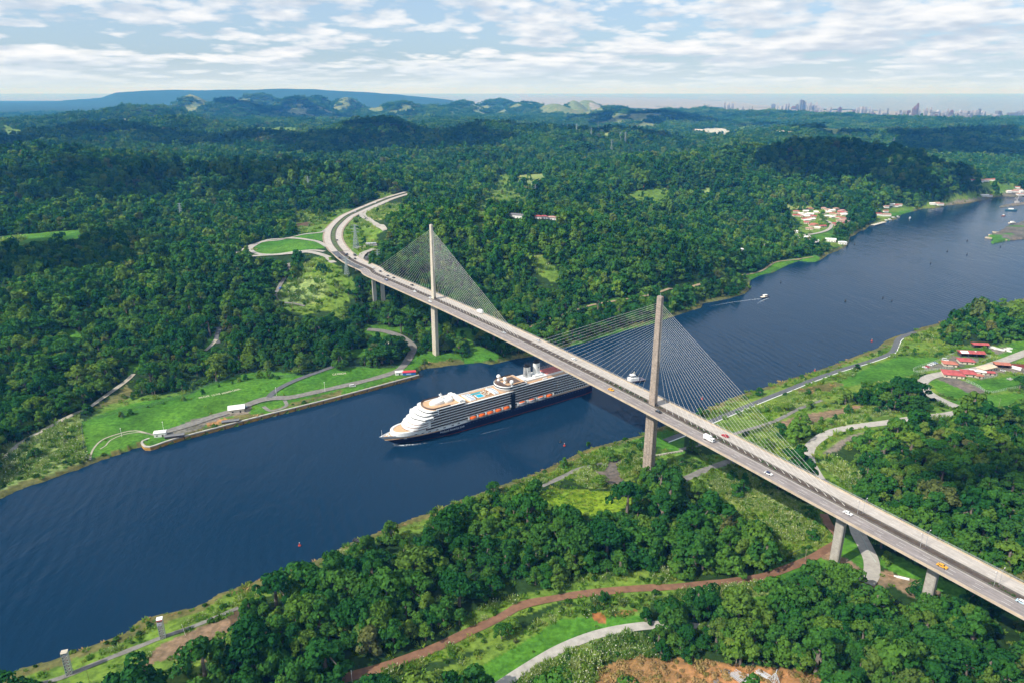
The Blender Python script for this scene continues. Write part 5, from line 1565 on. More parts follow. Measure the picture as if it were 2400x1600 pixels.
def build_cruise_ship():
    root = empty('cruise_ship', (SHIP_C[0], SHIP_C[1], 0), SHIP_A, 'large navy and white cruise ship with orange lifeboats sailing under the bridge', 'cruise ship')
    B = 11.5

    def part(mb, name, m, parent=root, smooth=False, label=None):
        o = mb.build(name, m, parent, smooth)
        if label: o['label'] = label
        return o

    def hb(x, z):
        xs = 207 + 13.5 * max(0, z) / 9.5 + (0 if z > 0 else -2)
        x0 = 138 + 30 * max(0, min(z, 10)) / 10
        r = 1.0
        if x > x0: r = max(0.0, 1 - ((x - x0) / (xs - x0)) ** 2.3)
        if x < 10: r *= 0.86 + 0.14 * math.sin(max(x, 0) / 10 * math.pi / 2)
        return B * r, xs
    ztop = lambda x: 7.6 + 2.2 * float(ss(np.array((x - 140) / 8))) + 1.0 * float(ss(np.array((x - 195) / 25)))
    zblue = lambda x: 7.5 - 0.5 * float(ss(np.array((x - 140) / 20))) + 0.9 * float(ss(np.array((x - 195) / 25)))
    stations = list(np.linspace(0, 140, 15)) + list(np.linspace(146, 224, 36))

    def shell(lv):
        mb = MB(); rows = []
        for x in stations:
            row = []
            for f in lv(x):
                h, xs = hb(x, f)
                row.append((min(x, xs), h, f))
            rows.append(row)
        n = len(rows[0])
        for sgn in (1, -1):
            vs = [(p[0], p[1] * sgn, p[2]) for r in rows for p in r]; fs = []
            for i in range(len(rows) - 1):
                for j in range(n - 1):
                    fs.append((i * n + j, (i + 1) * n + j, (i + 1) * n + j + 1, i * n + j + 1))
            mb.add(vs, fs)
        # transom
        mb.add([(0, s * p[1], p[2]) for s in (1, -1) for p in rows[0]], [(j, j + 1, n + j + 1, n + j) for j in range(n - 1)])
        return mb
    part(shell(lambda x: [-2.5, 0.0, 0.55]), 'boot_stripe', BOOT)
    part(shell(lambda x: [0.55, 2.0, 4.0, 5.8, zblue(x)]), 'hull', NAVY)
    part(shell(lambda x: [zblue(x), 0.5 * (zblue(x) + ztop(x)), ztop(x) + 0.02]), 'bulwark', SWHITE)
    # portholes along the navy hull and windows in the white band
    pm_ = mat('porthole', (0.16, 0.20, 0.30), 0.3)
    for x in np.arange(12, 150, 3.4):
        part(MB().box(x, x + 0.55, B - 0.05, B + 0.03, 5.5, 6.05), 'porthole', pm_)
    for x in (152, 158, 166, 173, 180, 186, 192):
        y = hb(x, 8.6)[0]; y2 = hb(x + 2.2, 8.6)[0]; a = math.atan2(y2 - y, 2.2)
        part(MB().cbox((x + 1.1, (y + y2) / 2 - 0.02, 8.55), (2.3, 0.12, 0.75), a), 'window', GLASS)
    # main deck closing the hull
    dk = MB(); dk.prism([(x, -hb(x, 9)[0] + 0.25) for x in stations if x <= 219] + [(x, hb(x, 9)[0] - 0.25) for x in stations[::-1] if x <= 219], 6.6, 7.45)
    part(dk, 'promenade_deck', TEAK)
    fd = MB(); xs_ = np.linspace(186, 218.5, 14)
    fd.prism([(x, -hb(x, 9.6)[0] + 0.6) for x in xs_] + [(x, hb(x, 9.6)[0] - 0.6) for x in xs_[::-1]], 9.0, 9.5)
    f = part(fd, 'foredeck', TEAK)
    MB().tube((211, 0, 9.5), (211, 0, 10.6), 0.6, 8).build('capstan', SWHITE, f)
    for gx, gy in ((214, 1.4), (214, -1.4), (209, 3.5), (209, -3.5), (205, 7.0)): MB().cbox((gx, gy, 9.95), (1.9, 1.1, 0.9)).build('winch', SWHITE, f)
    part(MB().tube((219.6, 0, 9.6), (219.6, 0, 16.5), 0.16, 6, 0.08).cbox((219.6, 0, 10.4), (0.9, 0.9, 1.6)), 'jackstaff', SWHITE)
    an = MB(); an.cbox((201.5, hb(201.5, 6.9)[0] + 0.1, 6.7), (2.6, 0.9, 1.6), -0.5); part(an, 'anchor', SWHITE)
    # dark cabin core behind the balconies
    core = MB()
    lev = [7.5, 9.7, 12.1, 14.5, 16.9, 19.3, 21.7, 24.1, 26.5]
    core.prism(outl(3, 183, 188, B - 1.5), 9.7, 21.6)
    core.prism(outl(10, 178, 184, B - 1.5), 21.6, 23.9)
    core.box(14, 94, -B + 1.5, B - 1.5, 23.8, 26.3); core.prism(outl(146, 174, 180, B - 1.2), 23.8, 26.4)
    part(core, 'cabin_wall', CABIN)
    # inner white wall behind the lifeboats
    iw = MB(); iw.box(4, 150, -B + 2.6, B - 2.6, 7.4, 12.0); iwo = part(iw, 'promenade_wall', SWHITE)
    wn = MB()
    for x in np.arange(8, 146, 2.6): wn.box(x, x + 1.7, B - 2.62, B - 2.57, 8.3, 10.2)
    wn.build('window', GLASS, iwo)
    # balcony rows
    fins = MB()
    for i, (z, xa, xb) in enumerate([(9.7, 143, 184), (12.1, 6, 183.5), (14.5, 7, 183), (16.9, 8, 182.5), (19.3, 10, 182), (21.7, 12, 178), (24.1, 14, 174)]):
        b = MB()
        segs = [(xa, xb)]
        if z > 24: segs = [(xa, 95), (146, xb)]
        for (a, c) in segs:
            for sgn in (1, -1):
                cuts = [(a, min(46, c), 0.75), (max(a, 46), c, 0.0)] if a < 46 else [(a, c, 0.0)]
                for (p, q, ex) in cuts:
                    y1 = B + ex
                    bow = lambda x: min(y1, hb(x, 12)[0] + 0.4) if x > 150 else y1
                    b.box(p, q, *sorted((sgn * (B - 1.6), sgn * y1)), z - 0.18, z + 0.10)
                    b.box(p, q, *sorted((sgn * (y1 - 0.08), sgn * y1)), z + 0.10, z + 0.40)
                    for x in np.arange(p, q, 3.1):
                        fins.box(x, x + 0.14, *sorted((sgn * (B - 1.5), sgn * (y1 - 0.45))), z + 0.1, z + 2.2)
        part(b, 'balcony_deck', SWHITE)
    part(fins, 'balcony_divider', mat('divider_brown', (0.22, 0.17, 0.15), 0.7))
    rl = MB()       # roof edges
    for (a, c, z) in ((8, 95, 26.5), (95, 147, 24.1), (146, 174, 26.5)):
        for sgn in (1, -1):
            rl.box(a, c, *sorted((sgn * (B - 1.7), sgn * (B + 0.1))), z - 0.2, z + 0.35)
    part(rl, 'roof_edge', SWHITE)
    # decks in the open
    td = MB(); td.box(9, 95, -B + 1.5, B - 1.5, 26.3, 26.62); td.prism(outl(146, 174.4, 181, B - 0.4), 26.42, 26.72)
    part(td, 'sun_deck', TEAK)
    # pool deck with its sunken pool well
    pdk = MB(); pdk.box(95, 147, B - 4.6, B - 1.5, 23.7, 24.2).box(95, 147, -B + 1.5, -B + 4.6, 23.7, 24.2).box(95, 113, -B + 4.6, B - 4.6, 23.7, 24.2).box(133, 147, -B + 4.6, B - 4.6, 23.7, 24.2)
    part(pdk, 'pool_deck', TEAK)
    wl = MB(); wl.box(113, 133, -B + 4.6, B - 4.6, 23.7, 23.98)
    well = part(wl, 'pool_terrace', mat('terrace_brown', (0.30, 0.165, 0.08), 0.8, vary=0.3, vscale=0.6))
    pp = MB(); pp.box(121.5, 129, -1.8, 5.4, 23.9, 24.15); p_o = pp.build('pool_surround', SWHITE, well)
    part(MB().box(122.1, 128.4, -1.2, 4.8, 23.95, 24.19), 'pool', POOL)
    lo = MB()
    rng = random.Random(4)
    for i in range(16):
        lo.cbox((120 + i % 8 * 1.5, -5.2 + (i // 8) * 1.6, 24.2), (0.7, 1.3, 0.5), 0.3)
    lo.build('lounger', mat('lounger_blue', (0.05, 0.42, 0.52), 0.6), well)
    tb = MB()
    for i in range(22):
        tb.cbox((113.8 + rng.random() * 7, -5 + rng.random() * 10, 24.25), (0.9, 0.9, 0.7), rng.random())
    tb.build('table', mat('table_cream', (0.72, 0.66, 0.55), 0.6), well)
    part(MB().lathe([(0.1, 24.4), (1.7, 23.6), (1.6, 23.5)], 10, (116.5, -5.5, 0)), 'parasol', SWHITE)
    for x0, x1, z in ((108.5, 113.2, 24.2), (132.6, 138.5, 24.2)):
        g = MB()
        rings = []
        for t in np.linspace(0, math.pi, 9):
            y = -math.cos(t) * (B - 3.8); zz = z + 0.25 + math.sin(t) * 1.5
            rings.append([(x0, y, z), (x0, y, zz), (x1, y, zz), (x1, y, z)])
        g.loft(rings); ro = part(g, 'sliding_roof', SWHITE)
        q = MB()
        for t in np.linspace(0.5, math.pi - 0.3, 7):
            y = -math.cos(t) * (B - 3.8); zz = z + 0.30 + math.sin(t) * 1.5
            a2 = t - 0.2; y2 = -math.cos(a2) * (B - 3.8); z2 = z + 0.30 + math.sin(a2) * 1.5
            for k_ in range(3):
                xa = x0 + 0.5 + k_ * (x1 - x0 - 1) / 3; xb = xa + (x1 - x0 - 1) / 3 - 0.3
                q.add([(xa, y2, z2), (xb, y2, z2), (xb, y, zz), (xa, y, zz)], [(0, 1, 2, 3)])
        q.build('roof_glass', mat('roof_glass', (0.10, 0.20, 0.34), 0.15), ro)
    # forward tiers
    tiers = [(9.6, 12.2, 184, 194, 211.5, 10.2), (12.2, 14.4, 180, 190, 200, 11.3), (14.4, 16.3, 180, 189, 198.5, 11.4), (16.3, 18.6, 180, 187, 195, 11.45), (18.6, 20.0, 178, 184.5, 191.0, 11.5), (21.6, 23.9, 172, 181.5, 188, 11.5), (23.9, 26.4, 172, 177, 184, 11.5)]
    for i, (z0, z1, xa, xk, xf, b) in enumerate(tiers):
        t = MB(); t.prism(outl(xa, xk, xf, b, 18, 0.85), z0, z1)
        o = part(t, 'front_tier', SWHITE)
        w = MB()
        if i in (1, 2, 3):
            # recessed dark gallery under each rounded bulwark
            w.prism(outl(xa + 2, xk + 0.2, xf + 0.04, b + 0.02, 18, 0.85), z0 + 0.10, z0 + 0.75)
            w.build('gallery', mat('gallery_brown', (0.20, 0.12, 0.09), 0.7, vary=0.5, vscale=1.5), o)
        elif i in (5, 6):
            w.prism(outl(xa + 1, xk + 0.05, xf + 0.05, b + 0.05, 18, 0.85), z0 + 0.55, z0 + 1.5)
            w.build('window_band', GLASS, o)
    # bridge with overhanging wings
    br = MB(); br.prism([(178, -13.6), (186.3, -13.6), (189.2, -9), (191.6, -4), (192.2, 0), (191.6, 4), (189.2, 9), (186.3, 13.6), (178, 13.6)], 19.4, 21.75)
    bo = part(br, 'navigation_bridge', SWHITE)
    bw = MB(); bw.prism([(179, -13.64), (186.35, -13.64), (189.25, -9), (191.65, -4), (192.25, 0), (191.65, 4), (189.25, 9), (186.35, 13.64), (179, 13.64)], 20.05, 20.8)
    bw.build('window_band', GLASS, bo)
    hd = MB(); hd.prism(outl(196, 197, 208.3, 8.2, 16, 0.9), 12.2, 12.32); part(hd, 'helideck', TEAK)
    rim = MB(); o1 = outl(193, 195, 211.3, 10.0, 18, 0.85); o2 = outl(193, 195, 209.0, 8.9, 18, 0.9)
    rim.add([(x, y, 12.2) for x, y in o1] + [(x, y, 12.85) for x, y in o1] + [(x, y, 12.3) for x, y in o2] + [(x, y, 12.85) for x, y in o2],
            [(i, i + 1, len(o1) + i + 1, len(o1) + i) for i in range(len(o1) - 1)] + [(2 * len(o1) + i, 3 * len(o1) + i, 3 * len(o1) + i + 1, 2 * len(o1) + i + 1) for i in range(len(o1) - 1)] + [(len(o1) + i, len(o1) + i + 1, 3 * len(o1) + i + 1, 3 * len(o1) + i) for i in range(len(o1) - 1)])
    part(rim, 'deck_rim', SWHITE)
    # windscreen round the forward sun deck, and rails
    ws = MB(); oo = outl(160, 174, 180.6, B - 0.9, 16)
    for p, q in zip(oo[:-1], oo[1:]):
        ws.add([(p[0], p[1], 26.7), (q[0], q[1], 26.7), (q[0], q[1], 28.2), (p[0], p[1], 28.2)], [(0, 1, 2, 3)])
    part(ws, 'windscreen', BROWN)
    rr = MB()
    for (a, c, z, y) in ((147, 176, 26.7, B - 0.8), (96, 147, 24.2, B - 1.6), (10, 80, 26.6, B - 1.2)):
        for sgn in (1, -1):
            for zz in (0.55, 1.05): rr.box(a, c, *sorted((sgn * (y - 0.05), sgn * (y + 0.05))), z + zz - 0.05, z + zz + 0.05)
            for x in np.arange(a, c, 2.2): rr.box(x, x + 0.1, *sorted((sgn * (y - 0.05), sgn * (y + 0.05))), z, z + 1.1)
    part(rr, 'railing', mat('rail_brown', (0.24, 0.15, 0.10), 0.6))
    # rounded white house and mast on the forward sun deck
    ho = MB()
    for (cx, rx, ry, zt) in ((166.5, 7.6, 4.2, 30.0), (157.5, 5.6, 4.8, 29.6)):
        ho.lathe([(1.0, 26.7), (1.0, 26.7 + (zt - 26.7) * 0.45), (0.93, 26.7 + (zt - 26.7) * 0.75), (0.72, 26.7 + (zt - 26.7) * 0.93), (0.3, zt), (0.02, zt + 0.05)], 20, (cx, -0.5, 0), rx, ry)
    ho.ball((153.5, -3.2, 30.2), 1.3, 12, 7).box(147.2, 150.5, -B + 1.5, B - 1.5, 26.7, 28.9).box(144.5, 147.2, -B + 2, B - 2, 24.2, 27.6)
    part(ho, 'deckhouse', SWHITE, smooth=False)
    ms = MB(); ms.tube((163.5, -0.5, 29.6), (163.0, -0.5, 35.5), 0.5, 8, 0.2).cbox((163.2, -0.5, 32.6), (0.5, 5.2, 0.3)).cbox((163.2, -0.5, 34.0), (2.8, 0.4, 0.5)).tube((161.8, -0.5, 31.2), (163.2, -0.5, 33), 0.25, 6).ball((163.2, 1.6, 33.3), 0.7, 8, 5).ball((163.2, -2.4, 33.3), 0.6, 8, 5)
    part(ms, 'radar_mast', SWHITE)
    # raised oval observation deck amidships
    cr = MB(); cr.prism(outl(80, 97, 106.5, 11.2, 16), 26.4, 29.4); cro = part(cr, 'observation_lounge', SWHITE)
    MB().prism(outl(81, 97, 106.55, 11.25, 16), 27.2, 28.4).build('window_band', GLASS, cro)
    MB().prism(outl(80.5, 96.5, 105.6, 10.4, 16), 29.4, 29.55).build('observation_deck', TEAK, cro)
    pn = MB()
    for i in range(4): pn.box(84 + i * 2.6, 86.1 + i * 2.6, -7.5, 6.5, 29.55, 29.85)
    pn.prism(outl(99.5, 100, 104.4, 7.5, 10), 29.55, 29.75)
    pn.build('deck_panel', BROWN, cro)
    w2 = MB(); oo = outl(82, 96.6, 106.0, 10.8, 16)
    for p, q in zip(oo[:-1], oo[1:]): w2.add([(p[0], p[1], 29.5), (q[0], q[1], 29.5), (q[0], q[1], 30.8), (p[0], p[1], 30.8)], [(0, 1, 2, 3)])
    w2.build('windscreen', BROWN, cro)
    MB().prism(outl(95, 98, 105.5, 10.9, 12), 24.2, 26.4).build('lounge_base', mat('lounge_shade', (0.42, 0.33, 0.26), 0.7), cro)
    for (x, y, z) in ((99.5, -6.2, 29.5), (98.2, 2.0, 29.5), (96.2, 10.0, 28.6)):
        d = MB(); d.lathe([(1.5, z), (1.3, z + 1.4), (0.75, z + 1.6), (0.7, z + 3.0)], 12, (x, y, 0)).ball((x, y, z + 4.4), 1.95, 16, 9)
        part(d, 'radome', SWHITE, smooth=True)
    # funnels
    def funnel(cx, cy, louver, zt):
        f = MB(); f.lathe([(1.25, 26.6), (1.12, 29.5), (1.0, 31.5), (0.93, zt - 2.2)], 20, (cx, cy, 0), 3.7, 2.6)
        fo = part(f, 'funnel', SWHITE)
        MB().lathe([(0.95, zt - 2.2), (0.93, zt - 0.3), (0.6, zt - 0.25)], 20, (cx, cy, 0), 3.72, 2.62).build('cap', BLACK, fo)
        pz = MB()
        for i in range(7): pz.tube((cx - 2.2 + i * 0.75, cy + (-0.8 if i % 2 else 0.8), zt - 0.6), (cx - 2.2 + i * 0.75, cy + (-0.8 if i % 2 else 0.8), zt + 1.2), 0.34, 8)
        pz.build('exhaust_pipe', BLACK, fo)
        if louver:
            lv = MB()
            for z in np.arange(28.6, zt - 2.6, 0.95):
                k_ = 1.17 - 0.26 * (z - 27) / (zt - 29)
                lv.add([(cx + 3.74 * k_ * math.cos(a), cy + 2.64 * k_ * math.sin(a), z + dz) for dz in (0, 0.55) for a in np.linspace(-1.35, 1.35 - 0.04 * (z - 27), 12)], [(i, i + 1, 13 + i, 12 + i) for i in range(11)])
            lv.build('louvre', mat('louvre_dark', (0.05, 0.052, 0.06), 0.6), fo)
        e = MB(); ex, ey, ez = cx - 0.4, cy + 2.52, zt - 6.2
        e.lathe([(0.9, 0), (0.9, 0.06)], 14, (0, 0, 0)); ev = [(ex + v[0], ey + v[2], ez + v[1]) for v in e.v]
        e2 = MB(); e2.add(ev, e.f)
        e3 = MB(); e3.add([(ex - 0.55, ey + 0.09, ez - 0.5), (ex + 0.25, ey + 0.09, ez - 0.6), (ex + 0.1, ey + 0.09, ez + 0.1), (ex + 0.6, ey + 0.09, ez + 0.35), (ex + 0.3, ey + 0.09, ez + 0.6), (ex - 0.35, ey + 0.09, ez + 0.55)], [(0, 1, 2, 3, 4, 5)])
        e2.build('emblem', mat('emblem_grey', (0.70, 0.72, 0.75), 0.5), fo); e3.build('emblem', NAVY, fo)
    funnel(70.5, -2.2, True, 40.3); funnel(60.0, -1.6, False, 42.2)
    fb = MB(); fb.box(53, 79.5, -8.2, 5.6, 26.6, 28.2).box(56, 66, -5, 4, 28.2, 29.6).cbox((78, 4, 28.6), (3, 1.6, 1.2)).cbox((58, 9.0, 27.2), (4.5, 1.2, 1.1)); part(fb, 'funnel_house', SWHITE)
    ct = MB(); ct.box(33, 53, -8.6, 5.0, 26.6, 28.4); cto = part(ct, 'court_house', SWHITE)
    MB().box(34, 52.4, -8.2, 4.4, 28.4, 28.5).build('sports_court', RED, cto)
    cf = MB()
    for x in np.arange(34, 53, 1.85):
        for y in (-8.3, 4.6): cf.box(x, x + 0.1, y, y + 0.1, 28.4, 31.0)
    for y in (-8.3, 4.6):
        for z in (29.6, 30.9): cf.box(34, 53, y, y + 0.08, z, z + 0.08)
    cf.build('court_fence', mat('fence_pink', (0.62, 0.45, 0.40), 0.6), cto)
    ad = MB(); ad.box(12, 33, -7, 4, 26.6, 27.9).cbox((25, 8, 27.2), (3.5, 1.0, 1.0)).cbox((31, 7.2, 27.4), (2, 2, 1.5)); part(ad, 'aft_house', SWHITE)
    # glass lift shaft on the port side, davits
    part(MB().box(93.6, 98.0, B - 2, B + 0.35, 7.5, 22.0), 'lift_shaft', GLASS)
    dv = MB()
    for x in (143.6, 134.6, 125.9, 117.1, 108.3, 99.6, 91.6, 80.9, 70.4, 60.3, 50.8):
        for dx in (-0.45, 0.45):
            dv.tube((x + dx, B - 0.2, 11.9), (x + dx, B + 1.3, 12.2), 0.24, 6).tube((x + dx, B + 1.3, 12.2), (x + dx, B + 1.7, 10.5), 0.24, 6).tube((x + dx, B + 1.7, 10.5), (x + dx, B - 0.1, 7.5), 0.24, 6)
    part(dv, 'davit', SWHITE)
    # name on the port bow, thin marks at the stem
    nm = link('lettering', text_mesh('Holland America Line', 3.0, 'lettering', SWHITE, 0.03), root)
    x0, x1 = 147.5, 171.0
    ya, yb = hb(x0, 4.6)[0], hb(x1, 4.6)[0]
    nm.rotation_euler = Matrix((( -1, 0, 0), (0, 0, 1), (0, 1, 0))).to_euler()
    me = nm.data
    w = max(v.co.x for v in me.vertices) - min(v.co.x for v in me.vertices)
    sc = (x1 - x0) / w
    cx = (x0 + x1) / 2
    for v in me.vertices:       # wrapped onto the flare of the bow, reading from the stem aft
        X = cx - v.co.x * sc; Z = 4.75 + v.co.y * sc * 1.15
        Y = hb(X, Z)[0] + 0.05 + (v.co.z + 0.03) * 0.5
        v.co = (X, Y, Z)
    nm.rotation_euler = (0, 0, 0)
    me.update()
    bm_ = MB()
    for i in range(9):
        x = 196.5 + i * 1.05
        y = hb(x, 6.3)[0]; y2 = hb(x + 0.8, 6.3)[0]
        bm_.cbox((x + 0.4, (y + y2) / 2 + 0.03, 6.4), (0.7, 0.10, 0.32), math.atan2(y2 - y, 0.8))
    part(bm_, 'name_mark', mat('grey_mark', (0.45, 0.46, 0.52), 0.5))

    # boats hanging in the davits
    def lifeboat(x, tender, label):
        c = SHIP_C + np.array([math.cos(SHIP_A), math.sin(SHIP_A)]) * x + np.array([-math.sin(SHIP_A), math.cos(SHIP_A)]) * (B + 0.75)
        r = empty('lifeboat', (c[0], c[1], 8.5), SHIP_A, label, 'lifeboat', 'lifeboats hanging on the cruise ship')
        L = 7.0 if not tender else 8.0
        r.scale = (1.1, 1.1, 1.25)
        rings = lambda k, z, zz: [(L / 2 * math.cos(t) * k * (1.0 if abs(math.cos(t)) < 0.8 else 1.02), 1.55 * k * math.sin(t) * (1 - 0.15 * math.cos(t) ** 2), z) for t in np.linspace(0, 2 * math.pi, 20, endpoint=False)]
        MB().loft([rings(0.45, 0, 0), rings(0.8, 0.35, 0), rings(0.98, 0.95, 0), rings(1.0, 1.25, 0)]).build('hull', SWHITE if tender else mat('lifeboat_hull', (0.66, 0.60, 0.52), 0.5), r)
        if tender:
            MB().loft([rings(0.98, 1.25, 0), rings(0.93, 2.3, 0), rings(0.80, 2.75, 0)]).build('cabin', mat('tender_cabin', (0.62, 0.55, 0.52), 0.5), r)
            MB().loft([rings(0.74, 2.76, 0), rings(0.62, 3.05, 0), rings(0.25, 3.15, 0)]).build('roof', ORANGE, r)
            w = MB()
            for x_ in np.arange(-3.0, 3.1, 0.9): w.box(x_, x_ + 0.5, 1.40, 1.49, 1.6, 2.2)
            w.build('window', GLASS, r)
        else:
            MB().loft([rings(1.0, 1.25, 0), rings(0.96, 1.7, 0), rings(0.82, 2.3, 0), rings(0.5, 2.7, 0), rings(0.1, 2.8, 0)]).build('canopy', ORANGE, r)
    for i, x in enumerate((139.2, 130.3, 121.6, 112.8, 104.0)):
        lifeboat(x, False, ['orange lifeboat nearest the bow of the cruise ship', 'orange lifeboat second from the bow of the cruise ship', 'orange lifeboat in the middle of the forward five on the ship', 'orange lifeboat second forward of the dark lift shaft of the ship', 'orange lifeboat just forward of the dark lift shaft of the ship'][i])
    for i, x in enumerate((86.3, 75.6, 65.3)):
        lifeboat(x, True, ['white tender with orange roof just aft of the dark lift shaft', 'white tender with orange roof, middle one of the three tenders', 'white tender with orange roof beside the last orange lifeboat'][i])
    lifeboat(55.5, False, 'orange lifeboat nearest the stern, alone behind the white tenders')


build_cruise_ship()

FOAM = bpy.data.materials.new('foam'); FOAM.use_nodes = True
_k = NT(FOAM.node_tree); _o = _k.n('ShaderNodeOutputMaterial'); _d = _k.n('ShaderNodeBsdfDiffuse'); _t = _k.n('ShaderNodeBsdfTransparent'); _m = _k.n('ShaderNodeMixShader')
_d.inputs[0].default_value = (0.62, 0.70, 0.78, 1); _tc = _k.n('ShaderNodeTexCoord')
_f = _k.noise(_tc.outputs['Object'], 0.55, 4, 0.65)
_at = _k.n('ShaderNodeAttribute', attribute_name='foam')
_k.l(_k.math('MULTIPLY', _k.ramp(_f, [(0.40, 0.0), (0.62, 1.0)]), _at.outputs['Fac']), _m.inputs[0]); _k.l(_t.outputs[0], _m.inputs[1]); _k.l(_d.outputs[0], _m.inputs[2]); _k.l(_m.outputs[0], _o.inputs[0])


def foam_strip(name, pts, w0, w1, a0=1.0, a1=0.0):
    pl = smooth_line(np.asarray(pts, float)[:, :2], 1.5); n = normals2d(pl); t = np.linspace(0, 1, len(pl))
    W_ = (w0 + (w1 - w0) * t)
    V = []; A = []
    for o, a in ((-0.5, 0.0), (0.0, 1.0), (0.5, 0.0)):
        V.append(np.column_stack([pl + n * (o * W_)[:, None], np.full(len(pl), 0.05)])); A.append(a * (a0 + (a1 - a0) * t))
    V = np.stack(V, 1).reshape(-1, 3); A = np.stack(A, 1).ravel()
    i = np.arange(len(pl) - 1) * 3
    F = np.vstack([np.stack([i, i + 1, i + 4, i + 3], 1), np.stack([i + 1, i + 2, i + 5, i + 4], 1)])
    me = np_mesh(name, V, F, [FOAM])
    at = me.attributes.new('foam', 'FLOAT', 'POINT'); at.data.foreach_set('value', A.astype(np.float32))
    return tag(link(name, me), kind='stuff')


def ship_xy(x, y):
    return SHIP_C + np.array([math.cos(SHIP_A), math.sin(SHIP_A)]) * x + np.array([-math.sin(SHIP_A), math.cos(SHIP_A)]) * y


foam_strip('bow_wave', [ship_xy(209, 0), ship_xy(205, 4.0), ship_xy(198, 8), ship_xy(184, 13)], 4.5, 2.5, 1.5, 0.1)
foam_strip('bow_wave', [ship_xy(209, 0), ship_xy(205, -4.0), ship_xy(196, -9)], 3.5, 2.5, 1.2, 0.1)
foam_strip('wake_foam', [ship_xy(178, 20), ship_xy(164, 24), ship_xy(152, 27)], 1.2, 1.0, 0.25, 0.05)
foam_strip('wake_foam', [ship_xy(140, 25), ship_xy(120, 27), ship_xy(105, 29)], 1.6, 1.0, 0.3, 0.05)
foam_strip('wake_foam', on_level(zp('F', [(545, 492), (490, 497), (430, 505), (320, 520), (180, 545)])), 3.0, 5, 0.9, 0.05)
foam_strip('wake_foam', on_level(zp('F', [(592, 488), (560, 500), (535, 512), (516, 525)])), 3.2, 2, 1.2, 0.4)
foam_strip('wake_foam', on_level(zp('E', [(2052, 1048), (2075, 1044), (2110, 1040)])), 3.0, 2, 0.9, 0.2)


def hull_mb(L, b, h, bowx=0.3, flare=0.85):
    """small boat hull: pointed bow at +x, square stern"""
    prof = [(-L / 2, 0.86), (-L / 2 + L * 0.1, 0.95), (-L * 0.1, 1.0), (L * (0.5 - bowx), 0.93), (L * 0.5 - L * bowx * 0.45, 0.62), (L * 0.5 - L * bowx * 0.12, 0.25), (L / 2, 0.02)]
    r = []
    for k, z, xs in ((flare * 0.8, -0.4, 0.95), (flare, 0.3, 0.96), (1.0, h, 1.0)):
        pts = [(x * xs, b / 2 * w * k, z + (0.12 * h * max(0, x / L + 0.1) if z > 0.5 else 0)) for x, w in prof]
        r.append(pts + [(x, -y, z2) for x, y, z2 in pts[::-1]])
    return MB().loft(r)


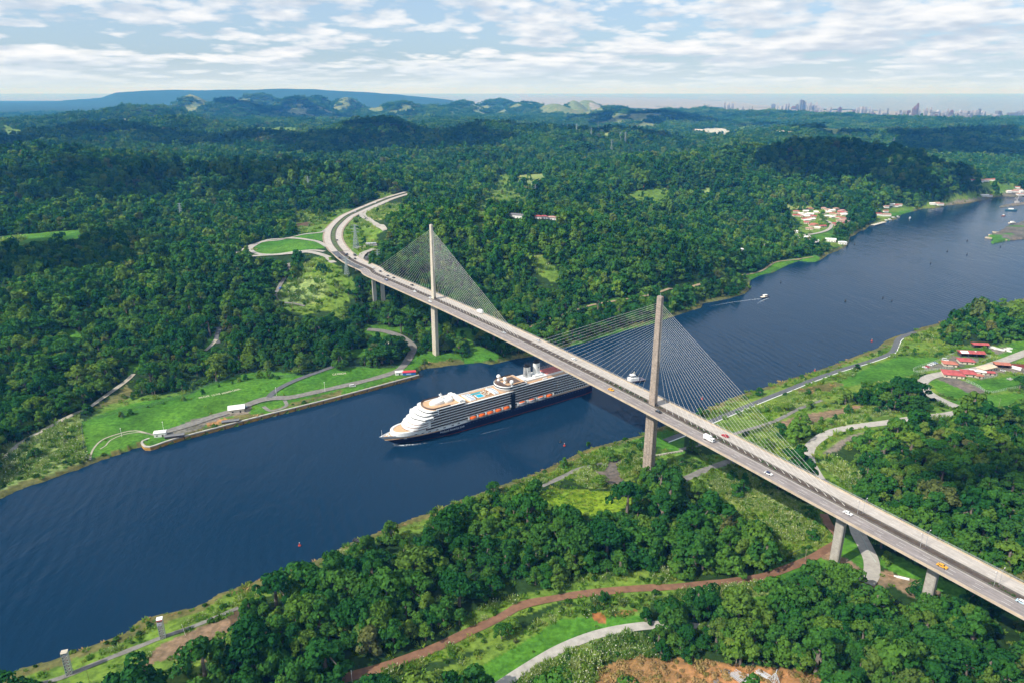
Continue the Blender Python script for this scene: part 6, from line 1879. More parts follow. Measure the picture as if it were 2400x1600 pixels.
def build_small_craft():
    # tug beyond the near tower
    w = at_level(*zp('E', [(2010, 1062)])[0])
    t = empty('tugboat', (w[0], w[1], 0), R(200), 'stout white and dark grey tugboat between the bridge deck and the near tower', 'tugboat')
    hull_mb(24, 8.5, 2.2).build('hull', mat('tug_hull', (0.10, 0.095, 0.13), 0.6, vary=0.3), t)
    hb_ = hull_mb(23, 7.6, 0.2); hb_.v = [(x, y, z * 0.2 + 2.15) for x, y, z in hb_.v]; hb_.build('deck', mat('tug_deck', (0.32, 0.25, 0.26), 0.8, vary=0.3), t)
    MB().prism(outl(-5, 3, 6.5, 3.0, 10), 2.2, 5.0).build('deckhouse', SWHITE, t)
    wh = MB().prism(outl(-1.5, 2, 4.2, 2.3, 10), 5.0, 8.2).build('wheelhouse', SWHITE, t)
    MB().prism(outl(-1.4, 2.02, 4.25, 2.34, 10), 6.2, 7.3).build('window_band', GLASS, wh)
    MB().tube((-0.5, 0, 8.2), (-0.8, 0, 12.0), 0.3, 6, 0.1).cbox((-0.7, 0, 10.2), (0.4, 2.2, 0.2)).lathe([(1.4, 8.2), (0.5, 9.4)], 10, (0.5, 0, 0)).build('mast', mat('tug_cream', (0.75, 0.70, 0.58), 0.5), t)
    MB().tube((-4, 1.6, 5), (-4, 1.6, 7.6), 0.5, 8).tube((-4, -1.6, 5), (-4, -1.6, 7.6), 0.5, 8).build('funnel', BLACK, t)
    # pilot launch with wake
    w = at_level(*zp('F', [(568, 484)])[0])
    p = empty('pilot_boat', (w[0], w[1], 0), R(28), 'small cream pilot boat with white cabin roof trailing a wake on the open canal', 'boat')
    hull_mb(17, 5.0, 1.6).build('hull', mat('launch_dark', (0.05, 0.045, 0.05), 0.5), p)
    d = hull_mb(16.6, 4.8, 0.2); d.v = [(x, y, z * 0.2 + 1.6) for x, y, z in d.v]; d.build('deck', mat('launch_cream', (0.78, 0.68, 0.55), 0.6), p)
    c = MB().prism(outl(-3, 1, 3.0, 1.8, 8), 1.65, 3.9).build('cabin', mat('launch_cream', (0.78, 0.68, 0.55)), p)
    MB().prism(outl(-2.9, 1.02, 3.05, 1.83, 8), 2.7, 3.4).build('window_band', GLASS, c)
    MB().prism(outl(-3.6, 1.1, 3.4, 2.0, 8), 3.9, 4.15).build('cabin_roof', SWHITE, p)
    # black boat drawn up on the near bank
    w = on_land('H', [(115, 598)])[0]
    d = empty('rowing_boat', (w[0], w[1], max(w[2], 0.2)), R(-35), 'black open boat drawn up on the near bank beside the palms', 'boat')
    hull_mb(7.5, 3.0, 1.3).build('hull', BLACK, d)
    th = MB()
    for x in (-2, -0.3, 1.3): th.box(x, x + 0.35, -1.15, 1.15, 1.31, 1.42)
    th.build('thwart', mat('grey_wood', (0.10, 0.10, 0.10), 0.8), d)
    # moored launches off the village and work craft by the far islet
    for (x, y, a, L, col, lab) in [(1085, 468, 10, 15, (0.05, 0.16, 0.20), 'dark launch moored at the left end of the row by the village jetty'), (1115, 460, 15, 14, (0.55, 0.55, 0.55), 'grey launch moored second from the left off the village jetty'), (1150, 444, 12, 16, (0.60, 0.57, 0.52), 'pale launch moored in the middle off the village jetty'), (1185, 434, 14, 16, (0.70, 0.62, 0.55), 'cream launch moored at the right end of the row by the village'),
                                 (2235, 368, -12, 26, (0.06, 0.17, 0.22), 'teal hulled work boat with red stripe below the far jetty'), (2165, 418, 0, 9, (0.30, 0.06, 0.03), 'tiny red boat on the water left of the far islet'), (2245, 487, 14, 20, (0.60, 0.54, 0.45), 'pale barge moored at the upper tip of the far islet'), (1305, 440, 30, 7, (0.75, 0.75, 0.76), 'tiny white skiff on the open water near the village shore')]:
        w = at_level(*zp('P', [(x, y)])[0])
        r = empty('moored_boat', (w[0], w[1], 0), R(a), lab, 'boat', 'small craft by the far shore')
        hull_mb(L, L * 0.28, L * 0.09 + 0.6).build('hull', mat('boat_%d_%d' % (x, y), col, 0.5), r)
        MB().prism(outl(-L * 0.25, L * 0.08, L * 0.18, L * 0.09, 8), L * 0.09 + 0.4, L * 0.09 + 3.0).build('cabin', SWHITE, r)
    for (x0, y0, x1, y1, wd, lab) in [(2000, 618, 2065, 628, 9, 'flat tan barge lowest of those moored at the left tip of the islet'), (2025, 595, 2095, 603, 9, 'flat tan barge in the middle of those at the left tip of the islet'), (2060, 570, 2135, 576, 9, 'flat tan barge topmost of those at the left tip of the islet'), (2080, 632, 2195, 640, 11, 'long pale barge along the lower shore of the islet')]:
        a, b = on_level(zp('P', [(x0, y0), (x1, y1)]))
        L = np.linalg.norm(b - a); c = (a + b) / 2
        r = empty('barge', tuple(c), math.atan2(b[1] - a[1], b[0] - a[0]), lab, 'barge', 'barges moored at the islet')
        MB().loft([[(-L / 2 + 1.5, -wd / 2, -0.5), (L / 2 - 1.5, -wd / 2, -0.5), (L / 2 - 1.5, wd / 2, -0.5), (-L / 2 + 1.5, wd / 2, -0.5)], [(-L / 2, -wd / 2, 1.2), (L / 2, -wd / 2, 1.2), (L / 2, wd / 2, 1.2), (-L / 2, wd / 2, 1.2)], [(-L / 2, -wd / 2, 1.8), (L / 2, -wd / 2, 1.8), (L / 2, wd / 2, 1.8), (-L / 2, wd / 2, 1.8)]]).build('hull', mat('barge_tan', (0.48, 0.40, 0.28), 0.8, vary=0.3), r)
        MB().box(-L * 0.3, L * 0.35, -wd * 0.3, wd * 0.3, 1.8, 2.5).build('cargo', mat('barge_load', (0.26, 0.24, 0.18), 0.9, vary=0.3), r)
    # floating crane by the far jetty
    w = at_level(*zp('P', [(2285, 296)])[0], 3.0)
    r = empty('crane', (w[0], w[1], 2.0), 0, 'thin dark crane standing on the far jetty at the right edge', 'crane')
    MB().box(-4, 4, -4, 4, 0, 5).build('cab', mat('crane_grey', (0.4, 0.4, 0.42), 0.6), r)
    MB().tube((0, 0, 5), (3, 0, 24), 0.9, 4, 0.4).tube((0, 0, 5), (-6, 0, 14), 0.5, 4).tube((-6, 0, 14), (3, 0, 24), 0.15, 4).build('jib', mat('crane_grey', (0.4, 0.4, 0.42)), r)
    # buoys
    B_ = [('G', 2062, 622, 1, 'red channel buoy with a pale top near the lower left bank'), ('E', 1537, 1502, 1, 'small rusty red buoy on the dark water below the ship'), ('F', 133, 1180, 1, 'red buoy seen between the stay cables of the near tower'), ('F', 805, 948, 0, 'dark slim marker buoy in mid canal right of the near tower cables'), ('F', 1302, 785, 1, 'red marker buoy close to the near bank by the bend of the service road'),
          ('F', 1380, 487, 0, 'left of the two small dark buoys in the middle of the wide canal'), ('F', 1440, 508, 0, 'right of the two small dark buoys in the middle of the wide canal'), ('F', 1120, 511, 0, 'faint dark buoy in mid canal left of the close pair'), ('F', 675, 380, 0, 'small dark buoy above the pilot boat near the wooded point'), ('F', 910, 987, 1, 'small red buoy touching the near bank'), ('F', 1962, 562, 1, 'red buoy by the near bank at the right'),
          ('P', 1830, 647, 0, 'dark buoy just left of the tip of the far islet'), ('P', 1828, 775, 0, 'dark buoy below and left of the far islet'), ('P', 1647, 745, 0, 'dark buoy farthest left off the far islet'), ('P', 1493, 855, 0, 'lowest dark buoy off the far islet'), ('P', 2135, 702, 0, 'dark buoy just below the far islet'), ('P', 793, 680, 0, 'dark buoy close to the village shore'), ('E', 1510, 1478, 0, 'tiny dark float beside the rusty red buoy')]
    for (z_, x, y, red, lab) in B_:
        w = at_level(*zp(z_, [(x, y)])[0])
        D = math.hypot(w[0], w[1]); s = 0.9 + max(0, D - 500) / 3200
        r = empty('buoy', (w[0], w[1], 0), 0, lab, 'buoy', 'channel buoys')
        r.scale = (s, s, s)
        MB().lathe([(0.9, -0.3), (1.1, 0.1), (1.0, 0.6), (0.5, 0.8)], 10).build('float', mat('buoy_red', (0.40, 0.045, 0.025), 0.6) if red else mat('buoy_dark', (0.03, 0.035, 0.035), 0.6), r)
        MB().lathe([(0.45, 0.8), (0.28, 2.2), (0.12, 2.3)], 8).build('tower', mat('buoy_red', (0.40, 0.045, 0.025)) if red else mat('buoy_dark', (0.03, 0.035, 0.035)), r)
        MB().ball((0, 0, 2.6), 0.3, 8, 5).build('light', WHITE if red else mat('buoy_dark', (0.03, 0.035, 0.035)), r)


build_small_craft()
# ================================================================== buildings, vehicles and small things
ROOF_RED = mat('roof_red', (0.40, 0.085, 0.082), 0.7, vary=0.3, vscale=0.25)
ROOF_RUST = mat('roof_rust', (0.42, 0.15, 0.10), 0.75, vary=0.25, vscale=0.25)
ROOF_GREY = mat('roof_grey', (0.16, 0.16, 0.165), 0.7, vary=0.2, vscale=0.25)
ROOF_TAN = mat('roof_tan', (0.66, 0.52, 0.37), 0.75, vary=0.15, vscale=0.25)
ROOF_WHITE = mat('roof_white', (0.82, 0.80, 0.77), 0.6, vary=0.05, vscale=0.2)
ROOF_PINK = mat('roof_pink', (0.46, 0.27, 0.22), 0.75, vary=0.2, vscale=0.25)
WALL_CREAM = mat('wall_cream', (0.62, 0.56, 0.45), 0.85, vary=0.08, vscale=0.3)
WALL_WHITE = mat('wall_white', (0.74, 0.73, 0.70), 0.85, vary=0.06, vscale=0.3)
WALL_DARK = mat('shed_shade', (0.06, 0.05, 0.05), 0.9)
WINDOW = mat('window_glass', (0.02, 0.03, 0.035), 0.2)


def house(label, at_, ang, L, Wd, h, roof, wall, rh=1.6, hip=True, over=0.9, group=None, open_side=False, name='house', cat='house', skylight=False, windows=True):
    """walls with openings under an overhanging hipped or gabled roof"""
    r = empty(name, (at_[0], at_[1], at_[2] - 0.15), ang, label, cat, group)
    w = MB()
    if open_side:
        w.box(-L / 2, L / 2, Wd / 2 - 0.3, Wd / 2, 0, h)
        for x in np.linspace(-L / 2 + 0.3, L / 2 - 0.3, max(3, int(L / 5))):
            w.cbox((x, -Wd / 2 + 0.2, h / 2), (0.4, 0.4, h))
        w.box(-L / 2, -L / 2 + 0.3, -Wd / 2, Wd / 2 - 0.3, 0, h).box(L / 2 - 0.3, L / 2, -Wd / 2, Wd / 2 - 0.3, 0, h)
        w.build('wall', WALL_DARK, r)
    else:
        w.box(-L / 2, L / 2, -Wd / 2, Wd / 2, 0, h)
        w.build('wall', wall, r)
    lx, ly = L / 2 + over, Wd / 2 + over
    rl = max(0.3, lx - (ly if hip else 0))
    b = MB()
    v = [(-lx, -ly, h), (lx, -ly, h), (lx, ly, h), (-lx, ly, h), (-lx, -ly, h + 0.18), (lx, -ly, h + 0.18), (lx, ly, h + 0.18), (-lx, ly, h + 0.18), (-rl, 0, h + rh), (rl, 0, h + rh)]
    b.add(v, [(0, 3, 2, 1), (0, 1, 5, 4), (1, 2, 6, 5), (2, 3, 7, 6), (3, 0, 4, 7), (4, 5, 9, 8), (6, 7, 8, 9), (5, 6, 9), (7, 4, 8)])
    ro = b.build('roof', roof, r)
    rd = MB().tube((-rl, 0, h + rh), (rl, 0, h + rh), 0.14, 5); rd.build('ridge_cap', roof, ro)
    if skylight:
        MB().add([(-L * 0.5, -ly * 0.95, h + 0.30), (-L * 0.18, -ly * 0.95, h + 0.30), (-L * 0.18, -ly * 0.08, h + rh * 0.96), (-L * 0.5, -ly * 0.08, h + rh * 0.96)], [(0, 1, 2, 3)]).build('white_panel', ROOF_WHITE, ro)
        MB().cbox((L * 0.15, -Wd * 0.12, h + rh * 0.85), (1.6, 1.3, 0.6)).build('vent', ROOF_WHITE, ro)
    if windows and not open_side:
        for sgn in (-1, 1):
            n = max(1, int(L / 4.5))
            for i in range(n):
                x = -L / 2 + (i + 0.5) * L / n
                d = i == n // 2 and sgn == -1
                MB().box(x - 0.7, x + 0.7, *sorted((sgn * (Wd / 2 - 0.1), sgn * (Wd / 2 + 0.03))), 0.05 if d else 1.0, 2.1).build('door' if d else 'window', WALL_DARK if d else WINDOW, r)
    return r


def build_houses():
    J = on_land('R', [(1355, 285), (1170, 470), (1065, 600), (735, 655), (800, 870), (1120, 850), (1490, 760), (1795, 690), (1555, 842), (1335, 900), (1310, 820)])
    specs = [('red roofed open shed farthest up the slope, beside the parked boats', -0.10, 15, 7, 3.6, ROOF_RED, 1.4, False, True, False), ('longest red roofed hall with a white sheet at its left end', -0.13, 24, 9.5, 4.6, ROOF_RED, 1.8, False, True, True), ('red hip roofed house between the long hall and the road', -0.20, 14, 10, 3.0, ROOF_RED, 2.2, True, False, False), ('pale red hip roofed house beside the row of parked cars', -0.25, 12.5, 9, 3.0, ROOF_RUST, 2.0, True, False, False),
             ('big red roofed house with a dark yard inside the bend of the road', -0.30, 18, 14, 3.4, ROOF_RED, 3.0, True, False, False), ('smaller red wing joined to the right of the big red roofed house', -0.22, 12, 12, 3.1, ROOF_RED, 2.6, True, False, False), ('long beige metal roofed building beside the road', 0.42, 19, 7.5, 3.8, ROOF_TAN, 1.2, False, False, False), ('brick red roofed open workshop at the right of the beige building', -0.22, 13, 7.5, 3.8, ROOF_RUST, 1.4, False, True, False),
             ('tiny red roofed annex in front of the beige building', -0.15, 7, 4.5, 2.6, ROOF_RED, 1.0, False, False, False), ('little rusty roofed hut at the right end of the big red house', -0.2, 5.5, 5.5, 2.6, ROOF_RUST, 1.4, True, False, False), ('low grey white roofed shed between the red house and the beige building', -0.42, 13, 4, 2.8, ROOF_WHITE, 0.7, False, False, False)]
    for w, (lab, ang, L, Wd, h, roof, rh, hip, opn, sky) in zip(J, specs):
        house(lab, w, ang, L, Wd, h, roof, WALL_CREAM, rh, hip, 1.0, 'buildings of the canal side camp', opn, skylight=sky, name='camp_building', cat='building')
    # quay side buildings
    K = on_land('D', [(1632, 1262), (1107, 1432), (1590, 1344), (1205, 1444)])
    house('large white roofed shelter with cream walls on the gravel below the lawn', K[0], 0.33, 13, 9.5, 3.8, ROOF_WHITE, WALL_CREAM, 2.2, False, 0.8, name='shelter', cat='building')
    house('small white hut with dark windows at the left end of the quay', K[1], 0.25, 9.0, 5.5, 3.8, ROOF_WHITE, WALL_WHITE, 0.8, False, 0.4, name='hut', cat='building')
    house('long low shed with dark grey roof in the middle of the quay', K[2], 0.30, 14, 3.8, 2.4, ROOF_GREY, WALL_DARK, 0.8, False, 0.4, 'long dark sheds on the quay', name='long_shed', cat='shed', windows=False)
    house('long low shed with dark grey roof at the left end of the quay', K[3], 0.30, 15, 3.8, 2.4, ROOF_GREY, WALL_DARK, 0.8, False, 0.4, 'long dark sheds on the quay', name='long_shed', cat='shed', windows=False)
    E_ = on_land('E', [(400, 1010), (468, 1010)])
    house('small white box hut beside the red and blue quay shed', E_[0], 0.3, 8, 4.5, 3.2, ROOF_WHITE, WALL_WHITE, 0.6, False, 0.3, name='hut', cat='building')
    c = empty('container_shed', (E_[1][0], E_[1][1], E_[1][2] - 0.1), 0.17, 'blue walled shed with a red roof at the right end of the quay', 'shed')
    MB().box(-6.5, 6.5, -2.2, 2.2, 0, 3.0).build('wall', mat('wall_blue', (0.015, 0.13, 0.42), 0.6), c)
    MB().box(-6.9, 6.9, -2.6, 2.6, 3.0, 3.6).build('roof', mat('awning_red', (0.62, 0.05, 0.07), 0.6), c)
    MB().box(-3, 2, -2.26, -2.18, 0.9, 2.0).build('sign', mat('sign_pale', (0.35, 0.5, 0.72), 0.6), c)
    # houses in the woods behind the far tower
    data = [('E', 2130, 42, 'white roofed house in the trees above the near tower', ROOF_WHITE, 17), ('E', 2240, 66, 'pink roofed house in the trees right of the white roofed one', ROOF_PINK, 14), ('F', 70, 82, 'white house alone in the trees above the near tower top', ROOF_WHITE, 11), ('F', 160, 112, 'tall white building leftmost of the three in a row in the wood', ROOF_WHITE, 12), ('F', 225, 108, 'small white house in the middle of the three in a row in the wood', ROOF_WHITE, 11), ('F', 315, 110, 'white house rightmost of the three in a row in the wood', ROOF_WHITE, 14), ('F', 440, 72, 'small white house above the row of three in the wood', ROOF_WHITE, 11), ('F', 560, 122, 'long pale grey house in the wood nearer the village', ROOF_WHITE, 20), ('F', 770, 38, 'white house at the left edge of the village', ROOF_WHITE, 12), ('F', 400, 166, 'small white roof low in the wood near the shore', ROOF_WHITE, 10),
            ('F', 840, 82, 'wide white roofed house at the lower left of the village', ROOF_WHITE, 18), ('F', 910, 102, 'pale house beside the wide white roofed one of the village', ROOF_WHITE, 13), ('F', 1018, 98, 'large white house on the shore meadow of the village', ROOF_WHITE, 18), ('F', 1100, 116, 'white house on the very point of the village shore', ROOF_WHITE, 14),
            ('B', 1215, 1500, 'grey roofed building above the crest of the wooded hill', ROOF_GREY, 22), ('B', 1355, 1508, 'left of the two small red roofs above the wooded hill', ROOF_RED, 10), ('B', 1395, 1508, 'right of the two small red roofs above the wooded hill', ROOF_RED, 10), ('B', 1450, 1514, 'low pinkish roof right of the two small red roofs', ROOF_PINK, 14)]
    rng = random.Random(3)
    pts = []
    for i in range(44):
        while True:
            x, y = rng.uniform(230, 740), rng.uniform(352, 600)
            inside = ((x - 470) / 270) ** 2 + ((y - 445) / 110) ** 2 < 1 and not (430 < x < 600 and 440 < y < 600) and all((x - a) ** 2 + ((y - b) * 1.6) ** 2 > 620 for a, b in pts)
            if inside: break
        pts.append((x, y))
    pts += [(660, 385), (690, 415), (640, 515), (450, 535), (500, 520), (430, 505)]
    extra = [(1080, 385, 12), (1068, 418, 26), (1010, 412, 14), (1130, 325, 16), (1165, 335, 14), (1200, 328, 14), (1085, 345, 12), (1540, 312, 18), (1505, 316, 12), (1580, 320, 16), (1985, 238, 22), (2030, 242, 16), (2240, 200, 30), (2290, 190, 26), (2330, 205, 24), (2320, 228, 22), (2210, 205, 14), (1880, 100, 24), (1930, 108, 24), (1980, 100, 26), (2030, 95, 26), (2070, 90, 22), (1000, 330, 10), (2290, 165, 12)]
    allp = [zp(z, [(x, y)])[0] for z, x, y, *_ in data] + zp('P', pts) + zp('P', [(x, y) for x, y, _ in extra])
    G = ground(allp)
    for w in G:
        D = math.hypot(w[0], w[1])
        for back, rad in ((0, 14), (16, 12), (32, 11)):
            CLEAR_FOR.append((w[0] * (1 - back / D), w[1] * (1 - back / D), rad if w[1] < 2200 else rad + 6))
    k = 0
    for (z, x, y, lab, roof, L) in data:
        house(lab, G[k], rng.uniform(-0.5, 0.5), L, L * 0.6, 4.2 if L < 18 else 5, roof, WALL_WHITE, 1.6, L < 16, 0.8, 'houses in the woods and village'); k += 1
    cols = [(ROOF_RED, 'red'), (ROOF_RUST, 'rusty'), (ROOF_PINK, 'pink'), (ROOF_WHITE, 'white'), (ROOF_PINK, 'pink'), (ROOF_WHITE, 'white')]
    for i in range(len(pts)):
        roof, cn = cols[i % 6]
        x, y = pts[i]
        wh = ('upper' if y < 420 else 'lower') + (' left' if x < 470 else ' right')
        lab = 'small %s roofed house in the %s part of the far village' % (cn, wh)
        house(lab, G[k], rng.uniform(-0.4, 0.4), rng.uniform(9, 15), rng.uniform(7, 9), 3.2, roof, WALL_CREAM, 1.6, i % 3 > 0, 0.8, 'village houses: %s roof, %s' % (cn, wh), windows=(i % 2 == 0)); k += 1
    for (x, y, L) in extra:
        roof, cn = cols[int(x + y) % 6]
        wh = 'on the jetty shore' if x < 1250 else 'along the far waterfront' if x < 2150 and y > 150 else 'in the rows below the far wood' if y < 150 else 'at the right end of the waterfront'
        house('pale walled building with %s roof %s' % (cn, wh), G[k], rng.uniform(-0.1, 0.35), L, L * 0.45, 4.5, roof, WALL_WHITE, 1.5, False, 0.6, 'waterfront buildings: %s %s' % (cn, wh), name='waterfront_building', cat='building', windows=False); k += 1
    # jetty of the village
    a, b = on_level(zp('P', [(950, 500), (1060, 470)]), 1.6)
    c = (a + b) / 2
    j = empty('jetty', tuple(c), math.atan2(b[1] - a[1], b[0] - a[0]), 'pale concrete jetty of the far village beside the moored launches', 'jetty')
    L = np.linalg.norm(b - a)
    MB().box(-L / 2, L / 2, -7, 7, -0.3, 0.2).build('deck', mat('jetty_concrete', (0.55, 0.50, 0.42), 0.9, vary=0.2), j)
    pl = MB()
    for x in np.linspace(-L / 2 + 2, L / 2 - 2, 7):
        for y in (-6, 6): pl.tube((x, y, -3), (x, y, -0.3), 0.4, 6)
    pl.build('pile', CONC, j)


def build_skyline():
    TOWER = [mat('tower_pale', (0.33, 0.33, 0.36), 0.6), mat('tower_grey', (0.17, 0.18, 0.21), 0.5), mat('tower_rose', (0.15, 0.10, 0.11), 0.6)]
    BAND = mat('tower_window', (0.10, 0.13, 0.17), 0.3)

    def proto(kind):
        """unit tower: 1 m wide, 1 m deep, 1 m tall, scaled on placing"""
        t = MB()
        if kind == 0: t.box(-0.5, 0.5, -0.5, 0.5, 0, 0.94).box(-0.3, 0.3, -0.3, 0.3, 0.94, 1.0)
        elif kind == 1: t.box(-0.5, 0.5, -0.5, 0.5, 0, 0.7).box(-0.35, 0.5, -0.4, 0.4, 0.7, 0.9).box(-0.1, 0.3, -0.2, 0.2, 0.9, 1.0)
        elif kind == 2: t.box(-0.5, 0.5, -0.5, 0.5, 0, 0.25).box(-0.36, 0.36, -0.36, 0.36, 0.25, 0.93).tube((0, 0, 0.93), (0, 0, 1.0), 0.05, 5)
        else: t.loft([[(-0.5, -0.5, 0), (0.5, -0.5, 0), (0.5, 0.5, 0), (-0.5, 0.5, 0)], [(-0.5, -0.5, 0.75), (0.5, -0.5, 0.75), (0.5, 0.5, 0.75), (-0.5, 0.5, 0.75)], [(-0.1, -0.3, 1.0), (0.4, -0.3, 1.0), (0.4, 0.3, 1.0), (-0.1, 0.3, 1.0)]])
        w = MB()
        for z in np.arange(0.05, 0.68, 0.035): w.box(-0.503 if kind != 2 or z < 0.22 else -0.363, 0.503 if kind != 2 or z < 0.22 else 0.363, -0.503 if kind != 2 or z < 0.22 else -0.363, 0, z, z + 0.016)
        return t, w
    meshes = {}
    for kd in range(4):
        t, w = proto(kd)
        for mi in range(3):
            meshes[kd, mi] = (t.mesh('tower_body', TOWER[mi]), w.mesh('tower_windows', BAND))
    rng = random.Random(12)
    T = []
    # (pixel x, pixel y of the top, width) read along the skyline in the photograph
    raw = [(1697, 240, 5), (1706, 241, 6), (1715, 243, 5), (1811, 244, 8), (1822, 241, 3), (1831, 248, 4), (1840, 244, 4), (1846, 242, 4), (1858, 249, 8), (1866, 244, 7), (1874, 232, 5), (1879, 235, 5), (1885, 238, 5), (1893, 241, 5), (1897, 240, 6), (1904, 246, 6), (1911, 239, 5), (1917, 247, 8), (1924, 253, 6), (1938, 254, 4), (1945, 252, 5), (1966, 251, 7), (1955, 259, 9), (1988, 258, 7), (2001, 257, 7), (2009, 252, 6), (2019, 250, 6), (2026, 251, 6), (2037, 251, 3), (2043, 257, 5), (2060, 254, 5), (2079, 254, 2), (2101, 261, 5), (2109, 258, 5), (2117, 259, 6), (2128, 259, 6), (2141, 249, 7), (2146, 242, 5), (2152, 256, 5), (2168, 253, 7), (2179, 251, 4), (2186, 262, 12), (2197, 258, 6), (2209, 260, 5), (2218, 254, 4), (2228, 258, 6), (2239, 261, 6), (2249, 258, 5), (2259, 259, 7), (2268, 260, 7), (2277, 259, 6), (2286, 258, 6), (2293, 254, 6), (2300, 260, 6), (2305, 261, 5), (2338, 260, 8), (2345, 266, 5), (2371, 264, 14), (2384, 260, 7), (2392, 259, 6), (1762, 249, 4), (1740, 250, 4), (1650, 243, 5), (1660, 245, 5)]
    for _ in range(90):
        x = rng.choice([rng.uniform(1790, 1935), rng.uniform(1960, 2340), rng.uniform(2090, 2340)])
        T.append((x, np.interp(x, [1790, 1935, 2100, 2340], [255, 260, 266, 269]) + rng.uniform(-3, 3), rng.uniform(4, 7)))
    for i, (x, y, w) in enumerate(raw + T):
        base = np.interp(x, [1600, 1790, 1930, 2100, 2250, 2340, 2400], [262, 262, 268, 272, 276, 276, 276])
        base = base + rng.uniform(-2.5, 0.5)
        X, Y, _ = at_level(x, base, 2.0)
        D = math.hypot(X, Y)
        top = CAMH + rays([(x, y)])[0][2] / rays([(x, y)])[0][1] * Y
        mpp = D / FP
        h = max(18, top - 1.0)
        kd = rng.randrange(4); mi = 0 if rng.random() < 0.62 else rng.randrange(3)
        if x in (2141, 2146): mi, kd = 2, 3
        if x in (2186, 2338, 2371, 2384): mi = 1
        if h < 60: kd = 0
        place = 'of the left hand cluster by the bay' if x < 1935 else 'in the thin middle stretch of the far skyline' if x < 2095 else 'in the dense right hand stretch of the far skyline'
        tone = ('pale', 'grey', 'brownish')[mi]
        tall = 'tall' if y < np.interp(x, [1790, 1935, 2100, 2340], [247, 252, 258, 260]) else 'low'
        lab = '%s %s high-rise %s' % (tall, tone, place)
        if x == 2146: lab = 'tallest dark brown high-rise alone above the far skyline'
        if x == 1874: lab = 'tallest pale tower of the left hand cluster by the bay'
        r = empty('high_rise', (X, Y, 0.5), rng.uniform(-0.3, 0.3), lab, 'high-rise', None if x in (2146, 1874) else 'skyline: %s' % lab)
        r.scale = (w * mpp, w * mpp * rng.uniform(0.7, 1.1), h)
        b, wn = meshes[kd, mi]
        link('body', b, r); link('windows', wn, r)


# ---- vehicles
def car_meshes(kind):
    L, Wd = {'car': (4.6, 1.85), 'pickup': (5.4, 1.95), 'van': (6.2, 2.2)}[kind]
    b = MB()
    if kind == 'car':
        prof = [(-2.3, 0.35), (-2.28, 0.80), (-1.9, 0.92), (0.95, 0.90), (2.15, 0.75), (2.3, 0.55), (2.25, 0.35)]
        cab = [(-1.75, 0.90), (-1.25, 1.42), (0.25, 1.45), (1.05, 0.88)]
    elif kind == 'pickup':
        prof = [(-2.7, 0.5), (-2.7, 1.0), (0, 1.02), (1.6, 1.0), (2.6, 0.9), (2.7, 0.5)]
        cab = [(-0.9, 1.0), (-0.7, 1.75), (0.7, 1.78), (1.5, 1.0)]
    else:
        prof = [(-3.1, 0.45), (-3.1, 1.25), (1.6, 1.25), (2.7, 1.1), (3.1, 0.8), (3.1, 0.45)]
        cab = [(-3.05, 1.25), (-3.0, 2.35), (1.3, 2.35), (2.3, 1.2)]
    w = Wd / 2
    b.loft([[(x, -w, z) for x, z in prof], [(x, w, z) for x, z in prof]])
    c = MB(); c.loft([[(x, -w * 0.92 + (0.14 if z > 1.2 else 0), z) for x, z in cab], [(x, w * 0.92 - (0.14 if z > 1.2 else 0), z) for x, z in cab]])
    g = MB()
    zt = cab[1][1]; zb = cab[0][1]
    g.add([(cab[3][0] - 0.02, -w * 0.8, zb + 0.08), (cab[3][0] - 0.02, w * 0.8, zb + 0.08), (cab[2][0] + 0.06, w * 0.72, zt - 0.05), (cab[2][0] + 0.06, -w * 0.72, zt - 0.05)], [(0, 1, 2, 3)])
    g.add([(cab[0][0] - 0.02, -w * 0.8, zb + 0.08), (cab[0][0] - 0.02, w * 0.8, zb + 0.08), (cab[1][0] - 0.04, w * 0.72, zt - 0.05), (cab[1][0] - 0.04, -w * 0.72, zt - 0.05)], [(0, 1, 2, 3)])
    for s in (-1, 1):
        g.add([(cab[0][0] + 0.35, s * (w * 0.92 + 0.02), zb + 0.06), (cab[3][0] - 0.35, s * (w * 0.92 + 0.02), zb + 0.06), (cab[2][0] - 0.1, s * (w * 0.92 - 0.10), zt - 0.1), (cab[1][0] + 0.15, s * (w * 0.92 - 0.10), zt - 0.1)], [(0, 1, 2, 3)])
    wheels = []
    for x in (-L * 0.29, L * 0.30):
        for s in (-1, 1):
            t = MB(); t.tube((x, s * (w - 0.18), 0.34), (x, s * (w + 0.02), 0.34), 0.36, 10); wheels.append(t)
    return b, c, g, wheels


_car_cache = {}


def make_car(kind, color, roofcolor, label, loc, rz, cat='car', group=None, scale=1.0):
    if kind not in _car_cache:
        b, c, g, wh = car_meshes(kind)
        _car_cache[kind] = (b, c, g.mesh('car_windows', WINDOW), [t.mesh('car_wheel', RUBBER) for t in wh])
    b, c, g, wh = _car_cache[kind]
    r = empty({'car': 'car', 'pickup': 'pickup_truck', 'van': 'delivery_van'}[kind], loc, rz, label, cat, group)
    r.scale = (scale,) * 3
    nm = 'paint_%d_%d_%d' % tuple(int(q * 255) for q in color)
    link('body', b.mesh('car_body', mat(nm, color, 0.3, spec=0.6)), r)
    nm2 = 'paint_%d_%d_%d' % tuple(int(q * 255) for q in roofcolor)
    link('cabin', c.mesh('car_cabin', mat(nm2, roofcolor, 0.3, spec=0.6)), r)
    link('windows', g, r)
    for t in wh: link('wheel', t, r)
    return r


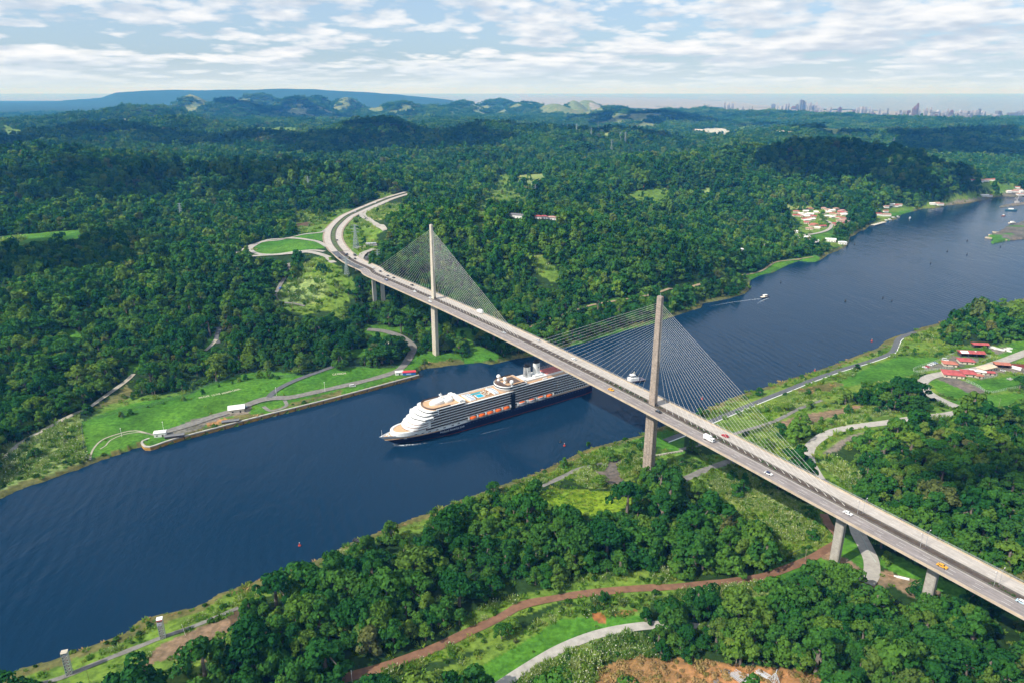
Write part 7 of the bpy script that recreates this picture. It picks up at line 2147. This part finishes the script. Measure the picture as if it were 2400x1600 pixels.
def make_truck(label, loc, rz, tanker=False, L=9.0):
    r = empty('truck', loc, rz, label, 'truck')
    MB().box(L / 2 - 2.3, L / 2, -1.2, 1.2, 0.6, 2.7).box(-L / 2, L / 2 - 2.4, -1.0, 1.0, 0.6, 1.0).build('cab', SWHITE, r)
    MB().box(L / 2 - 0.05, L / 2 + 0.03, -1.05, 1.05, 1.6, 2.45).box(L / 2 - 1.9, L / 2 - 0.5, -1.22, 1.22, 1.7, 2.4).build('window', WINDOW, r)
    if tanker: MB().loft([[(x, 1.2 * math.cos(t) * k, 2.1 + 1.15 * math.sin(t) * k) for t in np.linspace(0, 2 * math.pi, 12, endpoint=False)] for x, k in ((-L / 2, 0.8), (-L / 2 + 0.4, 1), (L / 2 - 3.0, 1), (L / 2 - 2.6, 0.8))]).build('tank', mat('tank_steel', (0.55, 0.57, 0.6), 0.35, metal=0.4), r)
    else: MB().box(-L / 2, L / 2 - 2.5, -1.25, 1.25, 1.0, 3.7).build('cargo_box', SWHITE, r)
    for x in (-L / 2 + 1.2, -L / 2 + 2.4, L / 2 - 1.3):
        for s in (-1, 1):
            MB().tube((x, s * 0.95, 0.5), (x, s * 1.22, 0.5), 0.5, 10).build('wheel', RUBBER, r)
    return r


def build_vehicles():
    fw = BANG; bk = BANG + math.pi
    G1 = 'cars driving on the bridge deck'
    W_, SIL, BLK, YEL, REDC, BLU = (0.75, 0.75, 0.74), (0.50, 0.51, 0.52), (0.02, 0.02, 0.025), (0.75, 0.36, 0.02), (0.45, 0.02, 0.03), (0.02, 0.03, 0.11)
    dk = [('E', 310, 366, 'pickup', BLU, (0.55, 0.57, 0.62), 'dark blue pickup truck on the near lanes left of the far mast', 1), ('E', 505, 445, 'car', W_, W_, 'white car on the near lanes halfway between the blue pickup and the far mast', 1), ('E', 614, 490, 'car', W_, SIL, 'white car right at the foot of the far mast by the median', 1), ('E', 611, 514, 'car', W_, W_, 'small white car on the outer near lane below the far mast foot', 1), ('E', 487, 401, 'car', BLK, BLK, 'dark car on the far lanes nearest the far mast on its left', 0), ('E', 360, 350, 'car', BLK, BLK, 'dark car on the far lanes beside the blue pickup', 0), ('E', 320, 337, 'car', BLK, (0.05, 0.05, 0.05), 'dark car on the far lanes just left of the blue pickup', 0), ('E', 268, 306, 'car', BLK, BLK, 'dark car on the far lanes at the start of the first stay cable', 0), ('E', 219, 281, 'car', W_, W_, 'white car on the far lanes where the bridge begins to curve', 0),
          ('E', 1120, 730, 'car', SIL, SIL, 'silver car on the near lanes right of the far mast cables', 1), ('E', 1356, 782, 'car', SIL, SIL, 'silver car on the far lanes at the top of the near mast cables', 0), ('E', 1601, 910, 'car', W_, W_, 'white car on the far lanes above the cruise ship stern', 0), ('E', 1858, 1120, 'car', YEL, YEL, 'yellow taxi on the near lanes left of the near mast', 1), ('E', 2185, 1272, 'car', BLK, (0.10, 0.11, 0.13), 'black car on the near lanes just past the near mast', 1), ('F', 291, 1438, 'car', REDC, REDC, 'red car on the far lanes beside the white lorry', 0),
          ('I', 590, 130, 'car', W_, BLU, 'white car with dark blue roof on the near lanes past the white lorry', 1), ('I', 1135, 404, 'car', W_, W_, 'white car on the near lanes at the last stay cable', 1), ('I', 1785, 768, 'car', YEL, YEL, 'yellow taxi on the near lanes in the lower right corner', 1), ('I', 2335, 1017, 'car', (0.45, 0.60, 0.72), W_, 'pale blue and white car at the right edge of the picture', 1)]
    for (z, x, y, kind, c1, c2, lab, near) in dk:
        w, s = deck_point(z, (x, y))
        make_car(kind, c1, c2, lab, (w[0], w[1], deck_z(s) + 0.02), fw if near else bk, 'taxi' if c1 is YEL else 'pickup' if kind == 'pickup' else 'car', G1, 1.12)
    w, s = deck_point('E', (955, 590)); make_truck('white box truck on the far lanes among the far mast cables', (w[0], w[1], deck_z(s) + 0.02), bk)
    w, s = deck_point('F', (180, 1466)); make_truck('white lorry on the near lanes right of the near mast', (w[0], w[1], deck_z(s) + 0.02), fw, L=8.0)
    nv = [(590, 810, 'car', BLK, 'black car on the inner lane of the curving highway'), (1175, 240, 'car', W_, 'white car far up the curving highway'), (870, 378, 'car', SIL, 'silver car on the outer lane of the curving highway'), (625, 1082, 'pickup', BLK, 'dark pickup on the newer dark asphalt of the curve'), (722, 1036, 'car', BLK, 'left one of two dark cars side by side on the curve'), (742, 1022, 'car', (0.05, 0.05, 0.06), 'right one of two dark cars side by side on the curve'), (862, 1093, 'car', BLK, 'dark car on the far lanes above the dark asphalt'), (1022, 484, 'car', BLK, 'black car on the slip road right of the highway'), (855, 1042, 'van', (0.14, 0.15, 0.15), 'dark grey van on the gravel verge of the curve'), (378, 668, 'car', SIL, 'grey car on the slip road left of the highway')]
    for (x, y, kind, c1, lab) in nv:
        w = at_level(*zp('N', [(x, y)])[0], 66.3)
        i = int(np.argmin(np.linalg.norm(AXIS[:, :2] - w[:2], axis=1))); t = AXIS[min(i + 1, len(AXIS) - 1)] - AXIS[max(i - 1, 0)]
        d = np.linalg.norm(AXIS[i, :2] - w[:2])
        zz = AXIS[i, 2] + 0.38 if d < 13 else hz(w[0], w[1]) + 0.5
        make_car(kind, c1, c1, lab, (w[0], w[1], zz), math.atan2(t[1], t[0]), 'van' if kind == 'van' else 'pickup' if kind == 'pickup' else 'car', None, 1.15)
    w = ground(zp('N', [(1110, 878)]))[0]; make_truck('white tanker lorry on the short road below the interchange', (w[0], w[1], w[2] + 0.5), math.pi + 0.1, True, 15)
    rc = [(235, 712, W_, 'leftmost of the cars parked in the row at the camp'), (282, 698, REDC, 'dark red car second in the row at the camp'), (335, 665, W_, 'white car third in the parked row at the camp'), (370, 650, SIL, 'silver car fourth in the parked row at the camp'), (405, 635, W_, 'white car fifth in the parked row at the camp'), (455, 618, (0.30, 0.36, 0.50), 'bluish car at the right end of the parked row at the camp'), (655, 562, W_, 'long white car parked alone above the row at the camp'), (1835, 775, W_, 'white and dark car parked by the red roofed workshop')]
    for (x, y, c, lab) in rc:
        w = on_land('R', [(x, y)])[0]
        make_car('van' if x == 655 else 'car', c, (0.2, 0.21, 0.22) if x == 1835 else c, lab, (w[0], w[1], w[2] + 0.12), R(-35), 'car', 'parked cars at the camp', 1.05)
    w = on_land('D', [(1678, 1244)])[0]; make_car('pickup', (0.25, 0.30, 0.35), (0.6, 0.62, 0.64), 'blue grey pickup parked behind the white shelter', (w[0], w[1], w[2] + 0.3), 0.4, 'pickup', None, 1.3)
    w = on_land('E', [(78, 1096)])[0]; make_car('van', W_, W_, 'white van alone on the gravel beside the quay road', (w[0], w[1], w[2] + 0.15), 0.3, 'van')
    w = on_land('D', [(1937, 424)])[0]; make_car('car', (0.02, 0.12, 0.5), (0.02, 0.12, 0.5), 'bright blue car on the old gravel road by the pale clearing', (w[0], w[1], w[2] + 0.5), 1.2, 'car', None, 1.3)
    # boats and white containers lying on the camp yard
    yd = [(1540, 302, 5, 'small white boat on the grass nearest the open shed'), (1632, 312, 9, 'longest white boat on the grass beside the open shed'), (1705, 335, 6, 'white boat in the middle of those lying on the grass'), (1800, 355, 7, 'white boat lying lowest among those on the grass'), (1910, 345, 6, 'white boat right of the lowest one on the grass'), (1970, 328, 6, 'white boat farthest right of those on the grass'), (1962, 382, 5, 'small white boat apart below the others on the grass')]
    for (x, y, L, lab) in yd:
        w = on_land('R', [(x, y)])[0]
        r = empty('stored_boat', (w[0], w[1], w[2] + 0.3), random.uniform(-0.8, 0.2), lab, 'boat', 'white boats stored on the camp grass')
        hull_mb(L, L * 0.32, 1.1).build('hull', SWHITE, r)
        MB().prism(outl(-L * 0.2, L * 0.05, L * 0.18, L * 0.10, 6), 1.0, 1.7).build('cover', mat('boat_cover', (0.55, 0.55, 0.52), 0.7), r)
    w = on_land('R', [(2105, 735)])[0]
    c = empty('container', (w[0], w[1], w[2]), R(-50), 'white shipping container at the edge of the red girders', 'container')
    MB().box(-4.5, 4.5, -1.25, 1.25, 0.1, 2.7).build('body', SWHITE, c)
    rb = MB()
    for x in np.arange(-4.3, 4.4, 0.6): rb.box(x, x + 0.22, -1.30, -1.25, 0.25, 2.55)
    rb.build('rib', SWHITE, c)
    w = on_land('R', [(2160, 680)])[0]
    g = empty('girder_stack', (w[0], w[1], w[2]), -0.15, 'stack of rusty red steel girders on the grass at the right edge', 'girders')
    s_ = MB()
    for i in range(7): s_.cbox((random.uniform(-2, 2), -4 + i * 1.2, 0.5 + 0.5 * (i % 3)), (17, 0.7, 0.7), random.uniform(-0.1, 0.1))
    for x in (-6, 0, 6): s_.cbox((x, 0, 0.1), (0.6, 10, 0.4))
    s_.build('girder', mat('girder_red', (0.22, 0.05, 0.035), 0.7, vary=0.2), g)
    w = on_land('R', [(1975, 945)])[0]
    q = empty('scrap_heap', (w[0], w[1], w[2]), 0.4, 'heap of pale scrap and machinery on the grass of the camp', 'scrap heap')
    hp = MB()
    for i in range(14): hp.cbox((random.uniform(-2.6, 2.6), random.uniform(-1.6, 1.6), random.uniform(0.3, 1.2)), (random.uniform(0.8, 2.2), random.uniform(0.5, 1.2), random.uniform(0.5, 1.2)), random.uniform(0, 3))
    hp.build('scrap', mat('scrap_grey', (0.36, 0.38, 0.34), 0.8, vary=0.4), q)


def lattice(mb, z0, z1, w0, w1, n, r):
    c = lambda t: (w0 + (w1 - w0) * t) / 2
    for i in range(n):
        a, b = i / n, (i + 1) / n
        za, zb = z0 + (z1 - z0) * a, z0 + (z1 - z0) * b
        P = [(-1, -1), (1, -1), (1, 1), (-1, 1)]
        for j in range(4):
            p, q = P[j], P[(j + 1) % 4]
            mb.tube((p[0] * c(a), p[1] * c(a), za), (p[0] * c(b), p[1] * c(b), zb), r, 4)
            mb.tube((p[0] * c(a), p[1] * c(a), za), (q[0] * c(b), q[1] * c(b), zb), r * 0.7, 4)
            mb.tube((q[0] * c(a), q[1] * c(a), za), (p[0] * c(b), p[1] * c(b), zb), r * 0.7, 4)
            mb.tube((p[0] * c(b), p[1] * c(b), zb), (q[0] * c(b), q[1] * c(b), zb), r * 0.7, 4)
    return mb


def build_poles_and_towers():
    # range marker towers on the near bank
    TW = mat('tower_galvanised', (0.55, 0.58, 0.56), 0.6)
    GRN = mat('tower_panel_green', (0.02, 0.13, 0.085), 0.6)
    for (p, h, lab, top) in (((432, 875), 14.0, 'square lattice range tower with flat plain top, nearest the lower left corner', 'plain'), ((1718, 372), 12.5, 'square lattice range tower with red and white top and sign, by the brown bare earth', 'sign')):
        w = on_land('Q', [p])[0]
        r = empty('range_tower', (w[0], w[1], w[2] - 0.1), 0.35, lab, 'tower', 'range marker towers on the near bank')
        lattice(MB(), 0, h, 2.6, 2.6, 8, 0.09).build('frame', TW, r)
        MB().box(-1.33, -1.27, -1.3, 1.3, 0.6, h - 0.2).build('back_panel', GRN, r)
        st = MB()
        for i in range(6): st.cbox((random.uniform(-0.2, 0.2), 0, 1.2 + i * (h - 2) / 6), (1.8, 1.8, 0.08))
        st.build('platform', mat('tower_rust', (0.26, 0.17, 0.14), 0.8), r)
        MB().box(-1.5, 1.5, -1.5, 1.5, h, h + 0.15).tube((-1.4, -1.4, h), (-1.4, -1.4, h + 1.1), 0.06, 4).tube((1.4, -1.4, h), (1.4, -1.4, h + 1.1), 0.06, 4).tube((-1.4, -1.4, h + 1.1), (1.4, -1.4, h + 1.1), 0.05, 4).build('top', mat('tower_top_tan', (0.50, 0.45, 0.36), 0.8) if top == 'plain' else WHITE, r)
        if top == 'sign':
            sg = MB().box(-1.4, 1.0, -1.62, -1.55, h - 3.4, h - 1.6).build('sign', mat('sign_lilac', (0.72, 0.70, 0.80), 0.5), r)
            sm = MB()
            for x in (-1.0, -0.3, 0.4): sm.box(x, x + 0.28, -1.66, -1.62, h - 3.1, h - 1.9)
            sm.build('sign_mark', mat('sign_dark', (0.20, 0.20, 0.30), 0.5), sg)
            MB().box(-1.5, 1.5, -1.55, -1.45, h - 0.6, h).build('red_board', mat('board_red', (0.5, 0.05, 0.06), 0.6), r)
    poles = [('Q', (2028, 340), 8.0, 'thick pale post leaning on the edge of the brown bare earth', 0.10, -0.04, WHITE), ('Q', (705, 995), 8.5, 'dark thin pole in the grass of the lower left corner', 0.09, 0, BARK), ('I', (842, 720), 8.0, 'pale utility pole with crossarm left of the bridge pier', 0.12, 1, PALE_BARK), ('I', (1118, 795), 8.5, 'utility pole with wires in front of the bridge pier', 0.12, 1, PALE_BARK), ('H', (75, 1560), 7.5, 'white pole at the left edge of the red dirt road', 0.09, 0, WHITE), ('I', (728, 960), 6, 'short pole with crossarm in the grass below the dirt road', 0.1, 1, PALE_BARK),
             ('D', (800, 950), 8, 'pole in the grass strip of the left wood', 0.13, 0, PALE_BARK), ('D', (1305, 900), 8, 'pole by the short clearing in the left wood', 0.13, 0, PALE_BARK), ('D', (612, 810), 8, 'pole at the head of the grass strip in the left wood', 0.13, 0, PALE_BARK), ('D', (2018, 590), 12, 'pale thick post below the pale clearing', 0.3, 0, PALE_BARK), ('D', (1905, 1160), 9, 'lamp post with white head at the fork of the lawn roads', 0.14, 2, WHITE), ('D', (2240, 1130), 10, 'lamp post beside the quay road below the second lettering', 0.13, 2, WHITE), ('D', (840, 1440), 8, 'lamp post beside the curved lawn path', 0.12, 2, WHITE), ('D', (1128, 1395), 8, 'lamp post just above the small white hut of the quay', 0.12, 2, WHITE), ('E', (1636, 570), 10, 'pole beside the canal trail below the wooded hill', 0.16, 1, PALE_BARK), ('E', (1800, 520), 10, 'pole beside the canal trail farther right', 0.16, 1, PALE_BARK), ('E', (483, 655), 9, 'pole on the grass left of the far mast foot', 0.13, 1, PALE_BARK), ('F', (2178, 1230), 8, 'pole on the grass of the camp below the road bend', 0.13, 1, PALE_BARK)]
    for (z, p, h, lab, rad, kind, m) in poles:
        w = on_land(z, [p])[0]
        r = empty('utility_pole' if kind != 2 else 'lamp_post', (w[0], w[1], w[2] - 0.2), 0.5, lab, 'pole' if kind != 2 else 'lamp post')
        lean = -0.9 if kind == -0.04 else 0.0
        MB().tube((0, 0, 0), (lean, 0, h), rad, 6, rad * 0.7).build('pole', m, r)
        if kind == 1: MB().cbox((0, 0, h - 0.5), (1.9, 0.14, 0.16)).cbox((0, 0, h - 1.2), (1.3, 0.12, 0.14)).build('crossarm', m, r)
        if kind == 2: MB().ball((0, 0, h), 0.4, 8, 5).build('lamp_head', WHITE, r)
    # high voltage pylons in the forest
    PY = mat('pylon_steel', (0.30, 0.36, 0.36), 0.6)
    pb = lattice(MB(), 0, 24, 7, 2.2, 6, 0.22); lattice(pb, 24, 34, 2.2, 1.2, 3, 0.18)
    for z in (24, 28.5, 33): pb.tube((-6, 0, z), (6, 0, z), 0.2, 4).tube((-6, 0, z), (0, 0, z + 1.5), 0.14, 4).tube((6, 0, z), (0, 0, z + 1.5), 0.14, 4)
    pm = pb.mesh('pylon_frame', PY)
    pyl = [('N', (882, 935), 1.25, 'big lattice pylon inside the bend of the highway'), ('N', (740, 1350), 0.9, 'lattice pylon left of the bridge beyond its first pier'), ('A', (2128, 1320), 1.1, 'lattice pylon at the right end of the left hand ridge'), ('A', (1252, 1520), 1.1, 'lattice pylon below the left hand ridge near the red patch'), ('B', (1335, 1365), 1.1, 'left one of the twin pylons above the wooded hill'), ('B', (1357, 1350), 1.1, 'right one of the twin pylons above the wooded hill'), ('B', (1620, 925), 1.5, 'distant pylon on the ridge left of the pale slope'), ('B', (1768, 910), 1.5, 'distant pylon just behind the pale slope'), ('B', (1860, 1040), 1.5, 'distant pylon below the pale slope'), ('B', (1922, 985), 1.5, 'left one of two distant pylons right of the pale slope'), ('B', (1955, 985), 1.5, 'right one of two distant pylons right of the pale slope'), ('B', (1720, 955), 1.5, 'distant pylon at the left edge of the pale slope'), ('C', (1447, 1025), 1.8, 'lone distant mast behind the big dark hill'), ('N', (1215, 1180), 0.75, 'small pylon at the edge of the wood beside the cable fan')]
    W_ = ground([zp(z, [p])[0] for z, p, _, _ in pyl])
    for w, (z, p, s, lab) in zip(W_, pyl):
        r = empty('power_pylon', (w[0], w[1], w[2]), random.uniform(-0.4, 0.4), lab, 'pylon', 'power pylons in the forest')
        r.scale = (s * 0.8,) * 3
        link('frame', pm, r)
    # steel sections and a fallen lattice tower on the cleared slope
    X = on_level([(1690, 1588), (1716, 1575), (1746, 1592), (1772, 1590)], 11)
    hb = hz(X[1][0], X[1][1])
    PIPE = mat('zinc_pipe', (0.40, 0.43, 0.47), 0.5, metal=0.2, vary=0.1)
    rng = random.Random(8)
    sp = [((1700, 1574), 8, 0.55, 3.5, 'loose bundle of thin steel bars at the upper left of the cleared slope'), ((1737, 1588), 13, -0.95, 9.0, 'largest pile of long grey steel pipes on the cleared slope'), ((1762, 1592), 8, -0.85, 6.5, 'middle pile of grey steel pipes on the cleared slope'), ((1790, 1580), 8, -0.75, 6.5, 'upper right pile of grey steel pipes beside the fallen lattice'), ((1706, 1587), 4, 0.28, 2.8, 'short white bundle of steel left of the largest pipe pile'), ((1678, 1595), 4, 0.45, 2.8, 'short white bundle of steel lowest on the left of the slope')]
    W_ = ground([p for p, *_ in sp])
    for w, (p, n, a, L, lab) in zip(W_, sp):
        r = empty('pipe_pile', (w[0], w[1], w[2] + 0.15), a, lab, 'pipes', 'piles of steel on the cleared slope')
        for i in range(n):
            y = (i - n / 2) * 0.48; x = rng.uniform(-0.8, 0.8)
            MB().tube((x - L / 2, y, 0.15 + 0.12 * (i % 3)), (x + L / 2, y + rng.uniform(-0.25, 0.25), 0.3 + 0.12 * (i % 2)), 0.125, 6).build('pipe', PIPE, r)
    w = ground([(1815, 1596)])[0]
    r = empty('lattice_tower', (w[0], w[1], w[2] - 0.5), 0.3, 'pale lattice tower head standing among the steel pipes at the bottom edge', 'pylon')
    lt = lattice(MB(), -3, 5.0, 5.6, 0.9, 4, 0.10); lt.tube((0, 0, 5.0), (0.7, 0.2, 7.6), 0.16, 6, 0.12)
    lt.build('frame', mat('pylon_pale', (0.62, 0.66, 0.68), 0.5), r)
    # weir of steel sections beside the concrete road under the bridge
    w = on_land('I', [(1485, 842)])[0]
    r = empty('beam_stack', (w[0], w[1], w[2] + 0.1), R(-24), 'flat stack of white and rusty beams on the dirt between the two piers', 'beams')
    MB().cbox((1.5, 0, 0.35), (8, 1.4, 0.5)).cbox((2.5, 0.5, 0.7), (6, 0.4, 0.2)).build('beam', SWHITE, r)
    MB().cbox((-4.0, 0.3, 0.3), (5, 0.5, 0.4), 0.1).cbox((-3.4, -0.5, 0.3), (4, 0.4, 0.4), -0.05).build('rusty_beam', mat('beam_rust', (0.34, 0.20, 0.12), 0.8, vary=0.3), r)


def build_walls_and_letters():
    # quay wall of stained yellow sheet piles with a concrete cap
    q = on_level(QUAY[2:], 0)[:, :2]
    pl = smooth_line(q, 3.0)
    r = empty('quay_wall', (pl[0][0], pl[0][1], 0), 0, 'long ochre stained quay wall with a pale concrete cap along the far bank', 'wall')
    base = np.column_stack([pl - pl[0], np.zeros(len(pl))])
    b = MB(); sweep(b, base, [(-0.5, -2.0), (0.5, -2.0), (0.5, 2.9), (-0.5, 2.9)])
    m = streak_mat('ochre_piles', (0.50, 0.29, 0.07), 0, 0.45, 1.15, 0.25, 0.25, 0.12)
    b.build('piling', m, r)
    b = MB(); sweep(b, base, [(-0.9, 2.9), (0.8, 2.9), (0.8, 3.75), (-0.9, 3.75)]); b.build('coping', mat('coping_grey', (0.42, 0.40, 0.35), 0.9, vary=0.25, vscale=0.2), r)
    n = normals2d(base); fd = MB()
    side = 1 if in_poly(np.array([pl[20][0] + n[20][0] * 3]), np.array([pl[20][1] + n[20][1] * 3]), CANAL)[0] else -1
    for i in range(3, len(base) - 12, 5):
        c = base[i] + np.array([n[i][0], n[i][1], 0]) * side * 0.9
        fd.cbox((c[0], c[1], 1.5), (0.5, 0.7, 3.4), math.atan2(n[i][1], n[i][0]))
    fd.build('fender', mat('fender_brown', (0.10, 0.065, 0.03), 0.9), r)
    # white letters of stones laid on the lawn
    STONE = mat('letter_stone', (0.62, 0.60, 0.46), 0.9, vary=0.2)

    def letters(txt, p0, p1, size_px, label):
        a, c = ground([p0, p1])
        d = c - a; L = np.linalg.norm(d[:2]); ang = math.atan2(d[1], d[0])
        me = text_mesh(txt, 1.0, 'stone_lettering', STONE, 0.0)
        w = max(v.co.x for v in me.vertices) - min(v.co.x for v in me.vertices)
        sx = L / w
        sy = size_px
        cx, cy = (a[:2] + c[:2]) / 2
        co, si = math.cos(ang), math.sin(ang)
        P = np.array([(v.co.x * sx, v.co.y * sy) for v in me.vertices])
        Xw = cx + P[:, 0] * co - P[:, 1] * si; Yw = cy + P[:, 0] * si + P[:, 1] * co
        Zw = height(Xw, Yw) + 0.5
        for v, x, y, z in zip(me.vertices, Xw, Yw, Zw): v.co = (x, y, z)
        me.update()
        tag(link('stone_lettering', me), label, 'lettering')
    Z2 = lambda x, y: (450 + x / 18.09, 895 + y / 18.09)
    letters('WELCOME', Z2(280, 690), Z2(740, 590), 5.4, 'pale stone letters reading WELCOME on the lawn')
    letters('TO THE', Z2(840, 590), Z2(1200, 500), 5.4, 'pale stone letters reading TO THE on the lawn')
    letters('PANAMA CANAL', Z2(1280, 500), Z2(2050, 300), 5.4, 'pale stone letters reading PANAMA CANAL on the lawn')
    Y2 = lambda x, y: (740 + x / 19.6, 860 + y / 19.6)
    letters('CUE MANCHA', Y2(770, 360), Y2(1400, 290), 6.0, 'faint pale stone letters at the top of the second smaller lawn')
    # fences
    FEN = mat('fence_green', (0.12, 0.19, 0.13), 0.7)

    def fence(zone, pts, label, m=FEN, h=2.2, gap=4.0):
        g = ground(zp(zone, pts)); pl = smooth_line(g[:, :2], 3.0); z = height(pl[:, 0], pl[:, 1])
        o = pl[0]
        r = empty('fence', (o[0], o[1], z[0]), 0, label, 'fence')
        base = np.column_stack([pl - o, z - z[0]])
        po = MB()
        for p in base: po.tube((p[0], p[1], p[2] - 0.3), (p[0], p[1], p[2] + h), 0.09, 4)
        po.build('posts', m, r)['kind'] = 'stuff'
        ra = MB()
        for zz in (0.3, h * 0.5, h - 0.05): sweep(ra, base, [(-0.05, zz - 0.06), (0.05, zz - 0.06), (0.05, zz + 0.06), (-0.05, zz + 0.06)])
        ra.build('rail', m, r)
    fence('D', [(590, 1335), (760, 1290), (900, 1255), (1050, 1225), (1180, 1185), (1290, 1155), (1400, 1105), (1500, 1070), (1640, 1018), (1760, 995), (1830, 998), (1930, 1030), (2020, 1025), (2110, 1005)], 'dark green wire fence along the upper edge of the welcome lawn')
    fence('D', [(560, 1350), (570, 1440), (585, 1540), (600, 1610)], 'short fence at the left end of the welcome lawn')
    fence('E', [(0, 970), (150, 965), (380, 962)], 'wire fence along the wood above the second lawn')
    PFEN = mat('fence_pale', (0.50, 0.56, 0.50), 0.7)
    fence('R', [(860, 415), (620, 530), (300, 640), (5, 745), (90, 800), (400, 760), (820, 715)], 'pale wire fence round the parking yard of the camp', PFEN)
    fence('R', [(1400, 440), (1575, 490), (1570, 520), (1390, 610)], 'pale wire fence at the right end of the long red hall', PFEN)
    fence('R', [(1080, 980), (1300, 1080), (1540, 1220), (1900, 1160), (2260, 1090)], 'pale wire fence across the grass below the big red house', PFEN)
    fence('R', [(1400, 940), (1690, 890), (1690, 860)], 'pale wire fence in front of the red annex', PFEN)
    fence('I', [(1215, 530), (1260, 620), (1300, 700), (1330, 740)], 'low pale guard rail along the concrete road by the pier', PFEN, 1.0)
    fence('I', [(730, 690), (790, 660), (850, 640)], 'short dark fence beside the pole left of the pier', FEN, 1.2)
    # masonry steps / low weir under the near mast
    a, c = on_land('E', [(2060, 1592), (2352, 1540)])
    L = np.linalg.norm(c - a); m_ = (a + c) / 2
    r = empty('retaining_wall', (m_[0], m_[1], m_[2]), math.atan2(c[1] - a[1], c[0] - a[0]), 'low pale ribbed retaining wall on the grass right of the near mast foot', 'wall')
    w = MB(); w.box(-L / 2, L / 2, -0.4, 0.4, -1, 1.2)
    for x in np.arange(-L / 2 + 1, L / 2, 2.6): w.box(x, x + 0.5, -1.0, -0.4, -1, 1.0)
    w.build('masonry', mat('wall_stone', (0.46, 0.42, 0.36), 0.9, vary=0.25), r)


build_vehicles()
build_poles_and_towers()
build_walls_and_letters()
build_skyline()
build_houses()
plant_forest()
plant_lawn_trees()
plant_palms()
plant_ground_cover()
